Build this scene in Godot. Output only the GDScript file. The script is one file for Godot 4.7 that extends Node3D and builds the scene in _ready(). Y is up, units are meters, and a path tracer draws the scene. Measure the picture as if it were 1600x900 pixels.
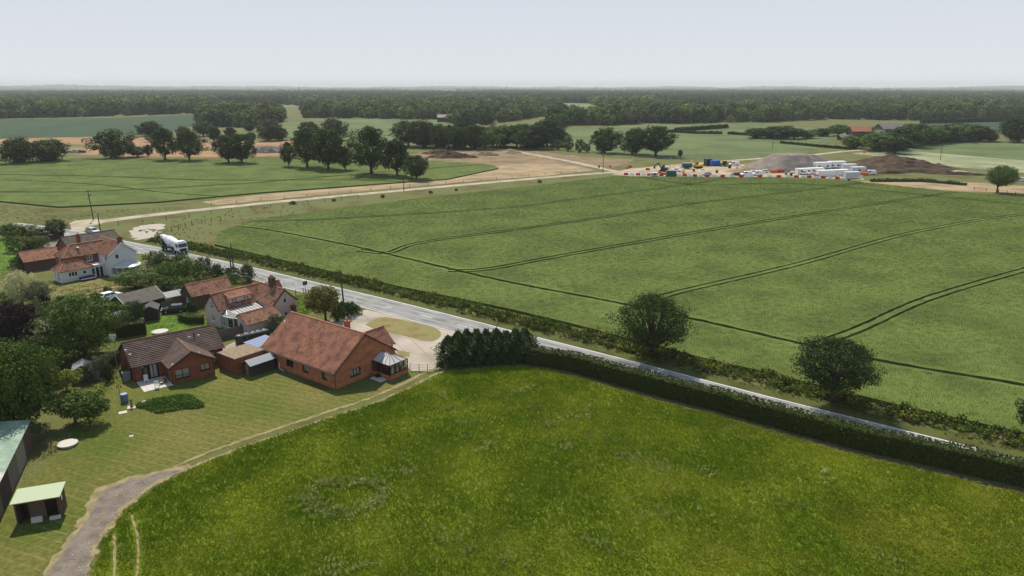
extends Node3D
# A road through farmland seen from a drone: houses and gardens beside it, crop fields, a building compound, woods to the horizon.
# Metres; x runs along the picture, -z away from the viewpoint, y up; the land is flat at y = 0.

class MB:
	var v := PackedVector3Array()
	var n := PackedVector3Array()
	var c := PackedColorArray()
	var col := Color.WHITE
	func tri(a: Vector3, b: Vector3, d: Vector3) -> void:
		var m := (d - a).cross(b - a).normalized()
		v.push_back(a); v.push_back(b); v.push_back(d)
		n.push_back(m); n.push_back(m); n.push_back(m)
		c.push_back(col); c.push_back(col); c.push_back(col)
	func tout(a: Vector3, b: Vector3, d: Vector3, out: Vector3) -> void:
		if (d - a).cross(b - a).dot(out) < 0.0:
			tri(a, d, b)
		else:
			tri(a, b, d)
	func quad(a: Vector3, b: Vector3, d: Vector3, e: Vector3, out: Vector3) -> void:
		tout(a, b, d, out)
		tout(a, d, e, out)
	func box(o: Vector3, s: Vector3, b := Basis.IDENTITY) -> void:
		var x := b.x * s.x * 0.5
		var y := b.y * s.y * 0.5
		var z := b.z * s.z * 0.5
		for k in [[x, y, z], [y, z, x], [z, x, y]]:
			for g in [-1.0, 1.0]:
				var m: Vector3 = o + k[0] * g
				quad(m - k[1] - k[2], m + k[1] - k[2], m + k[1] + k[2], m - k[1] + k[2], k[0] * g)
	func bar(p: Vector3, q: Vector3, w: float, h: float, up := Vector3.UP) -> void:
		var d := q - p
		var x := d.normalized()
		var z := x.cross(up)
		if z.length() < 0.01:
			z = x.cross(Vector3.RIGHT)
		z = z.normalized()
		box((p + q) * 0.5, Vector3(d.length(), h, w), Basis(x, z.cross(x), z))
	func tube(p: Vector3, q: Vector3, r0: float, r1: float, seg := 8, caps := true) -> void:
		var d := (q - p).normalized()
		var a := d.cross(Vector3(0.31, 0.2, 0.93)).normalized()
		var b := d.cross(a)
		for i in seg:
			var t0 := TAU * i / seg
			var t1 := TAU * (i + 1) / seg
			var e0 := a * cos(t0) + b * sin(t0)
			var e1 := a * cos(t1) + b * sin(t1)
			quad(p + e0 * r0, p + e1 * r0, q + e1 * r1, q + e0 * r1, e0 + e1)
			if caps:
				tout(p, p + e0 * r0, p + e1 * r0, -d)
				tout(q, q + e0 * r1, q + e1 * r1, d)
	func lathe(o: Vector3, ax: Vector3, prof: Array, seg := 20) -> void:   # prof: [along, radius]
		for k in prof.size() - 1:
			tube(o + ax * float(prof[k][0]), o + ax * float(prof[k + 1][0]), float(prof[k][1]), float(prof[k + 1][1]), seg, false)
	func sheet(p: PackedVector2Array, y: float) -> void:
		var t := Geometry2D.triangulate_polygon(p)
		for i in range(0, t.size(), 3):
			tout(Vector3(p[t[i]].x, y, p[t[i]].y), Vector3(p[t[i + 1]].x, y, p[t[i + 1]].y), Vector3(p[t[i + 2]].x, y, p[t[i + 2]].y), Vector3.UP)
	func skirt(p: PackedVector2Array, y0: float, y1: float) -> void:
		var s := 1.0 if Geometry2D.is_polygon_clockwise(p) else -1.0
		for i in p.size():
			var a := p[i]
			var b := p[(i + 1) % p.size()]
			var o := Vector3((b - a).y, 0, -(b - a).x) * -s
			quad(Vector3(a.x, y0, a.y), Vector3(b.x, y0, b.y), Vector3(b.x, y1, b.y), Vector3(a.x, y1, a.y), o)
	func prism(p: PackedVector2Array, y0: float, y1: float) -> void:
		sheet(p, y1)
		skirt(p, y0, y1)
	func side(p: Array, w: float, o := Vector3.ZERO) -> void:   # outline in x and y, pulled out along z by w, centred
		var q := PackedVector2Array()
		for a in p:
			q.push_back(Vector2(a[0], a[1]))
		var t := Geometry2D.triangulate_polygon(q)
		for g in [-0.5, 0.5]:
			for i in range(0, t.size(), 3):
				tout(o + Vector3(q[t[i]].x, q[t[i]].y, w * g), o + Vector3(q[t[i + 1]].x, q[t[i + 1]].y, w * g), o + Vector3(q[t[i + 2]].x, q[t[i + 2]].y, w * g), Vector3(0, 0, g))
		var s := 1.0 if Geometry2D.is_polygon_clockwise(q) else -1.0
		for i in q.size():
			var a := q[i]
			var b := q[(i + 1) % q.size()]
			quad(o + Vector3(a.x, a.y, -w / 2), o + Vector3(b.x, b.y, -w / 2), o + Vector3(b.x, b.y, w / 2), o + Vector3(a.x, a.y, w / 2), Vector3((b - a).y, -(b - a).x, 0) * -s)
	func ball(o: Vector3, r: Vector3, seg := 10) -> void:
		for j in seg / 2:
			for i in seg:
				var q := []
				for k in [[0, 0], [1, 0], [1, 1], [0, 1]]:
					var th: float = PI * (j + k[1]) / (seg / 2)
					var ph: float = TAU * (i + k[0]) / seg
					q.append(o + Vector3(sin(th) * cos(ph), cos(th), sin(th) * sin(ph)) * r)
				var out: Vector3 = (q[0] + q[2]) * 0.5 - o
				if j > 0:
					tout(q[0], q[1], q[2], out)
				if j < seg / 2 - 1 or j == 0:
					tout(q[0], q[2], q[3], out)
				if j == seg / 2 - 1 and j > 0:
					pass
	func mesh() -> ArrayMesh:
		var a := []
		a.resize(Mesh.ARRAY_MAX)
		a[Mesh.ARRAY_VERTEX] = v
		a[Mesh.ARRAY_NORMAL] = n
		a[Mesh.ARRAY_COLOR] = c
		var m := ArrayMesh.new()
		m.add_surface_from_arrays(Mesh.PRIMITIVE_TRIANGLES, a)
		return m

var rng := RandomNumberGenerator.new()
var M := {}
var names := {}
var patch_noise := FastNoiseLite.new()

func pts(a: Array) -> PackedVector2Array:
	var p := PackedVector2Array()
	for i in range(0, a.size(), 2):
		p.push_back(Vector2(a[i], a[i + 1]))
	return p

func rr(a: float, b: float) -> float:
	return rng.randf_range(a, b)

func numbered(s: String) -> String:
	var k: int = names.get(s, 0)
	names[s] = k + 1
	return s if k == 0 else "%s_%03d" % [s, k]

func put(mb, called: String, m: Material, parent: Node = self) -> MeshInstance3D:
	var o := MeshInstance3D.new()
	o.mesh = mb if mb is Mesh else mb.mesh()
	o.material_override = m
	o.name = numbered(called) if parent == self else called
	parent.add_child(o, true)
	return o

func thing(called: String, label: String, category: String, at := Vector3.ZERO, turn := 0.0, group := "") -> Node3D:
	var o := Node3D.new()
	o.name = numbered(called)
	add_child(o)
	o.position = at
	o.rotation.y = deg_to_rad(turn)
	tag(o, label, category, group)
	return o

func tag(o: Node, label: String, category: String, group := "", kind := "") -> Node:
	if label: o.set_meta("label", label)
	if category: o.set_meta("category", category)
	if group: o.set_meta("group", group)
	if kind: o.set_meta("kind", kind)
	return o

func struct(mb, called: String, m: Material, label: String, category: String) -> MeshInstance3D:
	var o := put(mb, called, m)
	tag(o, label, category, "", "structure")
	return o

# ---------- materials: colours are linear, as the things are ----------
func lin(r: float, g: float, b: float) -> Color:
	return Color(r, g, b).linear_to_srgb()

func mat(r: float, g: float, b: float, rough := 0.85, metal := 0.0, spec := 0.4) -> StandardMaterial3D:
	var m := StandardMaterial3D.new()
	m.albedo_color = lin(r, g, b)
	m.roughness = rough
	m.metallic = metal
	m.metallic_specular = spec
	m.vertex_color_use_as_albedo = true
	return m

func noise_tex(cols: Array, freq: float, seed_: int, size := 512, octaves := 5, type := FastNoiseLite.TYPE_SIMPLEX_SMOOTH, stretch := 1.0) -> NoiseTexture2D:
	var f := FastNoiseLite.new()
	f.noise_type = type
	f.frequency = freq
	f.fractal_octaves = octaves
	f.seed = seed_
	var t := NoiseTexture2D.new()
	t.width = size
	t.height = int(size * stretch)
	t.seamless = true
	t.noise = f
	var g := Gradient.new()
	var o := PackedFloat32Array()
	var k := PackedColorArray()
	for i in cols.size():
		o.push_back(0.15 + 0.7 * i / maxf(1.0, cols.size() - 1))
		var q: Array = cols[i]
		k.push_back(lin(q[0], q[1], q[2]))
	g.offsets = o
	g.colors = k
	t.color_ramp = g
	return t

var details := {}
func detail_of(kind: String) -> NoiseTexture2D:
	if not details.has(kind):
		if kind == "patch":
			details[kind] = noise_tex([[0.62, 0.64, 0.6], [0.85, 0.85, 0.8], [1, 1, 1]], 0.008, 71, 512, 4)
		elif kind == "warm":
			details[kind] = noise_tex([[0.75, 0.62, 0.45], [0.95, 0.9, 0.8], [1, 1, 1], [0.9, 1, 0.8]], 0.009, 72, 512, 5)
		elif kind == "speck":
			details[kind] = noise_tex([[0.55, 0.55, 0.55], [0.9, 0.9, 0.9], [1, 1, 1]], 0.09, 73, 512, 3)
	return details[kind]

# a surface of mottled matter: fine grain over "size" metres, and broad patches over "far" metres
func nmat(cols: Array, size: float, freq := 0.02, seed_ := 1, rough := 0.95, det := "", far := 60.0, bump := 0.0, type := FastNoiseLite.TYPE_SIMPLEX_SMOOTH) -> StandardMaterial3D:
	var m := StandardMaterial3D.new()
	m.albedo_texture = noise_tex(cols, freq, seed_, 512, 5, type)
	m.roughness = rough
	m.metallic_specular = 0.3
	m.vertex_color_use_as_albedo = true
	m.uv1_triplanar = true
	m.uv1_world_triplanar = true
	m.uv1_scale = Vector3.ONE / size
	if bump > 0.0:
		m.heightmap_enabled = true
		m.heightmap_texture = m.albedo_texture
		m.heightmap_scale = bump
	if det:
		m.detail_enabled = true
		m.detail_albedo = detail_of(det)
		m.detail_blend_mode = BaseMaterial3D.BLEND_MODE_MUL
		m.detail_uv_layer = BaseMaterial3D.DETAIL_UV_2
		m.uv2_triplanar = true
		m.uv2_world_triplanar = true
		m.uv2_scale = Vector3.ONE / far
	return m

func leafmat(r: float, g: float, b: float, back := 0.5) -> StandardMaterial3D:
	var m := mat(r, g, b, 0.7, 0.0, 0.2)
	m.backlight_enabled = true
	m.backlight = Color(back * 0.9, back, back * 0.35)
	return m

func glassmat(r: float, g: float, b: float, a: float) -> StandardMaterial3D:
	var m := StandardMaterial3D.new()
	m.albedo_color = Color(lin(r, g, b), a)
	m.transparency = BaseMaterial3D.TRANSPARENCY_ALPHA
	m.roughness = 0.05
	m.metallic_specular = 0.5
	return m

# ---------- building helpers (in the frame of the house) ----------
# F: [origin at ground, unit vector along the wall, unit vector outwards]
func wall(parent: Node, F: Array, outline: Array, holes: Array, m: Material, called := "wall", thick := 0.24) -> MeshInstance3D:
	var o: Vector3 = F[0]
	var u: Vector3 = F[1]
	var nn: Vector3 = F[2]
	var p := PackedVector2Array()
	for a in outline:
		p.push_back(Vector2(a[0], a[1]))
	var lo := Vector2(1e9, 1e9)
	var hi := -lo
	for a in p:
		lo = lo.min(a)
		hi = hi.max(a)
	var xs := [lo.x, hi.x]
	var ys := [lo.y, hi.y]
	for h in holes:
		xs.append(h[0]); xs.append(h[2]); ys.append(h[1]); ys.append(h[3])
	xs.sort(); ys.sort()
	var mb := MB.new()
	for i in xs.size() - 1:
		for j in ys.size() - 1:
			if xs[i + 1] - xs[i] < 0.001 or ys[j + 1] - ys[j] < 0.001:
				continue
			var mid := Vector2(xs[i] + xs[i + 1], ys[j] + ys[j + 1]) * 0.5
			var open := false
			for h in holes:
				if mid.x > h[0] and mid.x < h[2] and mid.y > h[1] and mid.y < h[3]:
					open = true
			if open:
				continue
			for q in Geometry2D.intersect_polygons(p, PackedVector2Array([Vector2(xs[i], ys[j]), Vector2(xs[i + 1], ys[j]), Vector2(xs[i + 1], ys[j + 1]), Vector2(xs[i], ys[j + 1])])):
				var t := Geometry2D.triangulate_polygon(q)
				for k in range(0, t.size(), 3):
					for d in [0.0, -thick]:
						mb.tout(o + u * q[t[k]].x + Vector3.UP * q[t[k]].y + nn * d, o + u * q[t[k + 1]].x + Vector3.UP * q[t[k + 1]].y + nn * d, o + u * q[t[k + 2]].x + Vector3.UP * q[t[k + 2]].y + nn * d, nn if d == 0.0 else -nn)
	for h in holes:
		var c: Vector3 = o + u * (h[0] + h[2]) * 0.5 + Vector3.UP * (h[1] + h[3]) * 0.5
		var k := [o + u * h[0] + Vector3.UP * h[1], o + u * h[2] + Vector3.UP * h[1], o + u * h[2] + Vector3.UP * h[3], o + u * h[0] + Vector3.UP * h[3]]
		for i in 4:
			var a: Vector3 = k[i]
			var b: Vector3 = k[(i + 1) % 4]
			mb.quad(a, b, b - nn * thick, a - nn * thick, c - (a + b) * 0.5)
	return put(mb, called, m, parent)

func window(parent: Node, F: Array, h: Array, fm: Material, nx := 2, curtain: Material = null, called := "window", transom := 0.0) -> void:
	var o: Vector3 = F[0]
	var u: Vector3 = F[1]
	var nn: Vector3 = F[2]
	var b := Basis(u, Vector3.UP, nn)
	var w: float = h[2] - h[0]
	var t: float = h[3] - h[1]
	var c: Vector3 = o + u * (h[0] + h[2]) * 0.5 + Vector3.UP * (h[1] + h[3]) * 0.5 - nn * 0.09
	var mb := MB.new()
	for s in [-1, 1]:
		mb.box(c + u * s * (w / 2 - 0.045), Vector3(0.09, t - 0.004, 0.08), b)
		mb.box(c + Vector3.UP * s * (t / 2 - 0.045), Vector3(w - 0.182, 0.09, 0.07), b)
	for i in range(1, nx):
		mb.box(c + u * (w * i / nx - w / 2), Vector3(0.09, t - 0.184, 0.074), b)
	if transom > 0.0:
		mb.box(c + Vector3.UP * (t / 2 - t * transom), Vector3(w - 0.184, 0.07, 0.068), b)
	mb.box(o + u * (h[0] + h[2]) * 0.5 + Vector3.UP * (h[1] - 0.03) + nn * 0.02, Vector3(w + 0.1, 0.06, 0.14), b)
	var wn := put(mb, called, fm, parent)
	for i in nx:
		var g := MB.new()
		var x0 := w * i / nx - w / 2 + 0.045
		var x1 := w * (i + 1) / nx - w / 2 - 0.045
		g.quad(c + u * x0 + Vector3.UP * (0.06 - t / 2), c + u * x1 + Vector3.UP * (0.06 - t / 2), c + u * x1 + Vector3.UP * (t / 2 - 0.06), c + u * x0 + Vector3.UP * (t / 2 - 0.06), nn)
		put(g, "pane", M.glass, wn)
	if curtain:
		var g := MB.new()
		var k := int(w / 0.12)
		for i in k:
			var a := w * i / k - w / 2 + 0.01
			g.box(c + u * (a + w / k / 2) - nn * (0.2 + 0.025 * (i % 2)), Vector3(w / k - 0.004, t - 0.02, 0.02), b)
		put(g, "curtain", curtain, wn)

# a tiled slope; corner at the eave, u along the eave, s up the slope, outline in (u, s)
func slope(parent: Node, o: Vector3, u: Vector3, s: Vector3, outline: Array, tw: float, th: float, amp: float, palette: Array, m: Material, specks := 0.0, called := "roof_slope") -> MeshInstance3D:
	var nn := u.cross(s).normalized()
	if nn.y < 0:
		nn = -nn
	var p := PackedVector2Array()
	var lo := Vector2(1e9, 1e9)
	var hi := -lo
	for a in outline:
		p.push_back(Vector2(a[0], a[1]))
		lo = lo.min(p[-1])
		hi = hi.max(p[-1])
	var mb := MB.new()
	var base: Array = palette[0]
	mb.col = Color(base[0] * 0.8, base[1] * 0.8, base[2] * 0.8)
	var t := Geometry2D.triangulate_polygon(p)
	for k in range(0, t.size(), 3):
		for d in [-0.01, -0.09]:
			mb.tout(o + u * p[t[k]].x + s * p[t[k]].y + nn * d, o + u * p[t[k + 1]].x + s * p[t[k + 1]].y + nn * d, o + u * p[t[k + 2]].x + s * p[t[k + 2]].y + nn * d, nn if d > -0.05 else -nn)
	for k in p.size():
		var a := p[k]
		var b := p[(k + 1) % p.size()]
		var q := o + u * a.x + s * a.y
		var r := o + u * b.x + s * b.y
		var c := o + u * (lo.x + hi.x) * 0.5 + s * (lo.y + hi.y) * 0.5
		mb.quad(q - nn * 0.01, r - nn * 0.01, r - nn * 0.09, q - nn * 0.09, (q + r) * 0.5 - c)
	var prof := [0.0, 0.25, 0.9, 1.0, 0.35, 0.0] if amp > 0.02 else [0.0, 0.0]
	var ns := prof.size() - 1
	var nr := int(ceil((hi.y - lo.y) / th))
	var nc := int(ceil((hi.x - lo.x) / tw))
	for j in nr:
		for i in nc:
			var a := lo + Vector2(i * tw, j * th)
			if not Geometry2D.is_point_in_polygon(a + Vector2(tw, th) * 0.5, p):
				continue
			var e := Vector2(minf(a.x + tw, hi.x), minf(a.y + th, hi.y))
			var f := patch_noise.get_noise_2d(a.x * 9 + o.x * 7, a.y * 9 + o.z * 7) * 0.9 + 0.5 + rr(-0.28, 0.28)
			f = clampf(f, 0.0, 0.999) * (palette.size() - 1)
			var c0: Array = palette[int(f)]
			var c1: Array = palette[int(f) + 1]
			var g := f - int(f)
			mb.col = Color(lerpf(c0[0], c1[0], g), lerpf(c0[1], c1[1], g), lerpf(c0[2], c1[2], g))
			if specks > 0 and rng.randf() < specks:
				mb.col = Color(0.3, 0.29, 0.26)
			var lift := rr(0.025, 0.045) if amp > 0.02 else rr(0.065, 0.085)
			for k in ns:
				var x0 := lerpf(a.x, e.x, float(k) / ns)
				var x1 := lerpf(a.x, e.x, float(k + 1) / ns)
				var h0: float = prof[k] * amp
				var h1: float = prof[k + 1] * amp
				mb.quad(o + u * x0 + s * a.y + nn * (h0 + lift), o + u * x1 + s * a.y + nn * (h1 + lift), o + u * x1 + s * e.y + nn * (h1 + 0.008), o + u * x0 + s * e.y + nn * (h0 + 0.008), nn)
				mb.quad(o + u * x0 + s * a.y + nn * (h0 + lift), o + u * x1 + s * a.y + nn * (h1 + lift), o + u * x1 + s * a.y, o + u * x0 + s * a.y, -s)
	var r := put(mb, called, m, parent)
	r.set_meta("kind", "stuff")
	return r

func ridge(parent: Node, p: Vector3, q: Vector3, r: float, m: Material, called := "ridge") -> void:
	var mb := MB.new()
	var k := maxi(1, int(p.distance_to(q) / 0.45))
	for i in k:
		var g := rr(0.8, 1.15)
		mb.col = Color(g, g * rr(0.92, 1.0), g * rr(0.88, 1.0))
		mb.tube(p.lerp(q, float(i) / k), p.lerp(q, (i + 1.0) / k), r * rr(0.95, 1.03), r * 0.94, 7, true)
	put(mb, called, m, parent)

# two slopes over a rectangle hw (half length along x) by hd (half depth along z)
func gable_roof(parent: Node, c: Vector3, hw: float, hd: float, eave: float, top: float, tile: Array, palette: Array, m: Material, rm: Material, turn := 0.0, specks := 0.0, tiled_back := true) -> void:
	var b := Basis(Vector3.UP, deg_to_rad(turn))
	var x := b.x
	var z := b.z
	var sl := Vector2(hd, top - eave).length()
	for g in [1.0, -1.0]:
		var s: Vector3 = (z * -g * hd + Vector3.UP * (top - eave)).normalized()
		slope(parent, c - x * hw + z * hd * g + Vector3.UP * eave, x, s, [[0, 0], [2 * hw, 0], [2 * hw, sl], [0, sl]], tile[0], tile[1], tile[2], palette, m, specks)
	ridge(parent, c - x * hw + Vector3.UP * (top + 0.02), c + x * hw + Vector3.UP * (top + 0.02), 0.13, rm)
	for e in [-1.0, 1.0]:
		var mb := MB.new()
		for g in [-1.0, 1.0]:
			mb.bar(c + x * hw * e + z * g * (hd - 0.02) + Vector3.UP * (eave - 0.13), c + x * hw * e + Vector3.UP * (top - 0.13), 0.04, 0.2)
		put(mb, "verge_board", M.trim, parent)

func materials() -> void:
	M.glass = glassmat(0.03, 0.035, 0.04, 0.25)
	M.trim = mat(0.05, 0.03, 0.02, 0.6)
	M.white = mat(0.72, 0.72, 0.7, 0.5)
	M.cream = mat(0.62, 0.58, 0.48, 0.8)
	M.dark = mat(0.02, 0.02, 0.022, 0.6)
	M.black = mat(0.012, 0.012, 0.013, 0.45)
	M.brown = mat(0.045, 0.022, 0.014, 0.6)
	M.steel = mat(0.35, 0.36, 0.37, 0.4, 0.8)
	M.rubber = mat(0.015, 0.015, 0.016, 0.85)
	M.curtain = mat(0.6, 0.57, 0.45, 0.9)
	M.timber = nmat([[0.1, 0.085, 0.065], [0.19, 0.165, 0.13]], 1.2, 0.02, 5)
	M.timber_dark = nmat([[0.035, 0.026, 0.02], [0.075, 0.055, 0.042]], 1.2, 0.02, 6)
	M.pole = nmat([[0.05, 0.038, 0.03], [0.1, 0.08, 0.065]], 0.8, 0.02, 7)
	M.brick = nmat([[0.29, 0.09, 0.042], [0.43, 0.155, 0.075], [0.52, 0.225, 0.12]], 2.0, 0.07, 8, 0.95, "patch", 5.0)
	M.brick_red = nmat([[0.16, 0.046, 0.026], [0.26, 0.082, 0.046], [0.34, 0.125, 0.075]], 2.0, 0.07, 9, 0.95, "patch", 5.0)
	M.brick_brown = nmat([[0.06, 0.04, 0.03], [0.11, 0.07, 0.05], [0.15, 0.1, 0.075]], 1.5, 0.05, 10, 0.95, "speck", 2.2)
	M.render_pink = nmat([[0.55, 0.42, 0.38], [0.66, 0.52, 0.48]], 3.0, 0.02, 11, 0.9, "speck", 3.0)
	M.render_white = nmat([[0.6, 0.575, 0.53], [0.72, 0.7, 0.66]], 3.0, 0.02, 12, 0.9, "speck", 4.0)
	M.tile = mat(1, 1, 1, 0.85)
	M.ridge = mat(0.34, 0.15, 0.085, 0.85)
	M.ridge_brown = mat(0.17, 0.085, 0.045, 0.85)
	M.lead = mat(0.2, 0.21, 0.22, 0.5)
	M.corrugated = nmat([[0.11, 0.1, 0.08], [0.18, 0.165, 0.135]], 4.0, 0.02, 13, 0.8, "patch", 5.0)
	M.polycarb = mat(0.4, 0.39, 0.38, 0.35)
	M.polycarb_pink = mat(0.15, 0.135, 0.13, 0.7)
	M.board_tan = nmat([[0.2, 0.145, 0.095], [0.3, 0.225, 0.155]], 1.5, 0.03, 46, 0.9, "patch", 3.0)
	M.polycarb_green = mat(0.5, 0.55, 0.5, 0.35)
	M.blue_sheet = mat(0.085, 0.12, 0.24, 0.4)
	M.barn_green = nmat([[0.19, 0.27, 0.21], [0.25, 0.33, 0.26]], 5.0, 0.02, 14, 0.7, "patch", 9.0)
	M.barn_pale = nmat([[0.38, 0.38, 0.35], [0.47, 0.46, 0.43]], 5.0, 0.02, 15, 0.7, "patch", 9.0)
	M.stable_roof = nmat([[0.3, 0.35, 0.22], [0.34, 0.39, 0.26]], 3.0, 0.03, 16, 0.7)
	M.concrete = nmat([[0.31, 0.262, 0.22], [0.36, 0.308, 0.26], [0.41, 0.355, 0.305]], 5.0, 0.05, 17, 0.9, "patch", 40.0)
	M.slab = nmat([[0.4, 0.37, 0.32], [0.5, 0.47, 0.42]], 3.0, 0.03, 18, 0.9)
	# ground
	M.ground = nmat([[0.07, 0.078, 0.022], [0.092, 0.102, 0.03], [0.125, 0.122, 0.045]], 7.0, 0.03, 20, 1.0, "warm", 90.0)
	M.far_land = nmat([[0.08, 0.11, 0.04], [0.115, 0.14, 0.055], [0.17, 0.175, 0.085]], 700.0, 0.02, 21, 1.0)
	M.pasture = nmat([[0.085, 0.12, 0.006], [0.105, 0.14, 0.008], [0.125, 0.155, 0.012]], 5.0, 0.03, 22, 1.0, "patch", 55.0)
	M.crop = nmat([[0.08, 0.11, 0.022], [0.1, 0.134, 0.029], [0.118, 0.152, 0.038]], 9.0, 0.05, 23, 1.0, "patch", 75.0)
	M.crop_soil = nmat([[0.035, 0.042, 0.018], [0.06, 0.062, 0.03]], 4.0, 0.03, 24)
	M.crop_dark = nmat([[0.02, 0.048, 0.019], [0.027, 0.058, 0.024]], 60.0, 0.03, 25, 1.0, "patch", 300.0)
	M.crop_far = nmat([[0.075, 0.105, 0.035], [0.092, 0.125, 0.043], [0.11, 0.142, 0.053]], 60.0, 0.03, 26, 1.0, "patch", 240.0)
	M.meadow_white = nmat([[0.12, 0.15, 0.06], [0.2, 0.22, 0.12], [0.42, 0.42, 0.3]], 22.0, 0.05, 27, 1.0, "patch", 120.0)
	M.garden = nmat([[0.06, 0.08, 0.02], [0.085, 0.108, 0.026], [0.12, 0.135, 0.045]], 5.0, 0.03, 28, 1.0, "warm", 30.0)
	M.bright_lawn = nmat([[0.07, 0.135, 0.012], [0.1, 0.18, 0.018]], 4.0, 0.03, 29, 1.0, "patch", 12.0)
	M.dry_grass = nmat([[0.13, 0.115, 0.045], [0.18, 0.155, 0.065], [0.23, 0.2, 0.09]], 4.0, 0.03, 30, 1.0, "warm", 18.0)
	M.earth = nmat([[0.2, 0.14, 0.08], [0.3, 0.22, 0.13], [0.38, 0.29, 0.185]], 9.0, 0.04, 31, 1.0, "patch", 60.0)
	M.earth_red = nmat([[0.15, 0.075, 0.037], [0.28, 0.155, 0.08], [0.42, 0.27, 0.15]], 26.0, 0.05, 32, 1.0, "patch", 90.0)
	M.earth_brown = nmat([[0.055, 0.034, 0.021], [0.085, 0.054, 0.034], [0.11, 0.073, 0.048]], 7.0, 0.04, 33, 1.0, "patch", 20.0)
	M.rubble = nmat([[0.15, 0.12, 0.1], [0.22, 0.18, 0.16], [0.29, 0.25, 0.22]], 5.0, 0.05, 34, 1.0, "patch", 25.0)
	M.track = nmat([[0.27, 0.225, 0.17], [0.36, 0.305, 0.235], [0.43, 0.37, 0.29]], 5.0, 0.04, 35, 1.0, "patch", 30.0)
	M.pad = nmat([[0.28, 0.205, 0.14], [0.36, 0.28, 0.2], [0.43, 0.35, 0.265]], 10.0, 0.04, 36, 1.0, "patch", 45.0)
	M.earth_rough = nmat([[0.08, 0.075, 0.028], [0.17, 0.12, 0.065], [0.26, 0.19, 0.115], [0.14, 0.09, 0.055]], 30.0, 0.03, 45, 1.0, "patch", 70.0)
	M.mud = nmat([[0.15, 0.14, 0.1], [0.3, 0.275, 0.22], [0.42, 0.39, 0.33]], 5.0, 0.05, 37, 0.8)
	M.gravel = nmat([[0.1, 0.08, 0.066], [0.175, 0.143, 0.12], [0.26, 0.22, 0.185]], 1.6, 0.07, 38, 1.0, "patch", 9.0)
	M.chaff = nmat([[0.13, 0.115, 0.045], [0.24, 0.19, 0.1], [0.34, 0.275, 0.17]], 1.8, 0.05, 39, 1.0, "patch", 6.0)
	M.chaff_dark = nmat([[0.06, 0.055, 0.025], [0.12, 0.085, 0.05], [0.19, 0.13, 0.085]], 2.0, 0.05, 44, 1.0, "patch", 7.0)
	M.asphalt = nmat([[0.17, 0.17, 0.172], [0.205, 0.205, 0.207], [0.235, 0.235, 0.237]], 3.0, 0.06, 40, 0.85, "patch", 25.0)
	M.asphalt_worn = nmat([[0.22, 0.218, 0.216], [0.25, 0.248, 0.246], [0.275, 0.273, 0.27]], 3.0, 0.06, 41, 0.8, "patch", 30.0)
	M.paint = nmat([[0.5, 0.5, 0.48], [0.7, 0.7, 0.68]], 1.0, 0.06, 42, 0.7)
	M.verge = nmat([[0.045, 0.06, 0.013], [0.062, 0.075, 0.017], [0.095, 0.09, 0.03]], 3.0, 0.04, 43, 1.0, "warm", 25.0)
	# foliage
	M.bark = nmat([[0.045, 0.035, 0.026], [0.08, 0.065, 0.05]], 1.0, 0.03, 50)
	M.leaf = leafmat(0.05, 0.08, 0.018)
	M.leaf_garden = leafmat(0.085, 0.125, 0.024)
	M.leaf_dark = leafmat(0.034, 0.056, 0.015)
	M.leaf_olive = leafmat(0.08, 0.096, 0.038)
	M.leaf_bright = leafmat(0.095, 0.15, 0.028)
	M.leaf_yellow = leafmat(0.2, 0.21, 0.035)
	M.leaf_purple = leafmat(0.035, 0.02, 0.022, 0.2)
	M.leaf_grey = leafmat(0.12, 0.14, 0.08)
	M.leaf_conifer = leafmat(0.038, 0.054, 0.013, 0.15)
	M.leaf_hedge = leafmat(0.036, 0.05, 0.008, 0.05)
	M.leaf_palm = leafmat(0.15, 0.14, 0.035, 0.4)
	M.blossom = leafmat(0.5, 0.48, 0.28)
	M.blades = leafmat(1, 1, 1, 0.5)
	M.blades.metallic_specular = 0.08
	M.far_leaf = leafmat(1, 1, 1, 0.6)
	M.stone = mat(1, 1, 1, 0.95)

func strip(path: PackedVector2Array, a: float, b: float) -> PackedVector2Array:   # the band between offsets a and b to the side of a line
	var l := PackedVector2Array()
	var r := PackedVector2Array()
	for i in path.size():
		var d := Vector2.ZERO
		if i > 0: d += (path[i] - path[i - 1]).normalized()
		if i < path.size() - 1: d += (path[i + 1] - path[i]).normalized()
		d = d.normalized()
		var s := Vector2(-d.y, d.x)
		l.push_back(path[i] + s * a)
		r.push_back(path[i] + s * b)
	r.reverse()
	return l + r

func band(mb: MB, path: PackedVector2Array, a: float, b: float, y: float) -> void:
	var q := strip(path, a, b)
	var k := path.size()
	for i in k - 1:
		var p0 := q[i]
		var p1 := q[i + 1]
		var p2 := q[2 * k - 2 - i]
		var p3 := q[2 * k - 1 - i]
		mb.quad(Vector3(p0.x, y, p0.y), Vector3(p1.x, y, p1.y), Vector3(p2.x, y, p2.y), Vector3(p3.x, y, p3.y), Vector3.UP)

func smooth_line(p: PackedVector2Array, n := 6) -> PackedVector2Array:
	var o := PackedVector2Array()
	for i in p.size() - 1:
		var a := p[maxi(i - 1, 0)]
		var d := p[mini(i + 2, p.size() - 1)]
		for k in n:
			o.push_back(p[i].cubic_interpolate(p[i + 1], a, d, float(k) / n))
	o.push_back(p[-1])
	return o

func wobble(p: PackedVector2Array, amp: float, step: float) -> PackedVector2Array:   # an outline with a worn, uneven edge
	var o := PackedVector2Array()
	for i in p.size():
		var a := p[i]
		var b := p[(i + 1) % p.size()]
		var k := maxi(1, int(a.distance_to(b) / step))
		for j in k:
			o.push_back(a.lerp(b, float(j) / k) + Vector2(rr(-amp, amp), rr(-amp, amp)))
	return o

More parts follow.
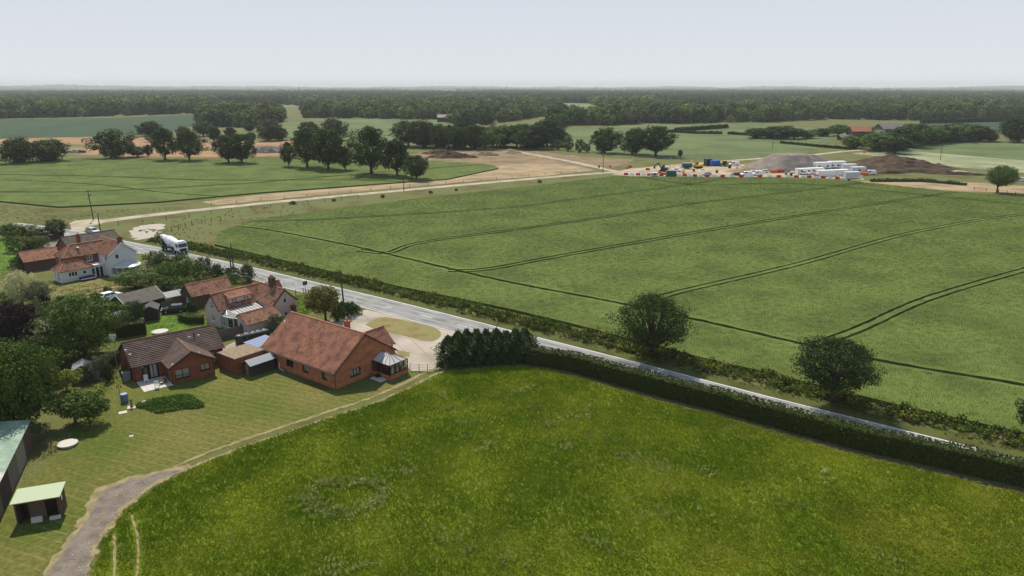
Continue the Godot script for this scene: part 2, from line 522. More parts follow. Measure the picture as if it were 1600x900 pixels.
func sheet_of(p: PackedVector2Array, y: float, called: String, m: Material, label: String, category: String) -> void:
	var mb := MB.new()
	mb.sheet(p, y)
	struct(mb, called, m, label, category)

var ROAD: PackedVector2Array      # far kerb line of the main road
var MAIN_FIELD: PackedVector2Array
var LEFT_FIELD: PackedVector2Array
var PASTURE: PackedVector2Array
var TRAM := []

func _ready() -> void:
	rng.seed = 7
	patch_noise.seed = 3
	patch_noise.frequency = 0.05
	# camera
	var cam := Camera3D.new()
	cam.name = "camera"
	cam.position = Vector3(0, 40, 0)
	cam.rotation_degrees.x = -15.83
	cam.fov = 44.1
	cam.near = 0.5
	cam.far = 40000
	add_child(cam)
	# sky, haze and exposure
	var env := Environment.new()
	var sm := ProceduralSkyMaterial.new()
	sm.sky_top_color = lin(0.18, 0.26, 0.38)
	sm.sky_horizon_color = lin(0.435, 0.45, 0.468)
	sm.sky_curve = 0.3
	sm.ground_bottom_color = Color(0.3, 0.33, 0.25)
	sm.ground_horizon_color = lin(0.3, 0.3, 0.28)
	sm.sun_angle_max = 0.0
	var sky := Sky.new()
	sky.sky_material = sm
	env.background_mode = Environment.BG_SKY
	env.sky = sky
	env.tonemap_mode = Environment.TONE_MAPPER_LINEAR
	env.tonemap_exposure = 1.76
	env.fog_enabled = true
	env.fog_density = 0.000075
	env.fog_light_color = Color(0.96, 0.98, 1.0)
	env.sdfgi_enabled = true
	env.ssao_enabled = true
	env.ssil_enabled = true
	var we := WorldEnvironment.new()
	we.name = "environment"
	we.environment = env
	add_child(we)
	var sun := DirectionalLight3D.new()
	sun.name = "sun"
	sun.light_energy = 1.2
	sun.light_color = Color(1.0, 0.965, 0.9)
	sun.light_angular_distance = 0.5
	sun.shadow_enabled = true
	add_child(sun)
	sun.look_at_from_position(Vector3.ZERO, Vector3(0.24, -0.78, 0.58), Vector3.UP)

	materials()
	land()
	print("land ", Time.get_ticks_msec())
	plants()
	print("plants ", Time.get_ticks_msec())
	houses()
	print("houses ", Time.get_ticks_msec())
	roadside()
	compound()
	print("compound ", Time.get_ticks_msec())
	woods()
	print("woods ", Time.get_ticks_msec())
	vegetation_cover()
	print("cover ", Time.get_ticks_msec())

func land() -> void:
	ROAD = smooth_line(pts([-150, -214, -132, -205.5, -118, -196.8, -103, -187.2, -91.97, -180.4, -80.4, -172.8, -62, -160.6, -47, -149.8, -35.6, -141.6, -24.4, -133.5, -12, -124.2, 0, -114.9, 17.1, -101.8, 34.3, -88.3, 54.1, -73.6, 80, -55, 110, -34]), 3)
	var mb := MB.new()
	mb.sheet(pts([-1500, 60, 1500, 60, 1500, -1500, -1500, -1500]), 0.0)
	struct(mb, "ground", M.ground, "rough olive grassland under the fields, gardens and tracks", "ground")
	mb = MB.new()
	mb.sheet(pts([-13000, 60.5, -13000, -16000, 13000, -16000, 13000, 60.5]), -0.4)
	struct(mb, "far_ground", M.far_land, "patchwork of distant green farmland reaching the horizon", "ground")
	# main road: worn asphalt, wheel bands, painted lines
	mb = MB.new()
	band(mb, ROAD, 0.35, 7.15, 0.05)
	struct(mb, "road", M.asphalt, "grey asphalt country road running past the houses and hedge", "road")
	mb = MB.new()
	for o in [[0.75, 1.5], [2.35, 3.15], [4.35, 5.1], [5.9, 6.7]]:
		band(mb, ROAD, o[0], o[1], 0.056)
	struct(mb, "road_wheel_bands", M.asphalt_worn, "paler worn wheel bands along the asphalt road", "road")
	mb = MB.new()
	band(mb, ROAD, 0.5, 0.66, 0.062)
	band(mb, ROAD.slice(12), 6.86, 7.0, 0.062)
	var walked := 0.0
	for i in ROAD.size() - 1:
		var a := ROAD[i]
		var b := ROAD[i + 1]
		var L := a.distance_to(b)
		var d := (b - a) / L
		var t := fposmod(-walked, 9.0)
		while t < L:
			var e := minf(t + 4.0, L)
			band(mb, PackedVector2Array([a + d * t, a + d * e]), 3.72, 3.86, 0.062)
			t += 9.0
		walked += L
	struct(mb, "road_markings", M.paint, "white painted centre dashes and edge lines on the asphalt road", "road marking")
	mb = MB.new()
	mb.sheet(wobble(strip(ROAD, -2.4, 0.33), 0.25, 1.0), 0.012)
	struct(mb, "road_verge", M.verge, "dry mown grass verge between the road and the crop", "verge")
	# pale haul track and the junction
	var haul := smooth_line(pts([-127.58, -207.94, -126.11, -216.26, -117.32, -226.4, -102.31, -240.09, -75.59, -261.52, -41.19, -286.01, 0, -315.34, 30.02, -335.39, 54.71, -349.73, 74.42, -362.38]), 4)
	mb = MB.new()
	mb.sheet(strip(haul, -2.6, 2.6), 0.03)
	struct(mb, "haul_track", M.track, "pale stone haul track curving from the road to the compound", "track")
	sheet_of(wobble(pts([-128.85, -204.98, -134.01, -212.02, -135.02, -217.34, -130.55, -220.65, -124.53, -215.18, -125.87, -208.95, -123.99, -203.05, -120.95, -196.55, -124.55, -196.55]), 0.5, 3), 0.036, "track_mouth", M.track, "pale stone mouth where the haul track leaves the road", "track")
	sheet_of(wobble(pts([-112.4, -254.71, -94.04, -274.51, -63.76, -295.51, -39.33, -313.14, -18.21, -339.19, -8.32, -372.84, 10.48, -392.21, 34.92, -372.84, 41.26, -355.24, 17.95, -334.15, -11.35, -316.46, -42.37, -294.54, -77.58, -268.68, -103.1, -247.54]), 0.8, 4), 0.015, "bare_earth", M.earth, "tan strip of stripped bare earth beside the haul track", "bare earth")
	sheet_of(wobble(pts([-57.84, -406.25, -58.53, -454.9, -42.42, -478.69, -4.2, -473.74, 20.18, -454.9, 48.69, -421.3, 68.69, -406.25, 52.38, -366.79, 34.92, -372.84, 16.63, -372.84, -9.82, -366.79, -22.71, -392.21]), 1.5, 8), 0.011, "stripped_field", M.earth_rough, "rough brown stripped ground round the spoil heaps", "bare earth")
	mb = MB.new()
	mb.sheet(strip(smooth_line(pts([-2.09, -471.3, 11.77, -441.7, 28.92, -406.25, 40.4, -377.51, 50.64, -349.73]), 4), -2.2, 2.2), 0.034)
	struct(mb, "side_track", M.track, "pale stone side track joining the haul track near the compound", "track")
	mb = MB.new()
	mb.sheet(strip(smooth_line(pts([55.12, -352.47, 80.15, -374.38, 112.75, -395.63, 144.13, -415.53, 177.08, -433.31, 206.87, -457.17, 231.82, -473.74]), 4), -2.4, 2.4), 0.034)
	struct(mb, "back_track", M.track, "pale track passing behind the stone heap towards the farm", "track")
	sheet_of(wobble(pts([46.63, -336.15, 60.09, -363.84, 87.18, -375.94, 94.94, -366.79, 111.55, -379.09, 130.57, -385.54, 165.63, -379.09, 171.93, -349.73, 154.67, -316.46, 128.83, -326.85, 88.46, -329.25, 54.94, -331.68]), 1.2, 6), 0.022, "compound_pad", M.pad, "sandy hardcore pad of the building compound", "ground")
	sheet_of(wobble(pts([151.7, -313.14, 170.86, -317.58, 186.95, -310.96, 201, -306.69, 213.21, -296.5, 229.56, -283.28, 215.05, -264.65, 199.76, -277.08, 176.38, -279.71, 164.19, -294.54, 151.44, -306.69]), 1.2, 6), 0.02, "earth_strip", M.earth, "tan strip of stripped earth at the far edge of the crop", "bare earth")
	sheet_of(wobble(pts([207.02, -383.91, 212.79, -366.79, 220.48, -352.47, 222.94, -336.65, 212.5, -344.38, 203.12, -355.24]), 1.0, 6), 0.02, "farm_track", M.track, "pale earth track below the white-flowered meadow", "track")
	sheet_of(wobble(pts([-446.18, -574.3, -373.12, -604.33, -336.82, -596.54, -284.19, -596.54, -224.61, -540.64, -161.41, -553.63, -119.34, -433.31, -176.04, -421.3, -228.86, -429.23, -329.31, -464.13, -362.25, -464.13]), 2.0, 14), 0.018, "earthworks", M.earth_red, "orange sandy earthworks beyond the row of oaks", "bare earth")
	sheet_of(wobble(pts([-393.41, -505.03, -345.69, -528.24, -268.23, -505.03, -201.45, -483.74, -134.39, -473.74, -130.43, -459.47, -193.47, -464.13, -257.17, -483.74, -323.85, -494.16, -373.33, -478.69]), 1.5, 10), 0.03, "earthworks_grass", M.ground, "green strip of grass crossing the orange earthworks", "grass strip")
	sheet_of(wobble(pts([-108.93, -198.37, -111.25, -207.94, -108.29, -212.02, -104.32, -210.99, -101.18, -201.15, -98.54, -193.01, -100.55, -189.59, -105, -192.15]), 1.1, 1.6), 0.02, "dried_pond", M.mud, "pale cracked mud of a dried pond beside the road", "pond bed")
	# far fields
	sheet_of(pts([-723.73, -877.97, -526.06, -968.71, -463.95, -1080.08, -348.65, -831.16, -304.89, -628.96, -335.81, -604.33, -405.62, -574.3, -465.25, -560.36]), 0.05, "dark_crop_field", M.crop_dark, "dark green far field in front of the long wood", "field")
	sheet_of(pts([-238.37, -628.96, -277.17, -877.97, -201.58, -958.81, -86.29, -894.74, -51.97, -588.94, -73.91, -522.24, -129.03, -540.64, -187.09, -588.94]), 0.05, "pale_crop_field", M.crop_far, "pale green far field before the wood with the barn", "field")
	sheet_of(pts([36.84, -596.54, 55.85, -705.41, 147.98, -802.6, 284.47, -831.16, 306.05, -655.64, 182.14, -446.02, 128.78, -413.64, 90.38, -406.25, 42.86, -483.74]), 0.05, "far_crop_field", M.crop_far, "pale green field behind the three oaks", "field")
	sheet_of(pts([242.87, -464.13, 324.96, -540.64, 400.73, -567.24, 458.77, -540.64, 314.27, -366.79, 279.5, -392.21, 271.99, -437.47]), 0.05, "farm_crop_field", M.crop_far, "pale green field right behind the white-flowered meadow", "field")
	sheet_of(wobble(pts([209.86, -446.02, 250.3, -478.69, 265.29, -446.02, 286.73, -402.65, 314.27, -366.79, 285.09, -331.68, 246.38, -344.38, 229.16, -366.79, 224.15, -406.25]), 1.0, 12), 0.06, "flower_meadow", M.meadow_white, "meadow white with flowers below the farm", "meadow")
	sheet_of(pts([483.79, -861.8, 604.03, -894.74, 463.27, -674.7, 397.94, -674.7]), 0.05, "bluegreen_crop_field", M.crop_dark, "blue green field behind the farm barns", "field")
	sheet_of(pts([311.82, -1401.08, 415.76, -1703.75, 534.55, -1703.75, 464.67, -1401.08, 311.82, -1189.22]), 0.06, "clearing_field", M.crop_far, "small pale field enclosed by the far woods", "field")
	sheet_of(pts([86.69, -1010.41, 106.47, -1159.94, 129.92, -1189.22, 131.05, -1032.63, 97.83, -930.28]), 0.06, "stubble_field", M.dry_grass, "small brown field among the far woods", "field")
	# crops stand knee high, with wheel tracks driven through them
	MAIN_FIELD = pts([-77.64, -181.52, -58.73, -167.18, -38.05, -151.45, -20.85, -139.2, -9.93, -132.01, 0, -125.09, 11.06, -116.38, 18.37, -109.93, 29.07, -100.6, 36.79, -94.91, 49.69, -84.32, 60.81, -76.45, 70.47, -70.06, 226, -234.93, 204.47, -251.08, 190.06, -263.08, 174.27, -276.22, 162.12, -290.69, 147.39, -309.88, 115.09, -321, 58.35, -325.66, 47.43, -326.85, 13.41, -298.48, -37.27, -257.69, -63.31, -232.43, -79.19, -217.34, -82.61, -198.37])
	LEFT_FIELD = pts([-300.83, -379.09, -286.73, -402.65, -244.35, -409.91, -169.92, -406.25, -149.82, -421.3, -87.53, -409.91, -42.28, -395.63, -11.78, -377.51, -6.77, -360.93, -28.48, -317.58, -63.96, -296.5, -98.99, -274.51, -125.64, -252.52, -154.27, -241.41, -164.53, -245.47, -187.09, -255.45, -202.2, -251.08])
	var dir := Vector2(1, -0.70)
	for p in [Vector2(0, -240.09), Vector2(0, -200.21), Vector2(43.86, -191.29), Vector2(33.26, -136.42), Vector2(60.18, -115.04)]:
		TRAM.append(PackedVector2Array([p - dir * 200, p - dir * 40, p + dir * 60, p + dir * 400]))
	TRAM[0] = smooth_line(pts([-96.69, -212.02, -63.05, -216.26, -32.93, -226.4, 0, -240.09, 21.37, -256.94, 64.06, -290.69, 86.5, -310.96, 113.95, -344.38]), 5)
	TRAM[1] = smooth_line(pts([-38.53, -174.08, -30.67, -171.26, -26.5, -179.99, -17.32, -188.75, 0, -200.21, 31.44, -222.92, 61.47, -246.85, 97.25, -269.49, 127.85, -288.8, 151.44, -306.69, 184.12, -331.68]), 5)
	TRAM[2] = smooth_line(pts([-14.29, -153.69, -5.75, -154.83, 12.46, -168.52, 43.86, -191.29, 78.45, -215.18, 118.16, -241.41, 151.34, -263.08, 192.29, -288.8]), 5)
	TRAM[3] = smooth_line(pts([23.83, -126.26, 27.59, -130.32, 33.26, -136.42, 66.82, -160.17, 105.26, -191.29, 136.72, -212.02, 157.18, -222.92, 200.1, -245.47, 239.67, -271.15]), 5)
	TRAM[4] = smooth_line(pts([46.73, -105.5, 52.1, -109.02, 60.18, -115.04, 80.67, -132.01, 114.69, -154.26, 161.59, -183.08, 212.71, -212.02]), 5)
	TRAM.append(smooth_line(pts([-90.05, -209.96, -69.6, -200.21, -43.24, -180.75, -24.37, -164.57, -2.72, -145.6, 19.51, -129.49, 33.62, -118.1, 46.08, -106.94, 56.95, -98.3, 70.47, -90.4, 83.15, -81.01]), 5))
	TRAM.append(smooth_line(pts([49.28, -344.38, 75.1, -298.48, 108.7, -302.53, 132.41, -294.54, 155.61, -269.49, 172.67, -251.08, 196.15, -234.93, 217.78, -217.34]), 5))
	TRAM.push_front(TRAM.pop_at(5))
	crop_field(MAIN_FIELD, TRAM, "barley_field", "big pale green barley field beyond the road with wheel tracks")
	var t2 := []
	t2.append(smooth_line(pts([-253.31, -306.69, -224.73, -313.14, -174.35, -298.48, -133.64, -274.51, -93.96, -259.97]), 5))
	t2.append(smooth_line(pts([-224.26, -279.71, -174.27, -276.22, -144.61, -286.94, -109.41, -304.6, -61.59, -344.38, 0, -388.85]), 5))
	t2.append(smooth_line(pts([-279.2, -339.19, -190.31, -326.85, -132.03, -313.14, -67.42, -313.14, -26.82, -298.48]), 5))
	crop_field(LEFT_FIELD, t2, "oak_row_crop_field", "pale green crop field in front of the row of oaks")
	# pasture, gardens, drives
	PASTURE = wobble(pts([-33.87, -46.87, -35.87, -51.44, -37.21, -55.83, -37.68, -61.2, -36.76, -65.87, -34.65, -69.51, -29.86, -74.88, -22.52, -81.55, -16.9, -86.27, -12.45, -92.83, -9.88, -96.34, 1.42, -98.3, 5.63, -97.06, 11.7, -92.61, 17.22, -88.09, 26.54, -81.55, 30.97, -78.09, 38.32, -72.18, 44.89, -68.43, 51.06, -64.77, 60.69, -58.77, 49.2, -45.49]), 0.25, 1.5)
	sheet_of(PASTURE, 0.02, "pasture", M.pasture, "vivid green ungrazed pasture in front of the clipped hedge", "pasture")
	sheet_of(wobble(pts([-38.8, -46.87, -40.2, -52.27, -40.92, -57.96, -42.9, -64.89, -40.96, -67.26, -37.4, -68.97, -35.29, -70.19, -35.2, -68.7, -37.1, -65.87, -37.92, -61.42, -37.44, -56.01, -35.98, -51.44, -34.27, -46.87]), 0.3, 0.6), 0.028, "track_edge", M.chaff, "dry straw-coloured edges of the gravel track", "track")
	sheet_of(wobble(pts([-37.9, -46.87, -39.7, -52.27, -40.38, -57.96, -42.17, -64.53, -40.36, -66.75, -37.16, -68.43, -35.82, -68.7, -37.55, -66.12, -38.54, -61.64, -37.84, -56.01, -36.36, -51.44, -34.67, -46.87]), 0.28, 0.55), 0.034, "gravel_track", M.gravel, "grey gravel farm track beside the brick stable", "track")
	var rut := smooth_line(pts([-36.17, -68.7, -33.87, -71.89, -30.13, -75.66, -26.57, -78.93, -22.74, -82.46, -18.59, -86.27, -15.01, -90.62, -12.39, -94.67, -10.35, -97.31]), 4)
	var k := 0
	for o in [-0.95, 0.75]:
		mb = MB.new()
		mb.sheet(wobble(strip(rut, o - 0.24, o + 0.24), 0.16, 0.45), 0.03)
		struct(mb, "wheel_rut", M.chaff, "pale dry wheel rut of the farm track beside the %s" % ["pasture", "lawn"][k], "track")
		k += 1
	for p in [pts([-36.92, -60.34, -35.12, -57.76, -33.49, -54.9, -31.85, -51.44, -29.94, -47.58]), pts([-36.94, -57.27, -35.13, -54, -33.42, -50.63, -31.83, -47.58])]:
		mb = MB.new()
		mb.sheet(wobble(strip(smooth_line(p, 5), -0.1, 0.1), 0.07, 0.5), 0.026)
		struct(mb, "pasture_rut", M.chaff, "thin dry wheel mark crossing the pasture from the gravel track", "track")
	mb = MB.new()
	mb.sheet(wobble(strip(smooth_line(pts([1.43, -98.8, 9.18, -94.67, 16.63, -88.71, 26.7, -81.55, 31.03, -78.26, 38.67, -72.62, 45.12, -68.83, 51.15, -64.89, 60.87, -58.97]), 3), -0.6, 0.35), 0.3, 0.8), 0.026)
	struct(mb, "hedge_foot", M.chaff_dark, "bare brown strip of earth at the foot of the clipped hedge", "bare earth")
	lawn()
	sheet_of(wobble(pts([-29.35, -123.18, -27.2, -126.46, -18.23, -120.23, -10.96, -115.2, -9.53, -113.72, -10.14, -105.79, -9.71, -97.56, -12.71, -96.58, -14.76, -96.58, -16.83, -101.66, -19.06, -105.79, -25.78, -112.75, -33.15, -118.45]), 0.1, 1.5), 0.024, "concrete_drive", M.concrete, "pale concrete drive between the brick bungalow and the road", "drive")
	var joints := MB.new()
	for q in [[Vector2(-28.35, -125.09), Vector2(-15.84, -103)], [Vector2(-22.4, -121.32), Vector2(-10.39, -97.8)], [Vector2(-29.22, -118.45), Vector2(-16.84, -110.24)], [Vector2(-16.84, -110.24), Vector2(-10.27, -107.24)], [Vector2(-20.28, -105.79), Vector2(-10.27, -101.66)]]:
		band(joints, PackedVector2Array(q), -0.04, 0.04, 0.029)
	struct(joints, "drive_joints", M.gravel, "dark joints between the bays of the concrete drive", "drive")
	sheet_of(smooth_line(pts([-25.53, -117.41, -24.56, -120.59, -22.69, -121.69, -19.08, -119.87, -15.51, -117.58, -12.94, -115.37, -11.96, -113.07, -12.06, -110.86, -13.04, -109.17, -15.22, -109.93, -18.73, -112.27, -22.92, -114.7, -25.53, -117.41]), 3), 0.05, "drive_island", M.dry_grass, "dry mown grass island in the concrete drive", "lawn")
	sheet_of(wobble(pts([-18.41, -105.5, -15.99, -104.1, -15.73, -102.19, -17.2, -102.19]), 0.1, 1), 0.03, "drive_edge_grass", M.dry_grass, "small dry grass patch beside the conservatory", "lawn")
	sheet_of(wobble(pts([-85.44, -135.52, -85.25, -140.15, -82.22, -143.07, -79.29, -142.58, -77.27, -136.42, -78.66, -132.87, -76.85, -128.67, -80.67, -132.01]), 0.2, 1), 0.016, "gravel_yard", M.chaff, "tan gravel yard behind the black garage", "drive")
	sheet_of(wobble(pts([-65.33, -113.4, -63.82, -118.45, -63.52, -122.06, -59.81, -122.8, -53.24, -119.51, -47.52, -113.4, -49.47, -110.24, -59.47, -110.24]), 0.2, 1), 0.014, "cottage_lawn", M.bright_lawn, "bright green lawn behind the pink cottage", "lawn")
	sheet_of(wobble(pts([-43.86, -135.52, -39.41, -135.52, -36.68, -129.9, -37.27, -123.18, -40.28, -124.7]), 0.2, 1), 0.014, "roadside_lawn", M.bright_lawn, "bright green lawn at the road end of the pink cottage", "lawn")
	sheet_of(wobble(pts([-161.39, -191.29, -140.34, -191.29, -131.4, -186.28, -117.92, -163.29, -109.73, -146.11, -121.43, -141.11]), 0.3, 2), 0.014, "paddock", M.bright_lawn, "bright green paddock past the white house", "paddock")
	sheet_of(wobble(pts([-103.6, -146.11, -94.61, -142.58, -87.49, -150.35, -83.15, -143.57, -88.35, -138.73, -91.84, -132.01]), 0.2, 1), 0.013, "white_house_lawn", M.dry_grass, "dry lawn in front of the white house", "lawn")
	sheet_of(wobble(pts([-129.82, -191.29, -124.91, -194.77, -114.63, -186.28, -110.34, -173.36, -115.23, -168.52, -121.85, -173.36]), 0.2, 1.5), 0.013, "white_house_yard", M.gravel, "gravel yard behind the white house", "drive")
	sheet_of(wobble(pts([-46.14, -105.79, -44.64, -110.86, -39.83, -107.24, -39.5, -102.73, -43.22, -100.08]), 0.1, 1), 0.013, "bungalow_yard", M.concrete, "paved yard between the two bungalows", "yard")

func lawn() -> void:
	# mown grass with dry clippings lying in lines
	var p := wobble(pts([-50.85, -68.04, -52.81, -75.19, -55.16, -83.76, -58.12, -91.94, -54.97, -95.38, -43.69, -99.57, -37.37, -96.58, -24.41, -89.34, -17.69, -90.84, -14.1, -93.74, -13.25, -94.21, -15.25, -91.05, -18.87, -86.87, -22.87, -83.01, -30.35, -76.29, -34.1, -72.47, -36.46, -69.64, -40.55, -67.39, -42.91, -65.5, -41.89, -60.88, -40.22, -51.44, -43.34, -46.87, -52.52, -60.88]), 0.2, 1.5)
	var img := Image.create(1024, 1024, false, Image.FORMAT_RGB8)
	var f := FastNoiseLite.new()
	f.frequency = 0.9
	f.seed = 4
	f.fractal_octaves = 4
	var h := FastNoiseLite.new()
	h.frequency = 0.07
	h.seed = 9
	var x0 := -62.0
	var z0 := -106.0
	var sz := 56.0
	var dir := Vector2(0.93, 0.36).normalized()
	var nor := Vector2(-dir.y, dir.x)
	for j in 1024:
		for i in 1024:
			var w := Vector2(x0 + i * sz / 1024, z0 + j * sz / 1024)
			var g := f.get_noise_2d(w.x * 1.6, w.y * 1.6)
			var b := h.get_noise_2dv(w)
			var dry := clampf(0.42 + b * 0.9 + (w.x + 44.0) * 0.012, 0.0, 1.0)
			var s := w.dot(nor) + 0.25 * b
			var line := maxf(0.0, 1.0 - absf(fposmod(s, 1.15) - 0.57) / 0.1)
			line *= clampf(0.42 + 0.7 * f.get_noise_2d(w.x * 0.4 + 90, w.y * 0.4), 0.05, 0.7) * clampf((w.x + 50.0) * 0.12, 0.0, 1.0)
			var r := lerpf(0.066, 0.116, dry) * (1.0 + 0.45 * g)
			var gg := lerpf(0.086, 0.106, dry) * (1.0 + 0.4 * g)
			var bb := lerpf(0.013, 0.03, dry) * (1.0 + 0.4 * g)
			img.set_pixel(i, j, lin(lerpf(r, 0.23, line), lerpf(gg, 0.2, line), lerpf(bb, 0.085, line)))
	var m := StandardMaterial3D.new()
	m.albedo_texture = ImageTexture.create_from_image(img)
	m.roughness = 1.0
	m.metallic_specular = 0.2
	var mb := MB.new()
	mb.sheet(p, 0.016)
	var uv := PackedVector2Array()
	for q in mb.v:
		uv.push_back(Vector2((q.x - x0) / sz, (q.z - z0) / sz))
	var a := []
	a.resize(Mesh.ARRAY_MAX)
	a[Mesh.ARRAY_VERTEX] = mb.v
	a[Mesh.ARRAY_NORMAL] = mb.n
	a[Mesh.ARRAY_TEX_UV] = uv
	var am := ArrayMesh.new()
	am.add_surface_from_arrays(Mesh.PRIMITIVE_TRIANGLES, a)
	struct(am, "lawn", m, "mown lawn with lines of dry clippings in front of the bungalows", "lawn")

func crop_field(p: PackedVector2Array, tracks: Array, called: String, label: String) -> void:
	var mb := MB.new()
	mb.sheet(p, 0.03)
	struct(mb, called + "_soil", M.crop_soil, "bare soil under the " + label, "soil")
	var pieces: Array = [p]
	for t in tracks:
		var wide: bool = t == tracks[0]
		for g in ([0.0] if wide else [-0.9, 0.9]):
			var hw := 0.55 if wide else 0.32 if t[t.size() / 2].y > -200.0 else 0.46
			var s := wobble(strip(t, g - hw, g + hw), 0.16 if wide else 0.1, 1.1)
			var next := []
			for q in pieces:
				for r in Geometry2D.clip_polygons(q, s):
					if not Geometry2D.is_polygon_clockwise(r) and r.size() > 2:
						next.append(r)
			pieces = next
	mb = MB.new()
	for q in pieces:
		mb.prism(q, 0.02, 0.5)
	var o := put(mb, called, M.crop)
	tag(o, label, "crop field", "", "structure")

# ---------- plants ----------
var PROTO := {}

func leaf(mb: MB, p: Vector3, out: Vector3, size: float, spread := 0.9, tone := 0.28) -> void:
	var nn := (out + Vector3(rr(-spread, spread), rr(-spread, spread) + 0.15, rr(-spread, spread))).normalized()
	var a := nn.cross(Vector3(rr(-1, 1), rr(-1, 1), rr(-1, 1)))
	if a.length() < 0.01:
		a = nn.cross(Vector3.RIGHT)
	a = a.normalized() * size * rr(0.55, 1.1)
	var b := nn.cross(a).normalized() * size * rr(0.4, 0.85)
	var g := rr(1.0 - tone, 1.0 + tone)
	mb.col = Color(g * rr(0.88, 1.12), g, g * rr(0.85, 1.15))
	mb.tri(p - a, p + b + nn * size * 0.15, p + a)
	mb.tri(p - a, p + a, p - b + nn * size * 0.1)

var leaf_spread := 0.9
func clump(mb: MB, c: Vector3, r: Vector3, count: int, size: float, fill := 0.55) -> void:
	for i in count:
		var d := Vector3(rng.randfn(), rng.randfn(), rng.randfn()).normalized()
		var k := pow(rng.randf(), fill * 0.5)
		leaf(mb, c + d * r * k, d, size, leaf_spread)

# a crown of leaf clumps; h height, hb height where leaves begin, R radius; top > 1 makes it pointed
func crown(h: float, hb: float, R: float, clumps: int, per: int, size: float, top := 1.0, squash := 0.8, rough := 0.25, cr0 := 0.26, cr1 := 0.42, inner := 1.0) -> Array:
	var mb := MB.new()
	var cs := []
	var lean := Vector3(rr(-0.12, 0.12), 0, rr(-0.12, 0.12)) * R
	for i in clumps:
		var t := (i + 0.5) / clumps
		var y := 1.0 - 2.0 * t
		var ring := sqrt(maxf(0.0, 1.0 - y * y))
		if y > 0:
			ring = pow(1.0 - y, 1.0 / (1.0 + 1.0 / top)) * 1.05 if top > 1.0 else ring
		var a := i * 2.39996 + rr(-0.4, 0.4)
		var k := rr(0.62, 0.86) * (1.0 + rr(-rough, rough))
		var c := Vector3(cos(a) * ring * R * k, (hb + h) * 0.5 + y * (h - hb) * 0.5 * rr(0.72, 0.9), sin(a) * ring * R * k) + lean
		var cr := R * rr(cr0, cr1)
		cs.append(c)
		clump(mb, c, Vector3(cr, cr * squash, cr), per, size)
	for i in int(clumps / 4.0 * inner):
		var c := Vector3(rr(-0.35, 0.35) * R, lerpf(hb, h, rr(0.35, 0.75)), rr(-0.35, 0.35) * R)
		clump(mb, c, Vector3.ONE * R * 0.4, per / 2, size)
	return [mb, cs]

func trunk(h: float, hb: float, r: float, cs: Array, limbs: int, fork := 0.6) -> MB:
	var mb := MB.new()
	var top := lerpf(hb, h, 0.35)
	var p := Vector3.ZERO
	var bends := [Vector3(0, -0.1, 0), Vector3(rr(-0.1, 0.1) * r * 4, hb * 0.5, rr(-0.1, 0.1) * r * 4), Vector3(rr(-1, 1) * r, hb, rr(-1, 1) * r), Vector3(rr(-2, 2) * r, top, rr(-2, 2) * r)]
	var rs := [r * 1.35, r, r * 0.85, r * 0.45]
	for i in 3:
		mb.tube(bends[i], bends[i + 1], rs[i], rs[i + 1], 8, false)
	for i in mini(limbs, cs.size()):
		var c: Vector3 = cs[(i * 7) % cs.size()]
		var t := rr(fork, 1.0)
		var s: Vector3 = bends[1].lerp(bends[2], t) if rng.randf() < 0.5 else bends[2].lerp(bends[3], rr(0, 0.8))
		var m := s.lerp(c, 0.5) + Vector3(0, rr(-0.1, 0.06) * h, 0)
		mb.tube(s, m, r * 0.42, r * 0.24, 6, false)
		mb.tube(m, c, r * 0.24, r * 0.07, 5, false)
		for k in 2:
			mb.tube(m, c + Vector3(rr(-1, 1), rr(-0.4, 0.8), rr(-1, 1)) * h * 0.11, r * 0.16, r * 0.04, 4, false)
	return mb

func proto(key: String, h: float, hb: float, R: float, clumps: int, per: int, size: float, top := 1.0, squash := 0.8, limbs := 10, tr := 0.0, rough := 0.25, cr0 := 0.26, cr1 := 0.42, inner := 1.0) -> void:
	var c := crown(h, hb, R, clumps, per, size, top, squash, rough, cr0, cr1, inner)
	PROTO[key] = {"h": h, "R": R, "crown": c[0].mesh(), "trunk": trunk(h, hb, tr if tr > 0 else h * 0.028, c[1], limbs).mesh()}

func tree(key: String, at: Array, called: String, label: String, category: String, leafm: Material, group := "", turn := -1.0) -> Node3D:   # at: x, z, height, radius
	var p: Dictionary = PROTO[key]
	var o := thing(called, label, category, Vector3(at[0], 0, at[1]), turn if turn >= 0 else rr(0, 360), group)
	var wide := 1.16 if key.begins_with("oak_mid") else 1.05
	o.scale = Vector3(at[3] / p.R * wide, at[2] / p.h, at[3] / p.R * wide)
	put(p.trunk, "trunk", M.bark, o)
	put(p.crown, "crown", leafm, o)
	return o

func bush(at: Array, called: String, label: String, leafm: Material, group := "", key := "") -> Node3D:
	var k: String = key if key else ["bush_a", "bush_b"][rng.randi() % 2]
	var p: Dictionary = PROTO[k]
	var o := thing(called, label, "shrub", Vector3(at[0], 0, at[1]), rr(0, 360), group)
	o.scale = Vector3(at[3] / p.R, at[2] / p.h, at[3] / p.R)
	put(p.trunk, "stem", M.bark, o)
	put(p.crown, "foliage", leafm, o)
	return o

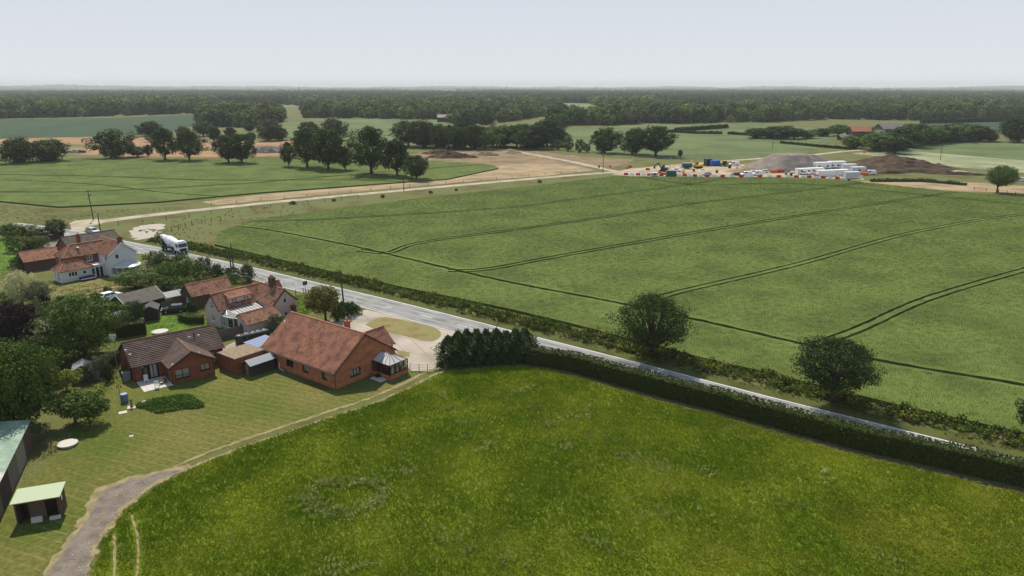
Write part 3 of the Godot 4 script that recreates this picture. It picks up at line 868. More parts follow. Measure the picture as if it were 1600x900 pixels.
# a clipped hedge along a line: dense foliage inside and loose leaves over its faces, all of one leaf colour
func hedge(path: PackedVector2Array, w: float, h: float, called: String, label: String, m: Material, dens := 26.0, size := 0.2, uneven := 0.08) -> Node3D:
	var o := thing(called, label, "hedge")
	var core := MB.new()
	for i in path.size() - 1:
		var a := Vector3(path[i].x, h * 0.45, path[i].y)
		var b := Vector3(path[i + 1].x, h * 0.45, path[i + 1].y)
		core.bar(a, b, w * 0.72, h * 0.86)
	put(core, "inner_foliage", m, o)
	var mb := MB.new()
	for i in path.size() - 1:
		var a := path[i]
		var b := path[i + 1]
		var L := a.distance_to(b)
		var d := (b - a) / L
		var s := Vector2(-d.y, d.x)
		var ends := 0.5
		var girth := w + 2 * h
		for k in int(L * girth * dens):
			var t := rng.randf() * (L + 2 * ends * 0.2) - ends * 0.2
			var g := rng.randf() * girth
			var bulge := 1.0 + uneven * 2.0 * patch_noise.get_noise_2d((a.x + d.x * t) * 6, (a.y + d.y * t) * 6)
			var hh := h * (1.0 + uneven * patch_noise.get_noise_2d((a.x + d.x * t) * 4 + 300, (a.y + d.y * t) * 4))
			var q: Vector2
			var y: float
			var out: Vector3
			if g < w or rng.randf() < 0.12:
				g = fmod(g, w)
				q = a + d * t + s * (g - w / 2) * bulge
				y = hh * rr(0.94, 1.02)
				out = Vector3.UP
			else:
				var e := 1.0 if g < w + h else -1.0
				y = fmod(g - w, h) / h * hh
				q = a + d * t + s * e * w * 0.5 * bulge * rr(0.88, 1.04)
				out = Vector3(s.x * e, 0.2, s.y * e)
			leaf(mb, Vector3(q.x, y, q.y), out, size, 0.8)
		if i == 0 or i == path.size() - 2:
			var e: Vector2 = a if i == 0 else b
			var ed: Vector2 = -d if i == 0 else d
			for k in int(w * h * dens):
				var q := e + ed * 0.05 + s * rr(-w / 2, w / 2)
				leaf(mb, Vector3(q.x, rr(0.05, h), q.y), Vector3(ed.x, 0.2, ed.y), size, 0.8)
	put(mb, "foliage", m, o)
	return o

func plants() -> void:
	proto("oak_near", 10.0, 1.9, 6.0, 96, 140, 0.14, 1.25, 0.7, 60, 0.36, 0.18, 0.14, 0.26, 0.2)
	proto("oak_near_b", 10.0, 2.5, 6.0, 100, 165, 0.14, 1.0, 0.75, 50, 0.31, 0.14, 0.15, 0.26, 0.2)
	proto("garden", 9.0, 0.8, 5.0, 80, 190, 0.155, 1.0, 0.8, 16, 0.25, 0.32, 0.17, 0.3, 0.7)
	proto("garden_b", 8.0, 1.2, 3.6, 52, 110, 0.15, 1.0, 0.85, 12, 0.2, 0.4, 0.18, 0.32, 0.7)
	proto("small", 5.0, 1.5, 2.4, 26, 110, 0.17, 1.0, 0.8, 12, 0.12, 0.35)
	leaf_spread = 0.7
	proto("oak_mid", 13.0, 1.6, 6.0, 56, 90, 0.36, 1.0, 0.8, 14, 0.42, 0.42, 0.17, 0.36, 0.6)
	proto("oak_mid_b", 14.0, 2.4, 6.0, 54, 90, 0.36, 1.2, 0.9, 14, 0.42, 0.5, 0.16, 0.36, 0.6)
	proto("oak_mid_c", 12.0, 0.6, 6.0, 56, 90, 0.36, 1.0, 0.9, 10, 0.4, 0.4, 0.18, 0.36, 0.8)
	leaf_spread = 0.4
	proto("wood_a", 12.0, 0.2, 5.2, 15, 34, 0.85, 1.0, 0.9, 3, 0.35, 0.25)
	proto("wood_b", 12.0, 0.2, 4.6, 13, 36, 0.85, 1.5, 1.0, 3, 0.35, 0.3)
	proto("wood_c", 12.0, 0.2, 5.6, 16, 30, 0.85, 1.0, 0.8, 3, 0.35, 0.3)
	leaf_spread = 0.75
	proto("bush_a", 3.0, 0.1, 2.0, 18, 75, 0.15, 1.0, 0.85, 5, 0.06)
	proto("bush_b", 3.0, 0.1, 2.0, 22, 65, 0.16, 1.3, 0.9, 5, 0.06, 0.35)
	proto("palm", 5.0, 1.6, 2.6, 46, 110, 0.16, 1.0, 0.9, 8, 0.16, 0.15)
	# conifer with stiff upright sprays
	var mb := MB.new()
	for i in 3000:
		var y := pow(rng.randf(), 0.85)
		var a := rr(0, TAU)
		var r := minf(1.0, 2.3 * (1.02 - y)) * rr(0.5, 1.0) * (1.0 + 0.3 * sin(a * 4 + y * 7) + 0.2 * sin(a * 9 - y * 15))
		var d := Vector3(cos(a), 0.55, sin(a))
		leaf(mb, Vector3(cos(a) * r * 1.25, 0.1 + y * 4.9, sin(a) * r * 1.25), d, 0.15, 0.5)
	for k in 5:
		var a := rr(0, TAU)
		for i in 60:
			var t := rng.randf()
			leaf(mb, Vector3(cos(a) * (0.35 - t * 0.1), 3.9 + t * 1.1 * rr(0.8, 1.15), sin(a) * (0.35 - t * 0.1)) + Vector3(rr(-0.12, 0.12), 0, rr(-0.12, 0.12)) * (1.2 - t), Vector3(cos(a), 0.4, sin(a)), 0.1, 0.8)
	var tm := MB.new()
	tm.tube(Vector3.ZERO, Vector3(0, 4.6, 0), 0.14, 0.03, 7)
	PROTO["conifer"] = {"h": 5.0, "R": 1.25, "crown": mb.mesh(), "trunk": tm.mesh()}

	# the two field oaks by the road
	tree("oak_near", [21.48, -102.46, 10.16, 6.21], "roadside_oak", "spreading oak on the verge beside the big barley field, limbs showing through its crown", "tree", M.leaf, "", 40)
	tree("oak_near_b", [42.17, -86.07, 9.03, 5.23], "roadside_oak", "round-headed oak on the verge near the road bend, with a bare straight trunk", "tree", M.leaf_dark, "", 100)
	tree("garden_b", [60.83, -75.19, 6.49, 2.25], "roadside_tree", "leafy tree at the end of the verge past both roadside oaks", "tree", M.leaf_dark)
	tree("oak_near_b", [189.85, -277.95, 10.67, 5.76], "roadside_oak", "lone round tree by the post fence at the stripped earth strip", "tree", M.leaf_bright)
	# row of oaks in the middle distance
	var row := [["oak_mid_c", [-265.26, -385.54, 14.15, 7.56]], ["oak_mid_c", [-256.5, -395.63, 12.44, 10.22]], ["oak_mid_c", [-229.78, -417.43, 16.33, 10.02]], ["oak_mid_b", [-194.26, -402.65, 18.21, 6.81]], ["oak_mid_b", [-179.1, -399.11, 17.03, 6.75]], ["oak_mid", [-153.48, -388.85, 15.61, 6.58]], ["oak_mid", [-145, -385.54, 16.48, 6.87]],
		["oak_mid_b", [-115.16, -369.79, 12.96, 3.3]], ["oak_mid_b", [-103.94, -363.84, 20.31, 7.8]], ["oak_mid", [-91.09, -355.24, 20.77, 7.62]], ["oak_mid_b", [-81.89, -352.47, 12.08, 3.78]], ["oak_mid_b", [-65.98, -336.65, 22.64, 8.74]], ["oak_mid_b", [-52.78, -329.25, 17.35, 6.19]], ["oak_mid", [-42.43, -317.58, 11.24, 5.13]]]
	var nth := ["first", "second", "third", "fourth", "fifth", "sixth", "seventh", "eighth", "ninth", "tenth", "eleventh", "twelfth", "thirteenth", "last"]
	var cnt := -1
	for r in row:
		cnt += 1
		tree(r[0], r[1], "field_oak", "%s oak of the crop-field row, counting from the parked worker cars towards the haul track" % nth[cnt], "tree", [M.leaf, M.leaf_dark, M.leaf][rng.randi() % 3], "oaks in a row across the left crop field")
	tree("small", [-207.15, -409.91, 8.25, 2.19], "field_sapling", "thin ivy-covered sapling in the row of oaks", "tree", M.leaf_dark)
	for r in [[57.97, -450.42, 15.62, 8], [73.74, -441.7, 16.09, 7.84], [85.82, -429.23, 18.24, 9.54]]:
		cnt += 1
		tree(["oak_mid", "oak_mid_c"][rng.randi() % 2], r, "field_oak", ["big oak of the three nearest the round field bushes", "middle oak of the three behind the compound track", "widest oak of the three, beside the bushy sapling"][cnt - 14], "tree", M.leaf, "three oaks behind the compound")
	tree("small", [96.77, -413.64, 5.07, 1.47], "field_sapling", "small bushy sapling beside the three big oaks", "tree", M.leaf)
	# trees behind the row
	for r in [[-302.23, -604.33, 12.47, 8.53], [-243.24, -540.64, 11.67, 5.73], [-256.92, -604.33, 12.47, 7.46], [-222.22, -540.64, 11.67, 4.78], [-220.4, -567.24, 9.78, 4.01], [-194.5, -540.64, 7.48, 3.35], [-185.87, -553.63, 16.2, 8.32], [-180.16, -560.36, 10.15, 6.93], [-151.01, -540.64, 15.37, 7.65], [-136.11, -560.36, 16.86, 8.91], [-71.65, -499.54, 18.09, 10.62], [-61.27, -494.16, 18.33, 9.63], [-265.23, -540.64, 6.55, 6.69], [-243.52, -674.7, 6.95, 4.75], [-221.11, -425.23, 5.95, 5.29]]:
		tree(["oak_mid", "oak_mid_c"][rng.randi() % 2], r, "hedgerow_tree", "rounded hedgerow tree beyond the orange earthworks", "tree", [M.leaf_dark, M.leaf, M.leaf_olive][rng.randi() % 3], "hedgerow trees beyond the earthworks")
	for i in 30:
		var g: Vector2 = Vector2(-54.86, -483.74).lerp(Vector2(30, -483.74), i / 29.0) + Vector2(rr(-5, 5), rr(-22, 8))
		tree(["oak_mid", "oak_mid_c", "oak_mid_b"][rng.randi() % 3], [g.x, g.y, rr(12.0, 16.5) + (3.0 if i == 7 else 0.0), rr(5.2, 7.6)], "grove_tree", "tree in the dense grove behind the spoil heaps", "tree", [M.leaf_dark, M.leaf, M.leaf_bright, M.leaf][rng.randi() % 4], "trees of the dense grove")
	tree("oak_mid", [24.59, -505.03, 18.28, 9.84], "grove_tree", "dark broad tree at the end of the dense grove", "tree", M.leaf_dark)
	for r in [[29.4, -473.74, 7, 5.04], [36.22, -464.13, 9.28, 3.7], [42.38, -454.9, 8.32, 3.63], [47.63, -454.9, 5.55, 2.42]]:
		bush(r, "field_bush", "round bush between the dense grove and the three oaks", M.leaf, "bushes between grove and oaks", "bush_a")
	# farm trees on the right
	for r in [[197.61, -581.53, 8.02, 9.75], [207.88, -581.53, 9.52, 9.75], [213.96, -574.3, 10.39, 9.63], [223.09, -574.3, 8.42, 9.13], [246.94, -473.74, 11.51, 10.08], [270.46, -494.16, 14.52, 11.38], [302.71, -528.24, 12.32, 11.21], [332.61, -547.06, 12.27, 11.6], [349.73, -553.63, 12.41, 11.74], [249, -516.38, 8.05, 7.31], [236.78, -446.02, 10.09, 7.92], [237.14, -581.53, 6.52, 6.67], [258.52, -604.33, 6.77, 6.93], [275.37, -612.33, 9.48, 7.56], [229.31, -483.74, 8.4, 7.72], [236.69, -464.13, 11.68, 10.7], [270.47, -505.03, 12.23, 9.84], [287.83, -516.38, 15.15, 11.88], [320.18, -540.64, 12.13, 10.51], [342.39, -553.63, 13.36, 12.72], [356.09, -553.63, 10.51, 8.8], [357.46, -540.64, 6.55, 4.78], [377.53, -540.64, 18.6, 11.47], [298.49, -604.33, 7.81, 5.33]]:
		tree(["oak_mid", "oak_mid_c", "oak_mid_c"][rng.randi() % 3], r, "farm_tree", "leafy tree screening the far farm buildings", "tree", [M.leaf_dark, M.leaf, M.leaf_bright][rng.randi() % 3], "trees round the far farm")
	hedge(pts([149.32, -665.03, 176.01, -689.72, 214.92, -727.47]), 3.5, 3.5, "field_hedge", "long dark hedge across the field behind the compound", M.leaf_dark, 1.6, 0.8, 0.3)
	hedge(pts([142.46, -660.3, 160.12, -637.61, 183.05, -633.26]), 2.5, 2.2, "field_hedge", "lower dark hedge below the long field hedge", M.leaf_dark, 2.0, 0.7, 0.3)
	hedge(pts([187.37, -628.96, 202.48, -612.33]), 2.5, 2.2, "field_hedge", "short dark hedge running to the farm trees", M.leaf_dark, 2.0, 0.7, 0.3)
	hedge(pts([196.2, -528.24, 207.88, -499.54, 222.58, -473.74]), 2.0, 1.6, "field_hedge", "low clipped hedge below the farm paddock", M.leaf_dark, 2.5, 0.6, 0.2)
	hedge(pts([156.26, -310.96, 178.58, -310.96, 190.44, -298.48]), 1.6, 1.2, "field_hedge", "weedy hedge bank below the grass strip by the compound", M.leaf, 3.0, 0.5, 0.6)
	hedge(pts([582.06, -861.8, 495.99, -831.16, 458.77, -816.63]), 4.0, 4.5, "field_hedge", "far hedge behind the blue green field", M.leaf_dark, 1.2, 1.0, 0.3)
	# clipped hedge and conifers of the near pasture
	hedge(smooth_line(pts([2.32, -100.08, 9.36, -96.82, 16.98, -90.84, 27.28, -83.57, 31.68, -80.13, 39.35, -74.42, 46.04, -70.47, 52.31, -66.62, 60.66, -61.64]), 3), 2.1, 2.5, "clipped_hedge", "long flat-topped clipped hedge between the pasture and the road", M.leaf_hedge, 34.0, 0.17, 0.07)
	var ends := [Vector2(-9.46, -99.06), Vector2(2.14, -100.86)]
	for i in 9:
		var q: Vector2 = ends[0].lerp(ends[1], i / 8.0)
		tree("conifer", [q.x, q.y, [4.6, 5.3, 4.5, 5.1, 4.3, 5.2, 4.8, 5.0, 3.8][i], rr(1.5, 1.8)], "conifer", "%s dark conifer of the pasture-side row, counting from the field gate" % nth[i], "tree", M.leaf_conifer, "conifers in the screen beside the drive")
	for i in 8:
		var q: Vector2 = ends[0].lerp(ends[1], (i + 0.5) / 8.0) + Vector2(0.5, -1.2)
		tree("conifer", [q.x, q.y, rr(4.2, 5.2), rr(1.5, 1.9)], "conifer", "%s dark conifer of the road-side row, counting from the drive" % nth[i], "tree", M.leaf_conifer, "conifers in the screen beside the drive")
	# gardens
	tree("garden", [-65.81, -102.46, 9.76, 5.71], "garden_tree", "big broad garden tree between the copper tree and the black garage", "tree", M.leaf_garden)
	tree("garden", [-78.28, -105.79, 7.74, 3.65], "copper_beech", "dark purple-leaved tree beside the corrugated shed", "tree", M.leaf_purple)
	tree("garden", [-59.06, -78.42, 11.15, 4.82], "garden_tree", "huge leafy tree overhanging the green barn roof", "tree", M.leaf_garden)
	tree("garden", [-61.43, -75.19, 12.72, 4.49], "garden_tree", "leafy tree behind the huge one overhanging the green barn", "tree", M.leaf_garden)
	tree("small", [-53.91, -79.96, 4.11, 2.69], "fruit_tree", "small spreading fruit tree on the lawn with bare lower stem", "tree", M.leaf_garden)
	tree("small", [-51.77, -79.27, 3.67, 1.88], "fruit_tree", "low bushy fruit tree leaning over the lawn", "tree", M.leaf_garden)
	tree("small", [-60.92, -89.76, 3.01, 1.66], "golden_tree", "small golden-leaved tree beside the garden shed", "tree", M.leaf_yellow)
	tree("garden_b", [-92.61, -128.67, 7.01, 2.91], "blossom_tree", "pale cream-blossomed tree beside the white house", "tree", M.blossom)
	tree("garden_b", [-89.21, -128.67, 4.78, 2.67], "garden_tree", "grey green tree beside the cream-blossomed tree", "tree", M.leaf_grey)
	tree("garden_b", [-77.61, -141.11, 3.95, 4.36], "garden_tree", "spreading flat tree over the gravel yard", "tree", M.leaf_garden)
	tree("garden_b", [-124.2, -191.29, 5.32, 2.98], "garden_tree", "dark round tree at the corner where the track meets the road", "tree", M.leaf_dark)
	tree("palm", [-32.97, -119.51, 6.12, 2.95], "cabbage_palm", "shaggy golden green palm on a bare trunk by the drive", "tree", M.leaf_palm)
	tree("garden_b", [-65.43, -117.41, 4.43, 2.12], "garden_tree", "dense dark tree in front of the black garage", "tree", M.leaf_dark)
	var bs := [[[-83.6, -162.03, 3.07, 3], "leaf"], [[-77.33, -152.56, 4.37, 3.12], "leaf_olive"], [[-75.57, -157.16, 3.29, 2.92], "leaf"], [[-72.52, -146.11, 4.49, 3.27], "leaf_bright"], [[-68.83, -147.68, 4.53, 3.03], "leaf"], [[-70.52, -158.35, 2.41, 2.06], "leaf_dark"], [[-63.81, -148.2, 3.13, 2.49], "leaf_dark"],
		[[-61.31, -150.35, 2.16, 1.68], "leaf_dark"], [[-56.16, -146.11, 3.79, 1.91], "leaf_olive"], [[-58.78, -145.09, 2.1, 1.22], "leaf_bright"], [[-66, -138.73, 3.09, 2.86], "leaf"], [[-70.16, -138.73, 3.09, 2.6], "leaf"], [[-76.34, -146.11, 3.09, 2.45], "leaf"], [[-62.05, -132.01, 2.84, 1.74], "leaf_bright"],
		[[-65.16, -132.01, 2.32, 1.49], "leaf"], [[-63.5, -143.07, 1.94, 1.6], "leaf"]]
	for b in bs:
		bush(b[0], "garden_shrub", "leafy shrub in the thicket between the white house and the pink cottage", M[b[1] if b[1] != "leaf" else "leaf_garden"], "shrubs between the white house and the cottage")
	for b in [[-59.68, -140.15, 2.17, 1.57], [-59.89, -143.07, 2.21, 1.47], [-62.68, -136.42, 2.12, 1.79], [-70.97, -133.74, 2.09, 1.51], [-70.1, -136.42, 2.26, 1.79], [-82.06, -145.6, 1.83, 1.49], [-73.05, -112.75, 3.39, 1.93], [-67.87, -114.7, 2.18, 1.42], [-73.28, -102.73, 3.56, 2.17], [-69.62, -91.49, 3.81, 2.14], [-65.35, -91.49, 3.34, 1.78], [-63.03, -91.49, 2.39, 1.16], [-59.22, -125.48, 1.98, 1.18], [-58.33, -132.01, 1.94, 1.12], [-65.86, -135.52, 2.11, 1.53]]:
		bush(b, "boundary_shrub", "rough green shrub filling the garden boundaries between sheds and garages", [M.leaf_garden, M.leaf, M.leaf_bright, M.leaf_olive][rng.randi() % 4], "shrubs along the garden boundaries")
	for b in [[[-30.17, -121.69, 3.13, 1.61], "leaf_dark"], [[-29.35, -123.18, 2.56, 1.16], "leaf_conifer"], [[-28.34, -123.94, 1.59, 1.05], "leaf_bright"], [[-30.93, -119.51, 2.85, 1.36], "leaf"]]:
		bush(b[0], "drive_shrub", "shrub at the drive mouth beside the shaggy palm", M[b[1]], "shrubs beside the palm")
	bush([-39.96, -113.4, 3.18, 1.73], "laurel", "pale glossy laurel between the cottage outhouse and the bungalow roof", M.leaf_grey)
	bush([-39.48, -116.04, 2.09, 1.32], "laurel", "smaller pale laurel touching the bungalow roof", M.leaf_grey)
	for b in [[[-59.52, -92.83, 2.71, 1.08], "leaf_grey"], [[-58.74, -94.67, 3.14, 1.47], "leaf_grey"], [[-63.55, -98.55, 1.22, 0.95], "leaf_bright"], [[-66.33, -96.58, 3.48, 1.87], "leaf"], [[-70.92, -101.66, 3.11, 1.76], "leaf"], [[-56.82, -92.83, 2.32, 0.81], "leaf_dark"]]:
		bush(b[0], "border_shrub", "grey green shrub along the fence behind the garden shed", M[b[1]], "shrubs behind the garden shed")
	for b in [[[-81.98, -123.94, 3.42, 1.64], "leaf_dark"], [[-80.52, -127.05, 2.5, 1.2], "leaf"], [[-80.19, -131.16, 1.93, 1.23], "leaf"], [[-80.35, -135.52, 1.72, 1.14], "leaf_dark"], [[-77.21, -113.4, 4.75, 2.38], "leaf_grey"], [[-82.04, -116.72, 4.63, 2.22], "leaf_grey"], [[-77.53, -118.45, 3.18, 1.8], "leaf"], [[-85.89, -115.04, 5.14, 2.19], "leaf"], [[-95.52, -128.67, 2.78, 1.94], "leaf_bright"], [[-87.47, -127.05, 2.5, 1.44], "leaf_purple"]]:
		bush(b[0], "garden_shrub", "shrub in the mixed border in front of the white house", M[b[1] if b[1] != "leaf" else "leaf_garden"], "shrubs in front of the white house")
	for b in [[[-136.83, -191.29, 3.91, 3.86], "leaf"], [[-134.19, -194.77, 2.9, 3.21], "leaf"], [[-128.06, -191.29, 2.85, 3.16], "leaf_dark"], [[-124.57, -175.52, 3.95, 3.24], "leaf"], [[-121.61, -178.47, 3.35, 2.96], "leaf"], [[-143.71, -197.45, 2.38, 2.89], "leaf_dark"], [[-110.92, -158.35, 3.01, 1.76], "leaf_dark"], [[-110.68, -154.26, 3.39, 1.72], "leaf"]]:
		bush(b[0], "bramble", "rambling bramble bush between the paddock and the track junction", M[b[1] if b[1] != "leaf" else "leaf_garden"], "brambles by the junction")
	hedge(pts([-65.44, -111.17, -63.59, -112.11, -61.61, -113.07]), 1.6, 2.3, "garden_hedge", "clipped garden hedge with a square end beside the bright lawn", M.leaf_hedge, 40, 0.14, 0.1)
	hedge(pts([-58.89, -120.23, -56.18, -118.45, -54.31, -118.8]), 1.3, 1.3, "garden_hedge", "low round-topped hedge along the cottage lawn", M.leaf, 45, 0.13, 0.15)
	hedge(pts([-69.48, -120.23, -65.1, -115.04]), 1.2, 1.3, "garden_hedge", "short hedge by the grey summerhouse", M.leaf, 45, 0.13, 0.15)
	for q in [[[-77.28, -249.65, 1.13, 1.36], "first"], [[-64.39, -256.2, 0.93, 0.93], "second"], [[-48.27, -264.65, 1.2, 0.96], "third"], [[-31.62, -276.22, 1, 1], "fourth"], [[-22.19, -283.28, 0.89, 0.77], "fifth"], [[11.84, -306.69, 1.37, 1.1], "last"]]:
		bush(q[0], "track_bush", q[1] + " small dark bush along the near edge of the haul track, counting from the road", M.leaf_dark, "bushes along the haul track")
	# round bed of tall plants on the lawn
	var o := thing("flower_bed", "round bed of tall reedy plants on the mown lawn", "flower bed")
	var c: Vector2 = Vector2(-44.5, -85.29)
	mb = MB.new()
	for i in 2600:
		var a := rr(0, TAU)
		var r := sqrt(rng.randf())
		var p := Vector3(c.x + cos(a) * r * 4.2 * (1.0 + 0.15 * sin(a * 3)), 0, c.y + sin(a) * r * 2.3 * (1.0 + 0.2 * sin(a * 4 + 1)))
		var h := rr(0.3, 1.0) * (1.15 - r * 0.6)
		var q := p + Vector3(rr(-0.25, 0.25), h, rr(-0.25, 0.25))
		var g := rr(0.7, 1.3)
		mb.col = Color(2.1 * g, 1.95 * g, 1.1 * g) if rng.randf() < 0.9 or p.x < c.x + 1.5 else Color(3.2, 1.1, 0.8)
		mb.tri(p + Vector3(-0.06, 0, rr(-0.05, 0.05)), q, p + Vector3(0.06, 0, rr(-0.05, 0.05)))
		if i % 2 == 0:
			leaf(mb, q * 0.6 + p * 0.4, Vector3.UP, 0.16, 1.0)
	put(mb, "foliage", M.leaf_bright, o)


# ---------- houses ----------
const PANTILE := [[0.17, 0.07, 0.042], [0.25, 0.105, 0.06], [0.31, 0.14, 0.08], [0.23, 0.115, 0.072]]
const PANTILE_MIX := [[0.1, 0.056, 0.038], [0.2, 0.09, 0.054], [0.31, 0.143, 0.084], [0.17, 0.1, 0.062]]
const PANTILE_WEATHERED := [[0.13, 0.056, 0.034], [0.2, 0.083, 0.05], [0.25, 0.105, 0.063], [0.32, 0.125, 0.062]]
const DARKTILE := [[0.045, 0.026, 0.02], [0.06, 0.036, 0.028], [0.085, 0.052, 0.04]]

func face(x0: float, z0: float, x1: float, z1: float) -> Array:   # wall frame from one corner to the next; outside is to the right of the way
	var d := Vector3(x1 - x0, 0, z1 - z0)
	var u := d.normalized()
	return [Vector3(x0, 0, z0), u, Vector3(-u.z, 0, u.x), d.length()]

func plain(L: float, h: float) -> Array:
	return [[0, 0], [L, 0], [L, h], [0, h]]

func gabled(L: float, h: float, top: float) -> Array:
	return [[0, 0], [L, 0], [L, h], [L / 2, top], [0, h]]

func chimney(parent: Node, c: Vector3, w: float, d: float, y0: float, y1: float, m: Material, pots := 1) -> void:
	var mb := MB.new()
	mb.box(c + Vector3.UP * (y0 + y1) / 2, Vector3(w, y1 - y0, d))
	mb.box(c + Vector3.UP * (y1 - 0.12), Vector3(w + 0.12, 0.14, d + 0.12))
	var ch := put(mb, "chimney", m, parent)
	for i in pots:
		var p := MB.new()
		p.tube(c + Vector3((i - (pots - 1) / 2.0) * 0.4, y1, 0), c + Vector3((i - (pots - 1) / 2.0) * 0.4, y1 + 0.4, 0), 0.14, 0.11, 9)
		put(p, "chimney_pot", M.ridge, ch)

func houses() -> void:
	brick_bungalow()
	brown_bungalow()
	pink_cottage()
	white_house()
	outbuildings()

func brick_bungalow() -> void:
	var h := thing("brick_bungalow", "orange brick bungalow with one broad pantiled roof and a glass conservatory", "house", Vector3(-27.37, 0, -99.45), -37)
	var X := 8.3
	var Z := 5.6
	var hg := 2.45
	var f := face(-X, Z, X, Z)
	var wf := [[2.3, 0.2, 3.4, 2.1], [5.7, 1.0, 7.3, 2.1], [9.4, 1.0, 10.8, 2.1], [13.7, 0.95, 14.8, 2.1]]
	wall(h, f, plain(2 * X, hg), wf, M.brick)
	for i in 4:
		window(h, f, wf[i], M.brown, [1, 2, 2, 2][i], M.curtain if i > 1 else null)
	f = face(X, Z, X, -Z)
	var wg := [[2.6, 0.9, 4.5, 2.05], [7.4, 0.1, 9.0, 2.1]]
	wall(h, f, gabled(2 * Z, hg, 6.35), wg, M.brick)
	window(h, f, wg[0], M.brown, 3, M.curtain)
	window(h, f, wg[1], M.brown, 2)
	f = face(X, -Z, -X, -Z)
	var wb := [[2.0, 0.9, 3.8, 2.1], [7.5, 0.1, 8.5, 2.1], [11.5, 0.9, 13.3, 2.1]]
	wall(h, f, plain(2 * X, hg), wb, M.brick)
	for w in wb:
		window(h, f, w, M.brown, 2)
	wall(h, face(-X, -Z, -X, Z), gabled(2 * Z, hg, 6.35), [], M.brick)
	gable_roof(h, Vector3.ZERO, 8.47, 5.9, 2.42, 6.55, [0.3, 0.31, 0.055], PANTILE_WEATHERED, M.tile, M.ridge)
	chimney(h, Vector3(3.1, 0, -1.3), 0.75, 0.55, 5.0, 7.1, M.brick, 1)
	# cross gable towards the road
	var b := Basis(Vector3.UP, PI / 2)
	wall(h, face(6.2, -7.2, 1.8, -7.2), gabled(4.4, hg, 4.6), [[1.4, 0.9, 3.0, 2.0]], M.brick)
	wall(h, face(6.2, -5.6, 6.2, -7.2), plain(1.6, hg), [], M.brick)
	wall(h, face(1.8, -7.2, 1.8, -5.6), plain(1.6, hg), [], M.brick)
	window(h, face(6.2, -7.2, 1.8, -7.2), [1.4, 0.9, 3.0, 2.0], M.brown, 2)
	gable_roof(h, Vector3(4.0, 0, -5.2), 2.3, 2.45, 2.42, 4.75, [0.3, 0.31, 0.055], PANTILE, M.tile, M.ridge, 90)
	var g := MB.new()
	g.box(Vector3(0, 2.3, 6.0), Vector3(16.9, 0.1, 0.12))
	put(g, "gutter", M.brown, h)
	for s in [[8.34, 5.64], [-8.0, 5.66]]:
		g = MB.new()
		g.tube(Vector3(s[0], 0, s[1] + 0.06), Vector3(s[0], 2.3, s[1] + 0.06), 0.05, 0.05, 7)
		put(g, "downpipe", M.brown, h)
	g = MB.new()
	g.tube(Vector3(-7.4, 5.4, 2.0), Vector3(-7.4, 5.85, 1.95), 0.1, 0.1, 8)
	put(g, "roof_vent", M.white, h)
	# conservatory
	var x0 := 8.35
	var x1 := 11.9
	var z0 := -4.6
	var z1 := -1.1
	var dw := MB.new()
	for q in [[x0, z1, x1, z1], [x1, z1, x1, z0], [x1, z0, x0, z0]]:
		dw.bar(Vector3(q[0], 0.35, q[1]), Vector3(q[2], 0.35, q[3]), 0.2, 0.7)
	var con := put(dw, "conservatory", M.brick, h)
	con.set_meta("label", "conservatory with a pyramid glass roof on a low brick wall")
	var fr := MB.new()
	var ap := Vector3(10.0, 3.15, (z0 + z1) / 2)
	var aw := Vector3(8.4, 3.15, (z0 + z1) / 2)
	var k := [Vector3(x0, 2.15, z1), Vector3(x1, 2.15, z1), Vector3(x1, 2.15, z0), Vector3(x0, 2.15, z0)]
	for i in 3:
		var a: Vector3 = k[i]
		var c: Vector3 = k[i + 1]
		fr.bar(a, c, 0.14, 0.14)
		fr.bar(a - Vector3.UP * 1.4, c - Vector3.UP * 1.4, 0.12, 0.1)
		fr.bar(a - Vector3.UP * 0.45, c - Vector3.UP * 0.45, 0.06, 0.07)
		for j in 5:
			var p := a.lerp(c, j / 4.0)
			fr.bar(p, p - Vector3.UP * 1.4, 0.09, 0.09, Vector3.RIGHT)
			if j < 4:
				var gl := MB.new()
				var q := a.lerp(c, (j + 1) / 4.0)
				gl.quad(p - Vector3.UP * 0.1, q - Vector3.UP * 0.1, q - Vector3.UP * 1.36, p - Vector3.UP * 1.36, (a + c) / 2 - Vector3(10, 2.15, -2.8))
				put(gl, "pane", M.glass, con)
	for q in [k[1], k[2], k[1].lerp(k[2], 0.33), k[1].lerp(k[2], 0.67), k[0].lerp(k[1], 0.72), k[3].lerp(k[2], 0.72), k[0].lerp(k[1], 0.4), k[3].lerp(k[2], 0.4)]:
		fr.bar(q, ap if q.x > 10.5 else Vector3(q.x, 3.15, ap.z), 0.07, 0.07)
	fr.bar(aw, ap, 0.1, 0.1)
	put(fr, "frame", M.brown, con)
	for q in [[k[1], k[2], ap], [k[0], k[1], ap, aw], [k[3], k[2], ap, aw]]:
		var r := MB.new()
		if q.size() == 3:
			r.tout(q[0], q[1], q[2], Vector3.UP)
		else:
			r.quad(q[0], q[1], q[2], q[3], Vector3.UP)
		put(r, "roof_panel", M.polycarb, con)
	for i in 3:
		var bl := MB.new()
		bl.box(Vector3(11.7, 1.3, z0 + 0.75 + i * 1.0), Vector3(0.04, 1.1, 0.5))
		put(bl, "blind", M.curtain, con)
	# small things by its walls
	var pt := MB.new()
	pt.box(Vector3(0, 0.04, 0), Vector3(2.2, 0.08, 1.4))
	var po := put(pt, "patio", M.slab)
	po.position = Vector3(-18.9, 0, -93.7)
	po.rotation.y = deg_to_rad(-37)
	tag(po, "small pale paved patio between the gable wall and the conservatory", "patio")
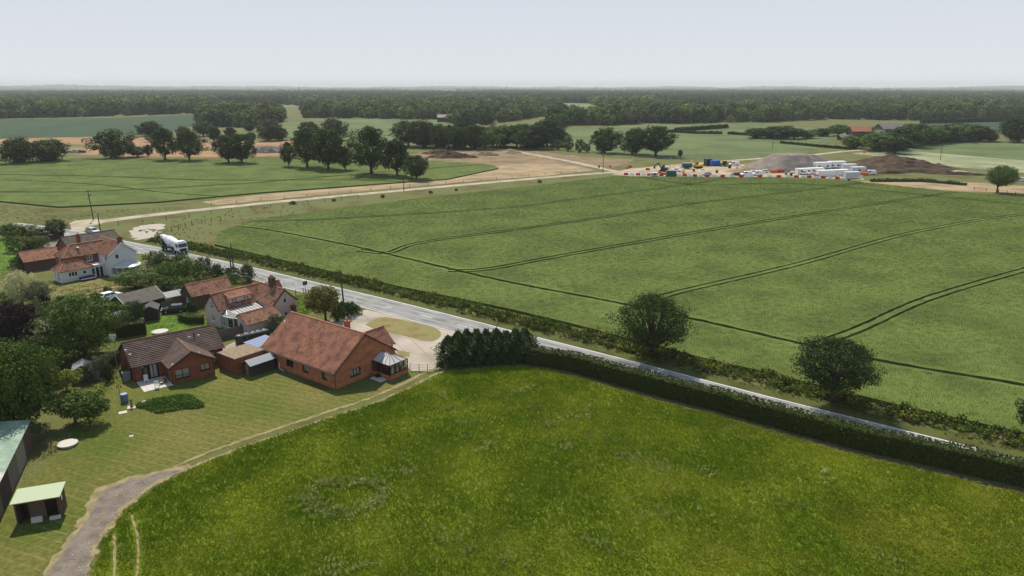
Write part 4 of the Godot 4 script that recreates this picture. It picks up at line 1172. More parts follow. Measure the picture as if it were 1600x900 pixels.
	for i in 4:
		bush([-19.3 + i * 0.42, -94.1 - i * 0.25, rr(0.5, 0.9), rr(0.3, 0.42)], "potted_plant", "dark bushy plant in the cluster on the patio by the conservatory", M.leaf_dark, "plants on the small patio")
	var w := MB.new()
	w.tube(Vector3(0, 0.1, 0), Vector3(1.4, 0.08, 0.3), 0.06, 0.06, 7)
	w.tube(Vector3(0, 0.1, 0), Vector3(0, 1.0, -0.1), 0.05, 0.05, 7)
	w.tube(Vector3(0, 1.0, -0.1), Vector3(-0.2, 1.15, -0.25), 0.05, 0.05, 7)
	var wo := put(w, "waste_pipe", M.white)
	wo.position = Vector3(-34.25, 0, -97.5)
	wo.rotation.y = deg_to_rad(-37)
	tag(wo, "white plastic waste pipe at the foot of the brick bungalow wall", "pipe")

func brown_bungalow() -> void:
	# local x along the ridge, z towards the lawn
	var c := Vector2(-52.88, -92.06) + Vector2(cos(deg_to_rad(39.3)), -sin(deg_to_rad(39.3))) * 6.32 - Vector2(sin(deg_to_rad(39.3)), cos(deg_to_rad(39.3))) * 4.3
	var h := thing("brown_bungalow", "red brick bungalow with a dark brown tiled roof and gabled wing", "house", Vector3(c.x, 0, c.y), 39.3)
	var X := 6.15
	var Z := 4.0
	var hg := 2.4
	var f := face(-X, Z, X, Z)
	var wf := [[1.0, 0.05, 3.3, 2.15], [10.3, 0.05, 11.2, 2.1]]
	wall(h, f, plain(2 * X, hg), wf, M.brick_red)
	window(h, f, wf[0], M.brown, 3, null, "patio_door")
	window(h, f, wf[1], M.brown, 1, M.cream, "back_door")
	var cb := MB.new()
	for i in 6:
		cb.box(Vector3(-X + 2.3 + i * 0.14, 1.1, Z - 0.3 - 0.03 * (i % 2)), Vector3(0.135, 2.0, 0.02))
	put(cb, "curtain", M.white, h)
	wall(h, face(X, Z, X, -Z), gabled(2 * Z, hg, 4.75), [], M.brick_red)
	wall(h, face(X, -Z, -X, -Z), plain(2 * X, hg), [[3, 0.9, 4.6, 2.0], [8, 0.9, 9.6, 2.0]], M.brick_red)
	f = face(-X, -Z, -X, Z)
	var wl := [[3.2, 0.9, 4.3, 2.0], [5.6, 0.9, 7.2, 2.0]]
	wall(h, f, gabled(2 * Z, hg, 4.75), wl, M.brick_red)
	for q in wl:
		window(h, f, q, M.brown, 2)
	gable_roof(h, Vector3.ZERO, 6.4, 4.35, 2.36, 4.85, [0.33, 0.34, 0.01], DARKTILE, M.tile, M.ridge_brown, 0, 0.008)
	# wing
	var x0 := -2.2
	var x1 := 3.6
	var zw := 7.9
	f = face(x0, zw, x1, zw)
	var ww := [[0.5, 0.55, 2.5, 1.95], [3.9, 0.95, 5.2, 1.95]]
	wall(h, f, gabled(x1 - x0, hg, 4.05), ww, M.brick_red)
	for q in ww:
		window(h, f, q, M.brown, 2, M.curtain, "window", 0.68 if q[1] < 0.8 else 0.0)
	f = face(x0, Z, x0, zw)
	wall(h, f, plain(zw - Z, hg), [[1.2, 0.1, 2.1, 2.05]], M.brick_red)
	window(h, f, [1.2, 0.1, 2.1, 2.05], M.brown, 1)
	wall(h, face(x1, zw, x1, Z), plain(zw - Z, hg), [], M.brick_red)
	gable_roof(h, Vector3((x0 + x1) / 2, 0, 4.4), 3.75, (x1 - x0) / 2 + 0.3, 2.36, 4.2, [0.33, 0.34, 0.01], DARKTILE, M.tile, M.ridge_brown, 90, 0.004)
	var g := MB.new()
	g.tube(Vector3(3.0, 3.9, 1.4), Vector3(3.0, 4.7, 1.4), 0.09, 0.09, 8)
	put(g, "flue", M.dark, h)
	for s in [[-X + 0.1, Z + 0.08], [x0 + 0.08, zw + 0.08], [x1 - 0.08, zw + 0.08], [X - 0.5, Z + 0.08]]:
		g = MB.new()
		g.tube(Vector3(s[0], 0, s[1]), Vector3(s[0], 2.3, s[1]), 0.045, 0.045, 7)
		put(g, "downpipe", M.dark, h)
	g = MB.new()
	g.box(Vector3(-X / 2 - 0.9, 2.3, Z + 0.42), Vector3(4.6, 0.1, 0.12))
	put(g, "gutter", M.dark, h)
	# patio with slabs and garden furniture
	var b := h.transform
	var p := thing("paved_patio", "pale slab patio in the corner of the red brick bungalow", "patio", b * Vector3(-4.1, 0, 6.3), 39.3)
	for i in 6:
		for j in 7:
			var s := MB.new()
			s.box(Vector3(-1.55 + i * 0.62, 0.03 + 0.004 * ((i + j) % 3), -1.9 + j * 0.62), Vector3(0.6, 0.06, 0.6))
			put(s, "slab", M.slab, p)
	for q in [[-4.9, 5.2, 30, "white slatted garden chair by the patio door"], [-4.2, 8.0, 200, "white slatted garden chair at the lawn edge of the patio"]]:
		var t := thing("garden_chair", q[3], "chair", b * Vector3(q[0], 0.06, q[1]), q[2])
		var s := MB.new()
		for i in 5:
			s.box(Vector3(-0.22 + i * 0.11, 0.42, 0), Vector3(0.09, 0.03, 0.5))
		put(s, "seat", M.white, t)
		s = MB.new()
		for i in 5:
			s.box(Vector3(-0.22 + i * 0.11, 0.75, -0.28), Vector3(0.08, 0.65, 0.03))
		s.box(Vector3(0, 1.06, -0.28), Vector3(0.56, 0.06, 0.04))
		put(s, "backrest", M.white, t)
		for e in [[-0.25, -0.25], [0.25, -0.25], [-0.25, 0.25], [0.25, 0.25]]:
			s = MB.new()
			s.box(Vector3(e[0], 0.21, e[1]), Vector3(0.05, 0.42, 0.05))
			put(s, "leg", M.white, t)
	var t := thing("garden_table", "low dark garden table on the slab patio", "table", b * Vector3(-3.2, 0.06, 6.7), 39.3)
	var s := MB.new()
	for i in 5:
		s.box(Vector3(0, 0.45, -0.4 + i * 0.2), Vector3(1.1, 0.04, 0.17))
	put(s, "tabletop", M.timber_dark, t)
	for e in [[-0.45, -0.35], [0.45, -0.35], [-0.45, 0.35], [0.45, 0.35]]:
		s = MB.new()
		s.box(Vector3(e[0], 0.21, e[1]), Vector3(0.06, 0.43, 0.06))
		put(s, "leg", M.timber_dark, t)
	s = MB.new()
	s.box(Vector3(0, 0.55, 0), Vector3(0.9, 1.1, 0.7))
	s.side([[-0.5, 1.1], [0.5, 1.1], [0.5, 1.16], [-0.5, 1.3]], 0.8)
	var o := put(s, "oil_cabinet", mat(0.18, 0.19, 0.19, 0.6))
	o.position = b * Vector3(-6.8, 0, 2.4)
	o.rotation.y = deg_to_rad(39.3)
	tag(o, "grey storage cabinet against the end wall of the red brick bungalow", "cabinet")
	s = MB.new()
	s.tube(Vector3(0, 0, 0), Vector3(0, 5.2, 0), 0.03, 0.03, 6)
	for i in 4:
		s.bar(Vector3(-0.5, 5.2 - i * 0.14, -0.1 + i * 0.05), Vector3(0.5, 5.2 - i * 0.14, -0.1 + i * 0.05), 0.03, 0.1)
	s.bar(Vector3(0, 5.25, 0), Vector3(0, 4.75, 0.3), 0.03, 0.03)
	o = put(s, "television_aerial", mat(0.5, 0.5, 0.5, 0.5, 0.5))
	o.position = b * Vector3(-6.9, 0, -3.2)
	tag(o, "television aerial on a thin mast at the ridge end of the red brick bungalow", "aerial")

func pink_cottage() -> void:
	# local x along the road (towards the drive), z away from the road
	var h := thing("pink_cottage", "pink rendered cottage with red pantiles, two dormer windows and a glass lean-to", "house", Vector3(-43.6, 0, -122.9), -38.5)
	# main range: ridge along x, gable at +x
	var X := 4.6
	var Z := 2.35
	var hg := 3.4
	var top := 5.75
	var f := face(X, Z, X, -Z)
	var wg := [[2.0, 3.2, 2.7, 4.1], [2.0, 0.9, 2.7, 1.7]]
	wall(h, f, gabled(2 * Z, hg, top - 0.15), wg, M.render_pink)
	for q in wg:
		window(h, f, q, M.white, 1)
	wall(h, face(-X, Z, X, Z), plain(2 * X, hg), [], M.render_pink)
	wall(h, face(X, -Z, -X, -Z), plain(2 * X, hg), [[2, 0.9, 3.2, 2], [5.5, 0.9, 6.7, 2]], M.render_pink)
	wall(h, face(-X, -Z, -X, Z), gabled(2 * Z, hg, top - 0.15), [], M.render_pink)
	gable_roof(h, Vector3.ZERO, X + 0.12, Z + 0.22, hg - 0.1, top, [0.3, 0.31, 0.055], PANTILE_MIX, M.tile, M.ridge)
	var ch := Vector3(0.9, 0, -0.1)
	chimney(h, ch, 1.15, 0.8, 4.8, 7.3, M.brick_brown, 3)
	# wing: ridge along z, gable at +z
	var w0 := -5.2
	var w1 := -0.6
	var zw := 9.6
	var hw := 3.2
	var tw := 5.6
	f = face(w0, zw, w1, zw)
	var L := w1 - w0
	var wq := [[1.75, 3.1, 2.85, 4.2], [1.8, 0.8, 2.9, 1.9]]
	wall(h, f, gabled(L, hw, tw - 0.15), wq, M.render_pink)
	for q in wq:
		window(h, f, q, M.white, 2, null, "window", 0.4)
	wall(h, face(w0, Z, w0, zw), plain(zw - Z, hw), [[2, 0.9, 3.2, 2]], M.render_pink)
	wall(h, face(w1, zw, w1, Z), plain(zw - Z, hw), [[1.5, 0.1, 2.4, 2.1]], M.render_pink)
	gable_roof(h, Vector3((w0 + w1) / 2, 0, (zw - 0.0) / 2), zw / 2 + 0.12, L / 2 + 0.22, hw - 0.1, tw, [0.3, 0.31, 0.055], PANTILE_MIX, M.tile, M.ridge, 90)
	# dormer on the +x slope of the wing
	var d0 := 3.1
	var d1 := 7.3
	var df := face(-1.05, d1, -1.05, d0)
	var dq := [[0.35, 3.45, 1.55, 4.45], [2.65, 3.45, 3.85, 4.45]]
	var dm := wall(h, df, [[0, 3.2], [4.2, 3.2], [4.2, 4.7], [0, 4.7]], dq, M.render_pink, "dormer")
	for q in dq:
		window(h, df, q, M.white, 2, null, "dormer_window", 0.45)
	var ck := MB.new()
	for z in [d0 + 0.05, d1 - 0.05]:
		var a := Vector3(-1.06, 3.0, z)
		ck.box(Vector3(-1.85, 4.1, z), Vector3(1.55, 1.2, 0.1))
	put(ck, "dormer_cheek", M.render_pink, h)
	var ds := Vector3(-1.95, 0.8, 0).normalized()
	slope(h, Vector3(-0.85, 4.68, d0 - 0.15), Vector3(0, 0, 1), ds, [[0, 0], [4.5, 0], [4.5, 2.25], [0, 2.25]], 0.3, 0.31, 0.055, PANTILE, M.tile, 0, "dormer_roof")
	# glass lean-to between the wing and the outhouse
	var g := MB.new()
	var z0 := 2.4
	var z1 := 8.3
	var xr := 4.0
	var ya := 3.05
	var yb := 2.3
	var n := 9
	for i in n + 1:
		var z := lerpf(z0, z1, float(i) / n)
		g.bar(Vector3(w1 + 0.02, ya, z), Vector3(xr, yb, minf(z, 7.6)), 0.07, 0.09)
	g.bar(Vector3(w1 + 0.02, ya, z0), Vector3(w1 + 0.02, ya, z1), 0.08, 0.08)
	g.bar(Vector3(w1 + 0.02, ya, z1), Vector3(1.4, 2.3, 9.3), 0.1, 0.12)
	g.bar(Vector3(w1 + 0.1, 2.3, 9.4), Vector3(1.4, 2.3, 9.4), 0.1, 0.14)
	g.bar(Vector3(1.4, 2.3, 9.4), Vector3(3.8, 2.3, 8.6), 0.1, 0.14)
	for q in [[-0.5, 9.4], [0.15, 9.4], [0.8, 9.4], [1.4, 9.4], [2.6, 9.0], [3.8, 8.6]]:
		g.bar(Vector3(q[0], 0, q[1]), Vector3(q[0], 2.3, q[1]), 0.1, 0.1, Vector3.RIGHT)
	g.bar(Vector3(-0.5, 0.5, 9.4), Vector3(1.4, 0.5, 9.4), 0.06, 0.1)
	g.bar(Vector3(1.4, 0.5, 9.4), Vector3(3.8, 0.5, 8.6), 0.06, 0.1)
	var lt := put(g, "lean_to", M.white, h)
	for i in n:
		var r := MB.new()
		var za := lerpf(z0, z1, float(i) / n) + 0.04
		var zb := lerpf(z0, z1, float(i + 1) / n) - 0.04
		r.quad(Vector3(w1, ya + 0.03, za), Vector3(w1, ya + 0.03, zb), Vector3(xr, yb + 0.03, minf(zb, 7.6)), Vector3(xr, yb + 0.03, minf(za, 7.6)), Vector3.UP)
		put(r, "roof_panel", M.polycarb_pink, lt)
	for q in [[Vector3(w1, ya, z1), Vector3(-0.5, 2.36, 9.4), Vector3(1.4, 2.36, 9.4)], [Vector3(w1, ya, z1), Vector3(1.4, 2.36, 9.4), Vector3(4.0, 2.36, 7.8)]]:
		var r := MB.new()
		r.tout(q[0], q[1], q[2], Vector3.UP)
		put(r, "roof_panel", M.polycarb_pink, lt)
	for q in [[-0.5, 9.4, 0.15, 9.4], [0.15, 9.4, 0.8, 9.4], [0.8, 9.4, 1.4, 9.4], [1.4, 9.4, 2.6, 9.0], [2.6, 9.0, 3.8, 8.6]]:
		var r := MB.new()
		r.quad(Vector3(q[0], 0.1, q[1]), Vector3(q[2], 0.1, q[3]), Vector3(q[2], 2.25, q[3]), Vector3(q[0], 2.25, q[1]), Vector3(0.3, 0, 1))
		put(r, "pane", M.glass, lt)
	# pantiled outhouse wing beside it, ridge along z
	wall(h, face(3.9, 9.0, 6.6, 9.0), [[0, 0], [2.7, 0], [2.7, 2.0], [0.6, 3.3], [0, 2.9]], [[0.5, 0.1, 1.3, 2.0]], M.render_pink, "outhouse_wall")
	window(h, face(3.9, 9.0, 6.6, 9.0), [0.5, 0.1, 1.3, 2.0], M.white, 1, null, "outhouse_door")
	wall(h, face(6.6, 9.0, 6.6, 2.4), plain(6.6, 2.0), [], M.render_pink, "outhouse_wall")
	wall(h, face(3.9, 2.4, 3.9, 9.0), plain(6.6, 2.2), [], M.render_pink, "outhouse_wall")
	var os := Vector3(-2.35, 1.45, 0).normalized()
	slope(h, Vector3(6.85, 1.9, 2.3), Vector3(0, 0, 1), os, [[0, 0], [6.8, 0], [6.8, 2.76], [0, 2.76]], 0.3, 0.31, 0.055, PANTILE_MIX, M.tile, 0, "outhouse_roof")
	var os2 := Vector3(0.6, 0.5, 0).normalized()
	slope(h, Vector3(3.75, 2.8, 2.3), Vector3(0, 0, 1), os2, [[0, 0], [6.8, 0], [6.8, 0.95], [0, 0.95]], 0.3, 0.31, 0.055, PANTILE_MIX, M.tile, 0, "outhouse_roof")
	ridge(h, Vector3(4.5, 3.38, 2.3), Vector3(4.5, 3.38, 9.1), 0.12, M.ridge)
	chimney(h, Vector3(5.1, 0, -1.2), 0.8, 0.6, 0.0, 2.6, M.brick_red, 1)
	# small gabled block on the road side
	wall(h, face(-1.5, -3.9, -4.5, -3.9), gabled(3, 3.0, 4.9), [], M.render_pink)
	wall(h, face(-1.5, -Z, -1.5, -3.9), plain(1.6, 3.0), [], M.render_pink)
	wall(h, face(-4.5, -3.9, -4.5, -Z), plain(1.6, 3.0), [], M.render_pink)
	gable_roof(h, Vector3(-3, 0, -2.3), 1.75, 1.7, 2.95, 5.3, [0.3, 0.31, 0.055], PANTILE, M.tile, M.ridge, 90)
	var e := MB.new()
	e.tube(Vector3(4.75, 3.2, 0), Vector3(4.75, 7.3, 0), 0.03, 0.02, 6)
	e.bar(Vector3(4.75, 6.9, -0.4), Vector3(4.75, 6.9, 0.4), 0.03, 0.03)
	put(e, "aerial", M.steel, h)

func hip_end(h: Node, o: Vector3, u: Vector3, s: Vector3, w: float, sl: float, pal: Array) -> void:
	slope(h, o, u, s, [[0, 0], [w, 0], [w / 2, sl]], 0.3, 0.31, 0.055, pal, M.tile)

func white_house() -> void:
	var h := thing("white_house", "white rendered farmhouse with red pantiles, a hipped single-storey wing and brick chimneys", "house", Vector3(-89.9, 0, -152.2), -37.5)
	# cross range along x with its gable at +x
	var X0 := -6.2
	var X := 3.6
	var z0 := -5.6
	var z1 := 0.3
	var hg := 4.8
	var top := 7.3
	var f := face(X, z1, X, z0)
	var wg := [[1.4, 4.0, 2.0, 4.7], [0.6, 1.9, 1.2, 2.5], [3.2, 1.0, 4.2, 2.1]]
	wall(h, f, gabled(z1 - z0, hg, top - 0.12), wg, M.render_white)
	for q in wg:
		window(h, f, q, M.dark, 1)
	f = face(X0, z1, X, z1)
	wall(h, f, plain(X - X0, hg), [[7.6, 3.4, 8.8, 4.5]], M.render_white)
	window(h, f, [7.6, 3.4, 8.8, 4.5], M.white, 2)
	wall(h, face(X, z0, X0, z0), plain(X - X0, hg), [[1.5, 0.9, 2.7, 2.1], [5.5, 0.9, 6.7, 2.1], [1.5, 3.4, 2.7, 4.5]], M.render_white)
	wall(h, face(X0, z0, X0, z1), gabled(z1 - z0, hg, top - 0.12), [], M.render_white)
	var zc := (z0 + z1) / 2
	gable_roof(h, Vector3((X0 + X) / 2, 0, zc), (X - X0) / 2 + 0.15, (z1 - z0) / 2 + 0.2, hg - 0.1, top, [0.3, 0.31, 0.055], PANTILE_MIX, M.tile, M.ridge)
	var vb := MB.new()
	for g in [-1.0, 1.0]:
		vb.bar(Vector3(X + 0.2, hg - 0.12, zc + g * 3.13), Vector3(X + 0.2, top - 0.08, zc), 0.05, 0.24)
	put(vb, "bargeboard", M.white, h)
	chimney(h, Vector3(3.2, 0, zc), 0.7, 0.9, 6.2, 8.4, M.brick_red, 2)
	# long range along z, hipped at +z
	var a0 := -6.2
	var a1 := -1.6
	var zl := 7.1
	f = face(a0, zl, a1, zl)
	wall(h, f, plain(a1 - a0, hg), [[1.6, 3.2, 2.8, 4.4]], M.brick_red)
	window(h, f, [1.6, 3.2, 2.8, 4.4], M.white, 2)
	f = face(a1, zl, a1, z1)
	wall(h, f, plain(zl - z1, hg), [[4.4, 3.3, 5.6, 4.5]], M.brick_red)
	window(h, f, [4.4, 3.3, 5.6, 4.5], M.white, 2, null, "window", 0.5)
	wall(h, face(a0, z1, a0, zl), plain(zl - z1, hg), [], M.brick_red)
	var ax := (a0 + a1) / 2
	var hw := (a1 - a0) / 2 + 0.25
	var rise := 2.2
	var sl := Vector2(hw, rise).length()
	var Lz := zl + 0.25 - zc
	for g in [1.0, -1.0]:
		var s := Vector3(-g * hw, rise, 0).normalized()
		var o := Vector3(ax + g * hw, hg - 0.1, zl + 0.25)
		slope(h, o, Vector3(0, 0, -1), s, [[0, 0], [Lz, 0], [Lz, sl], [hw, sl]], 0.3, 0.31, 0.055, PANTILE_MIX, M.tile)
	hip_end(h, Vector3(ax - hw, hg - 0.1, zl + 0.25), Vector3(1, 0, 0), Vector3(0, rise, -hw).normalized(), 2 * hw, sl, PANTILE_MIX)
	var ap := Vector3(ax, hg - 0.1 + rise + 0.05, zl + 0.25 - hw)
	ridge(h, ap, Vector3(ax, ap.y, zc), 0.14, M.ridge)
	for g in [-1.0, 1.0]:
		ridge(h, Vector3(ax + g * hw, hg - 0.02, zl + 0.25), ap, 0.13, M.ridge)
	var vt := MB.new()
	vt.box(Vector3(-2.9, 6.3, 3.6), Vector3(0.5, 0.2, 0.4))
	put(vt, "roof_vent", M.white, h)
	# single-storey hipped wing in front
	var b0 := -3.2
	var b1 := 0.7
	var e0 := 2.7
	var e1 := 9.1
	f = face(b0, e1, b1, e1)
	var wq := [[0.6, 0.2, 1.4, 2.1], [2.0, 0.2, 3.2, 2.1]]
	wall(h, f, plain(b1 - b0, 2.5), wq, M.render_white)
	for q in wq:
		window(h, f, q, M.white, 2, null, "window", 0.5)
	f = face(b1, e1, b1, z1)
	var wr := [[1.5, 1.0, 3.3, 2.1], [4.3, 1.1, 5.1, 1.9], [6.2, 0.9, 6.7, 2.0], [7.0, 0.1, 7.6, 2.1], [7.8, 0.1, 8.4, 2.1]]
	wall(h, f, plain(e1 - z1, 2.5), wr, M.render_white)
	for i in 5:
		window(h, f, wr[i], M.dark if i > 1 else M.white, 3 if i == 0 else 1, null, "window" if i < 3 else "french_door")
	wall(h, face(b0, e0, b0, e1), plain(e1 - e0, 2.5), [], M.render_white)
	var bx := (b0 + b1) / 2
	var hb := (b1 - b0) / 2 + 0.3
	var rs := 1.75
	var s2 := Vector2(hb, rs).length()
	var L2 := e1 - e0 + 0.6
	for g in [1.0, -1.0]:
		slope(h, Vector3(bx + g * hb, 2.42, e1 + 0.3), Vector3(0, 0, -1), Vector3(-g * hb, rs, 0).normalized(), [[0, 0], [L2, 0], [L2 - hb, s2], [hb, s2]], 0.3, 0.31, 0.055, PANTILE_MIX, M.tile)
	hip_end(h, Vector3(bx - hb, 2.42, e1 + 0.3), Vector3(1, 0, 0), Vector3(0, rs, -hb).normalized(), 2 * hb, s2, PANTILE_MIX)
	hip_end(h, Vector3(bx + hb, 2.42, e0 - 0.3), Vector3(-1, 0, 0), Vector3(0, rs, hb).normalized(), 2 * hb, s2, PANTILE_MIX)
	var r0 := Vector3(bx, 2.47 + rs, e1 + 0.3 - hb)
	var r1 := Vector3(bx, 2.47 + rs, e0 - 0.3 + hb)
	ridge(h, r0, r1, 0.13, M.ridge)
	for g in [-1.0, 1.0]:
		ridge(h, Vector3(bx + g * hb, 2.5, e1 + 0.3), r0, 0.12, M.ridge)
		ridge(h, Vector3(bx + g * hb, 2.5, e0 - 0.3), r1, 0.12, M.ridge)
	var fr := MB.new()
	fr.box(Vector3(-0.5, 2.62, 1.42), Vector3(2.6, 0.2, 2.15))
	put(fr, "flat_roof", M.white, h)
	# white conservatory with a fan of roof panels at the gable
	var cc := Vector3(3.64, 3.3, -2.9)
	var ring := []
	for i in 8:
		var a := -PI / 2 + PI * i / 7.0
		ring.append(Vector3(3.64 + cos(a) * 3.4, 2.2, -2.9 + sin(a) * 2.9))
	var cf := MB.new()
	for i in 7:
		cf.bar(ring[i], ring[i + 1], 0.1, 0.14)
		cf.bar(ring[i], cc, 0.07, 0.08)
		cf.bar(ring[i], ring[i] - Vector3.UP * 2.2, 0.09, 0.09, Vector3.RIGHT)
		cf.bar(ring[i] - Vector3.UP * 1.9, ring[i + 1] - Vector3.UP * 1.9, 0.12, 0.6)
	var con := put(cf, "conservatory", M.white, h)
	for i in 7:
		var r := MB.new()
		r.tout(ring[i] + Vector3.UP * 0.05, ring[i + 1] + Vector3.UP * 0.05, cc + Vector3.UP * 0.05, Vector3.UP)
		put(r, "roof_panel", M.polycarb, con)
		var gl := MB.new()
		gl.quad(ring[i], ring[i + 1], ring[i + 1] - Vector3.UP * 1.6, ring[i] - Vector3.UP * 1.6, ring[i] - cc)
		put(gl, "pane", M.glass, con)

func shed(called: String, label: String, category: String, at: Vector3, turn: float, hx: float, hz: float, eave: float, top: float, wm: Material, rm: Material, ribs: int, trim: Material, door := 0, rib := 0.06) -> Node3D:
	# ridge along local x; the roof is ribbed sheeting, each rib standing proud
	var h := thing(called, label, category, at, turn)
	var holes := [[hz * 0.6, 0.02, hz * 1.4, minf(2.0, eave)]] if door & 1 else []
	wall(h, face(-hx, hz, hx, hz), plain(2 * hx, eave), [], wm, "wall", 0.1)
	wall(h, face(hx, -hz, -hx, -hz), plain(2 * hx, eave), [], wm, "wall", 0.1)
	wall(h, face(hx, hz, hx, -hz), gabled(2 * hz, eave, top), [], wm, "wall", 0.1)
	var f := face(-hx, -hz, -hx, hz)
	wall(h, f, gabled(2 * hz, eave, top), holes, wm, "wall", 0.1)
	if door & 1:
		var d := MB.new()
		d.box(f[0] + f[1] * hz + Vector3.UP * (minf(2.0, eave) / 2) - f[2] * 0.05, Vector3(0.06, minf(2.0, eave) - 0.06, hz * 0.8 - 0.04))
		put(d, "door", M.timber, h)
	var ox := hx + 0.2
	var oz := hz + 0.25
	var dr := (top - eave) / hz
	for g in [-1.0, 1.0]:
		var mb := MB.new()
		var a := Vector3(0, eave - 0.25 * dr + 0.06, oz * g)
		var b := Vector3(0, top + 0.06, 0)
		var s := (b - a).normalized()
		var nn := Vector3(1, 0, 0).cross(s).normalized()
		nn = nn if nn.y > 0 else -nn
		var bs := Basis(Vector3(1, 0, 0), nn, Vector3(1, 0, 0).cross(nn))
		mb.box((a + b) / 2, Vector3(2 * ox, 0.05, a.distance_to(b)), bs)
		for i in ribs:
			mb.box((a + b) / 2 + Vector3(-ox + (i + 0.5) * 2 * ox / ribs, 0, 0) + nn * (0.02 + rib / 2), Vector3(2 * ox / ribs * 0.45, rib, a.distance_to(b) - 0.01), bs)
		put(mb, "roof_sheet", rm, h)
	if trim:
		for e in [-1.0, 1.0]:
			var mb := MB.new()
			for g in [-1.0, 1.0]:
				mb.bar(Vector3((ox + 0.02) * e, eave - 0.25 * dr, oz * g), Vector3((ox + 0.02) * e, top + 0.02, 0), 0.05, 0.2)
			put(mb, "bargeboard", trim, h)
	return h

func outbuildings() -> void:
	# cottage outbuilding behind: brick, pantiled
	var h := thing("cottage_outbuilding", "brick outbuilding with a red pantiled roof behind the pink cottage", "outbuilding", Vector3(-58.6, 0, -131.4), 47)
	wall(h, face(-4, 2.3, 4, 2.3), plain(8, 2.3), [], M.brick_brown)
	wall(h, face(4, 2.3, 4, -2.3), gabled(4.6, 2.3, 4.1), [], M.brick_brown)
	wall(h, face(4, -2.3, -4, -2.3), plain(8, 2.3), [], M.brick_brown)
	wall(h, face(-4, -2.3, -4, 2.3), gabled(4.6, 2.3, 4.1), [[2.0, 0.9, 2.9, 1.8]], M.brick_brown)
	window(h, face(-4, -2.3, -4, 2.3), [2.0, 0.9, 2.9, 1.8], M.white, 2)
	gable_roof(h, Vector3.ZERO, 4.15, 2.55, 2.25, 4.2, [0.3, 0.31, 0.055], PANTILE_MIX, M.tile, M.ridge)
	h = shed("greenhouse", "small white-framed greenhouse beside the brick outbuilding", "greenhouse", Vector3(-65.3, 0, -131.0), 47, 1.5, 1.1, 1.5, 2.2, M.glass, M.polycarb, 5, M.white)
	# brown-roofed block and red garage at the white house
	h = thing("brown_roof_outbuilding", "long outbuilding with a dark brown roof and a brick chimney behind the white house", "outbuilding", Vector3(-104.0, 0, -171.5), 52)
	for q in [[-6, 4, 6, 4], [6, -4, -6, -4]]:
		wall(h, face(q[0], q[1], q[2], q[3]), plain(12, 2.6), [], M.brick_red)
	for q in [[6, 4, 6, -4], [-6, -4, -6, 4]]:
		wall(h, face(q[0], q[1], q[2], q[3]), gabled(8, 2.6, 5.2), [], M.brick_red)
	gable_roof(h, Vector3.ZERO, 6.2, 4.3, 2.5, 5.3, [0.33, 0.34, 0.03], [[0.06, 0.045, 0.035], [0.085, 0.065, 0.05], [0.11, 0.085, 0.065]], M.tile, M.ridge_brown)
	chimney(h, Vector3(-3.2, 0, 2.2), 0.7, 0.6, 3.2, 5.9, M.brick_red, 1)
	h = thing("red_garage", "low brick garage with a red hipped pantile roof at the paddock edge", "garage", Vector3(-108.2, 0, -158.2), 49)
	for q in [[-3.6, 2.6, 3.6, 2.6], [3.6, 2.6, 3.6, -2.6], [3.6, -2.6, -3.6, -2.6], [-3.6, -2.6, -3.6, 2.6]]:
		var f := face(q[0], q[1], q[2], q[3])
		wall(h, f, gabled(f[3], 2.4, 4.1) if absf(q[0] - q[2]) < 0.1 else plain(f[3], 2.4), [], M.brick_brown)
	gable_roof(h, Vector3.ZERO, 3.8, 2.9, 2.3, 4.2, [0.3, 0.31, 0.055], PANTILE, M.tile, M.ridge)
	# black garage, dark shed, grey summerhouse, corrugated shed
	h = shed("black_garage", "black boarded garage with a ribbed grey roof and white bargeboards", "garage", Vector3(-69.3, 0, -125.9), 57.5, 3.6, 2.9, 2.2, 3.75, M.black, M.corrugated, 18, M.white, 0, 0.05)
	h = shed("dark_shed", "dark timber shed with a pitched felt roof beside the black garage", "shed", Vector3(-64.6, 0, -121.4), 110, 1.6, 1.1, 2.0, 2.6, M.timber_dark, mat(0.06, 0.06, 0.062, 0.9), 3, null, 0, 0.01)
	h = shed("grey_summerhouse", "small summerhouse with a pale grey pointed roof behind the clipped garden hedge", "shed", Vector3(-68.4, 0, -117.0), 60, 1.2, 1.2, 1.7, 2.5, M.timber, mat(0.22, 0.22, 0.22, 0.8), 3, null, 0, 0.01)
	h = shed("corrugated_shed", "open dark shed with a long ribbed grey roof behind the copper tree", "shed", Vector3(-76.8, 0, -111.2), 27, 2.6, 4.3, 2.3, 2.9, M.timber_dark, M.corrugated, 12, null, 0, 0.05)
	h = shed("garden_shed", "weathered timber garden shed with a grey felt roof on the lawn edge", "shed", Vector3(-61.0, 0, -94.0), 118, 1.35, 1.0, 1.85, 2.35, M.timber, mat(0.17, 0.17, 0.175, 0.9), 3, null, 1, 0.01)
	var mb := MB.new()
	mb.box(Vector3(0, 0.5, 0), Vector3(0.8, 1.0, 0.7))
	mb.side([[-0.46, 1.0], [0.46, 1.0], [0.46, 1.06], [-0.46, 1.18]], 0.8)
	var o := put(mb, "garden_chest", mat(0.2, 0.2, 0.2, 0.8))
	o.position = Vector3(-58.9, 0, -93.6)
	o.rotation.y = deg_to_rad(27)
	tag(o, "grey garden chest standing beside the weathered garden shed", "chest")
	# low brick garage with a flat boarded roof, timber shed in front, blue-roofed pergola
	h = thing("flat_roof_garage", "low brick garage with a pale boarded flat roof between the bungalows", "garage", Vector3(-39.9, 0, -98.6), -37)
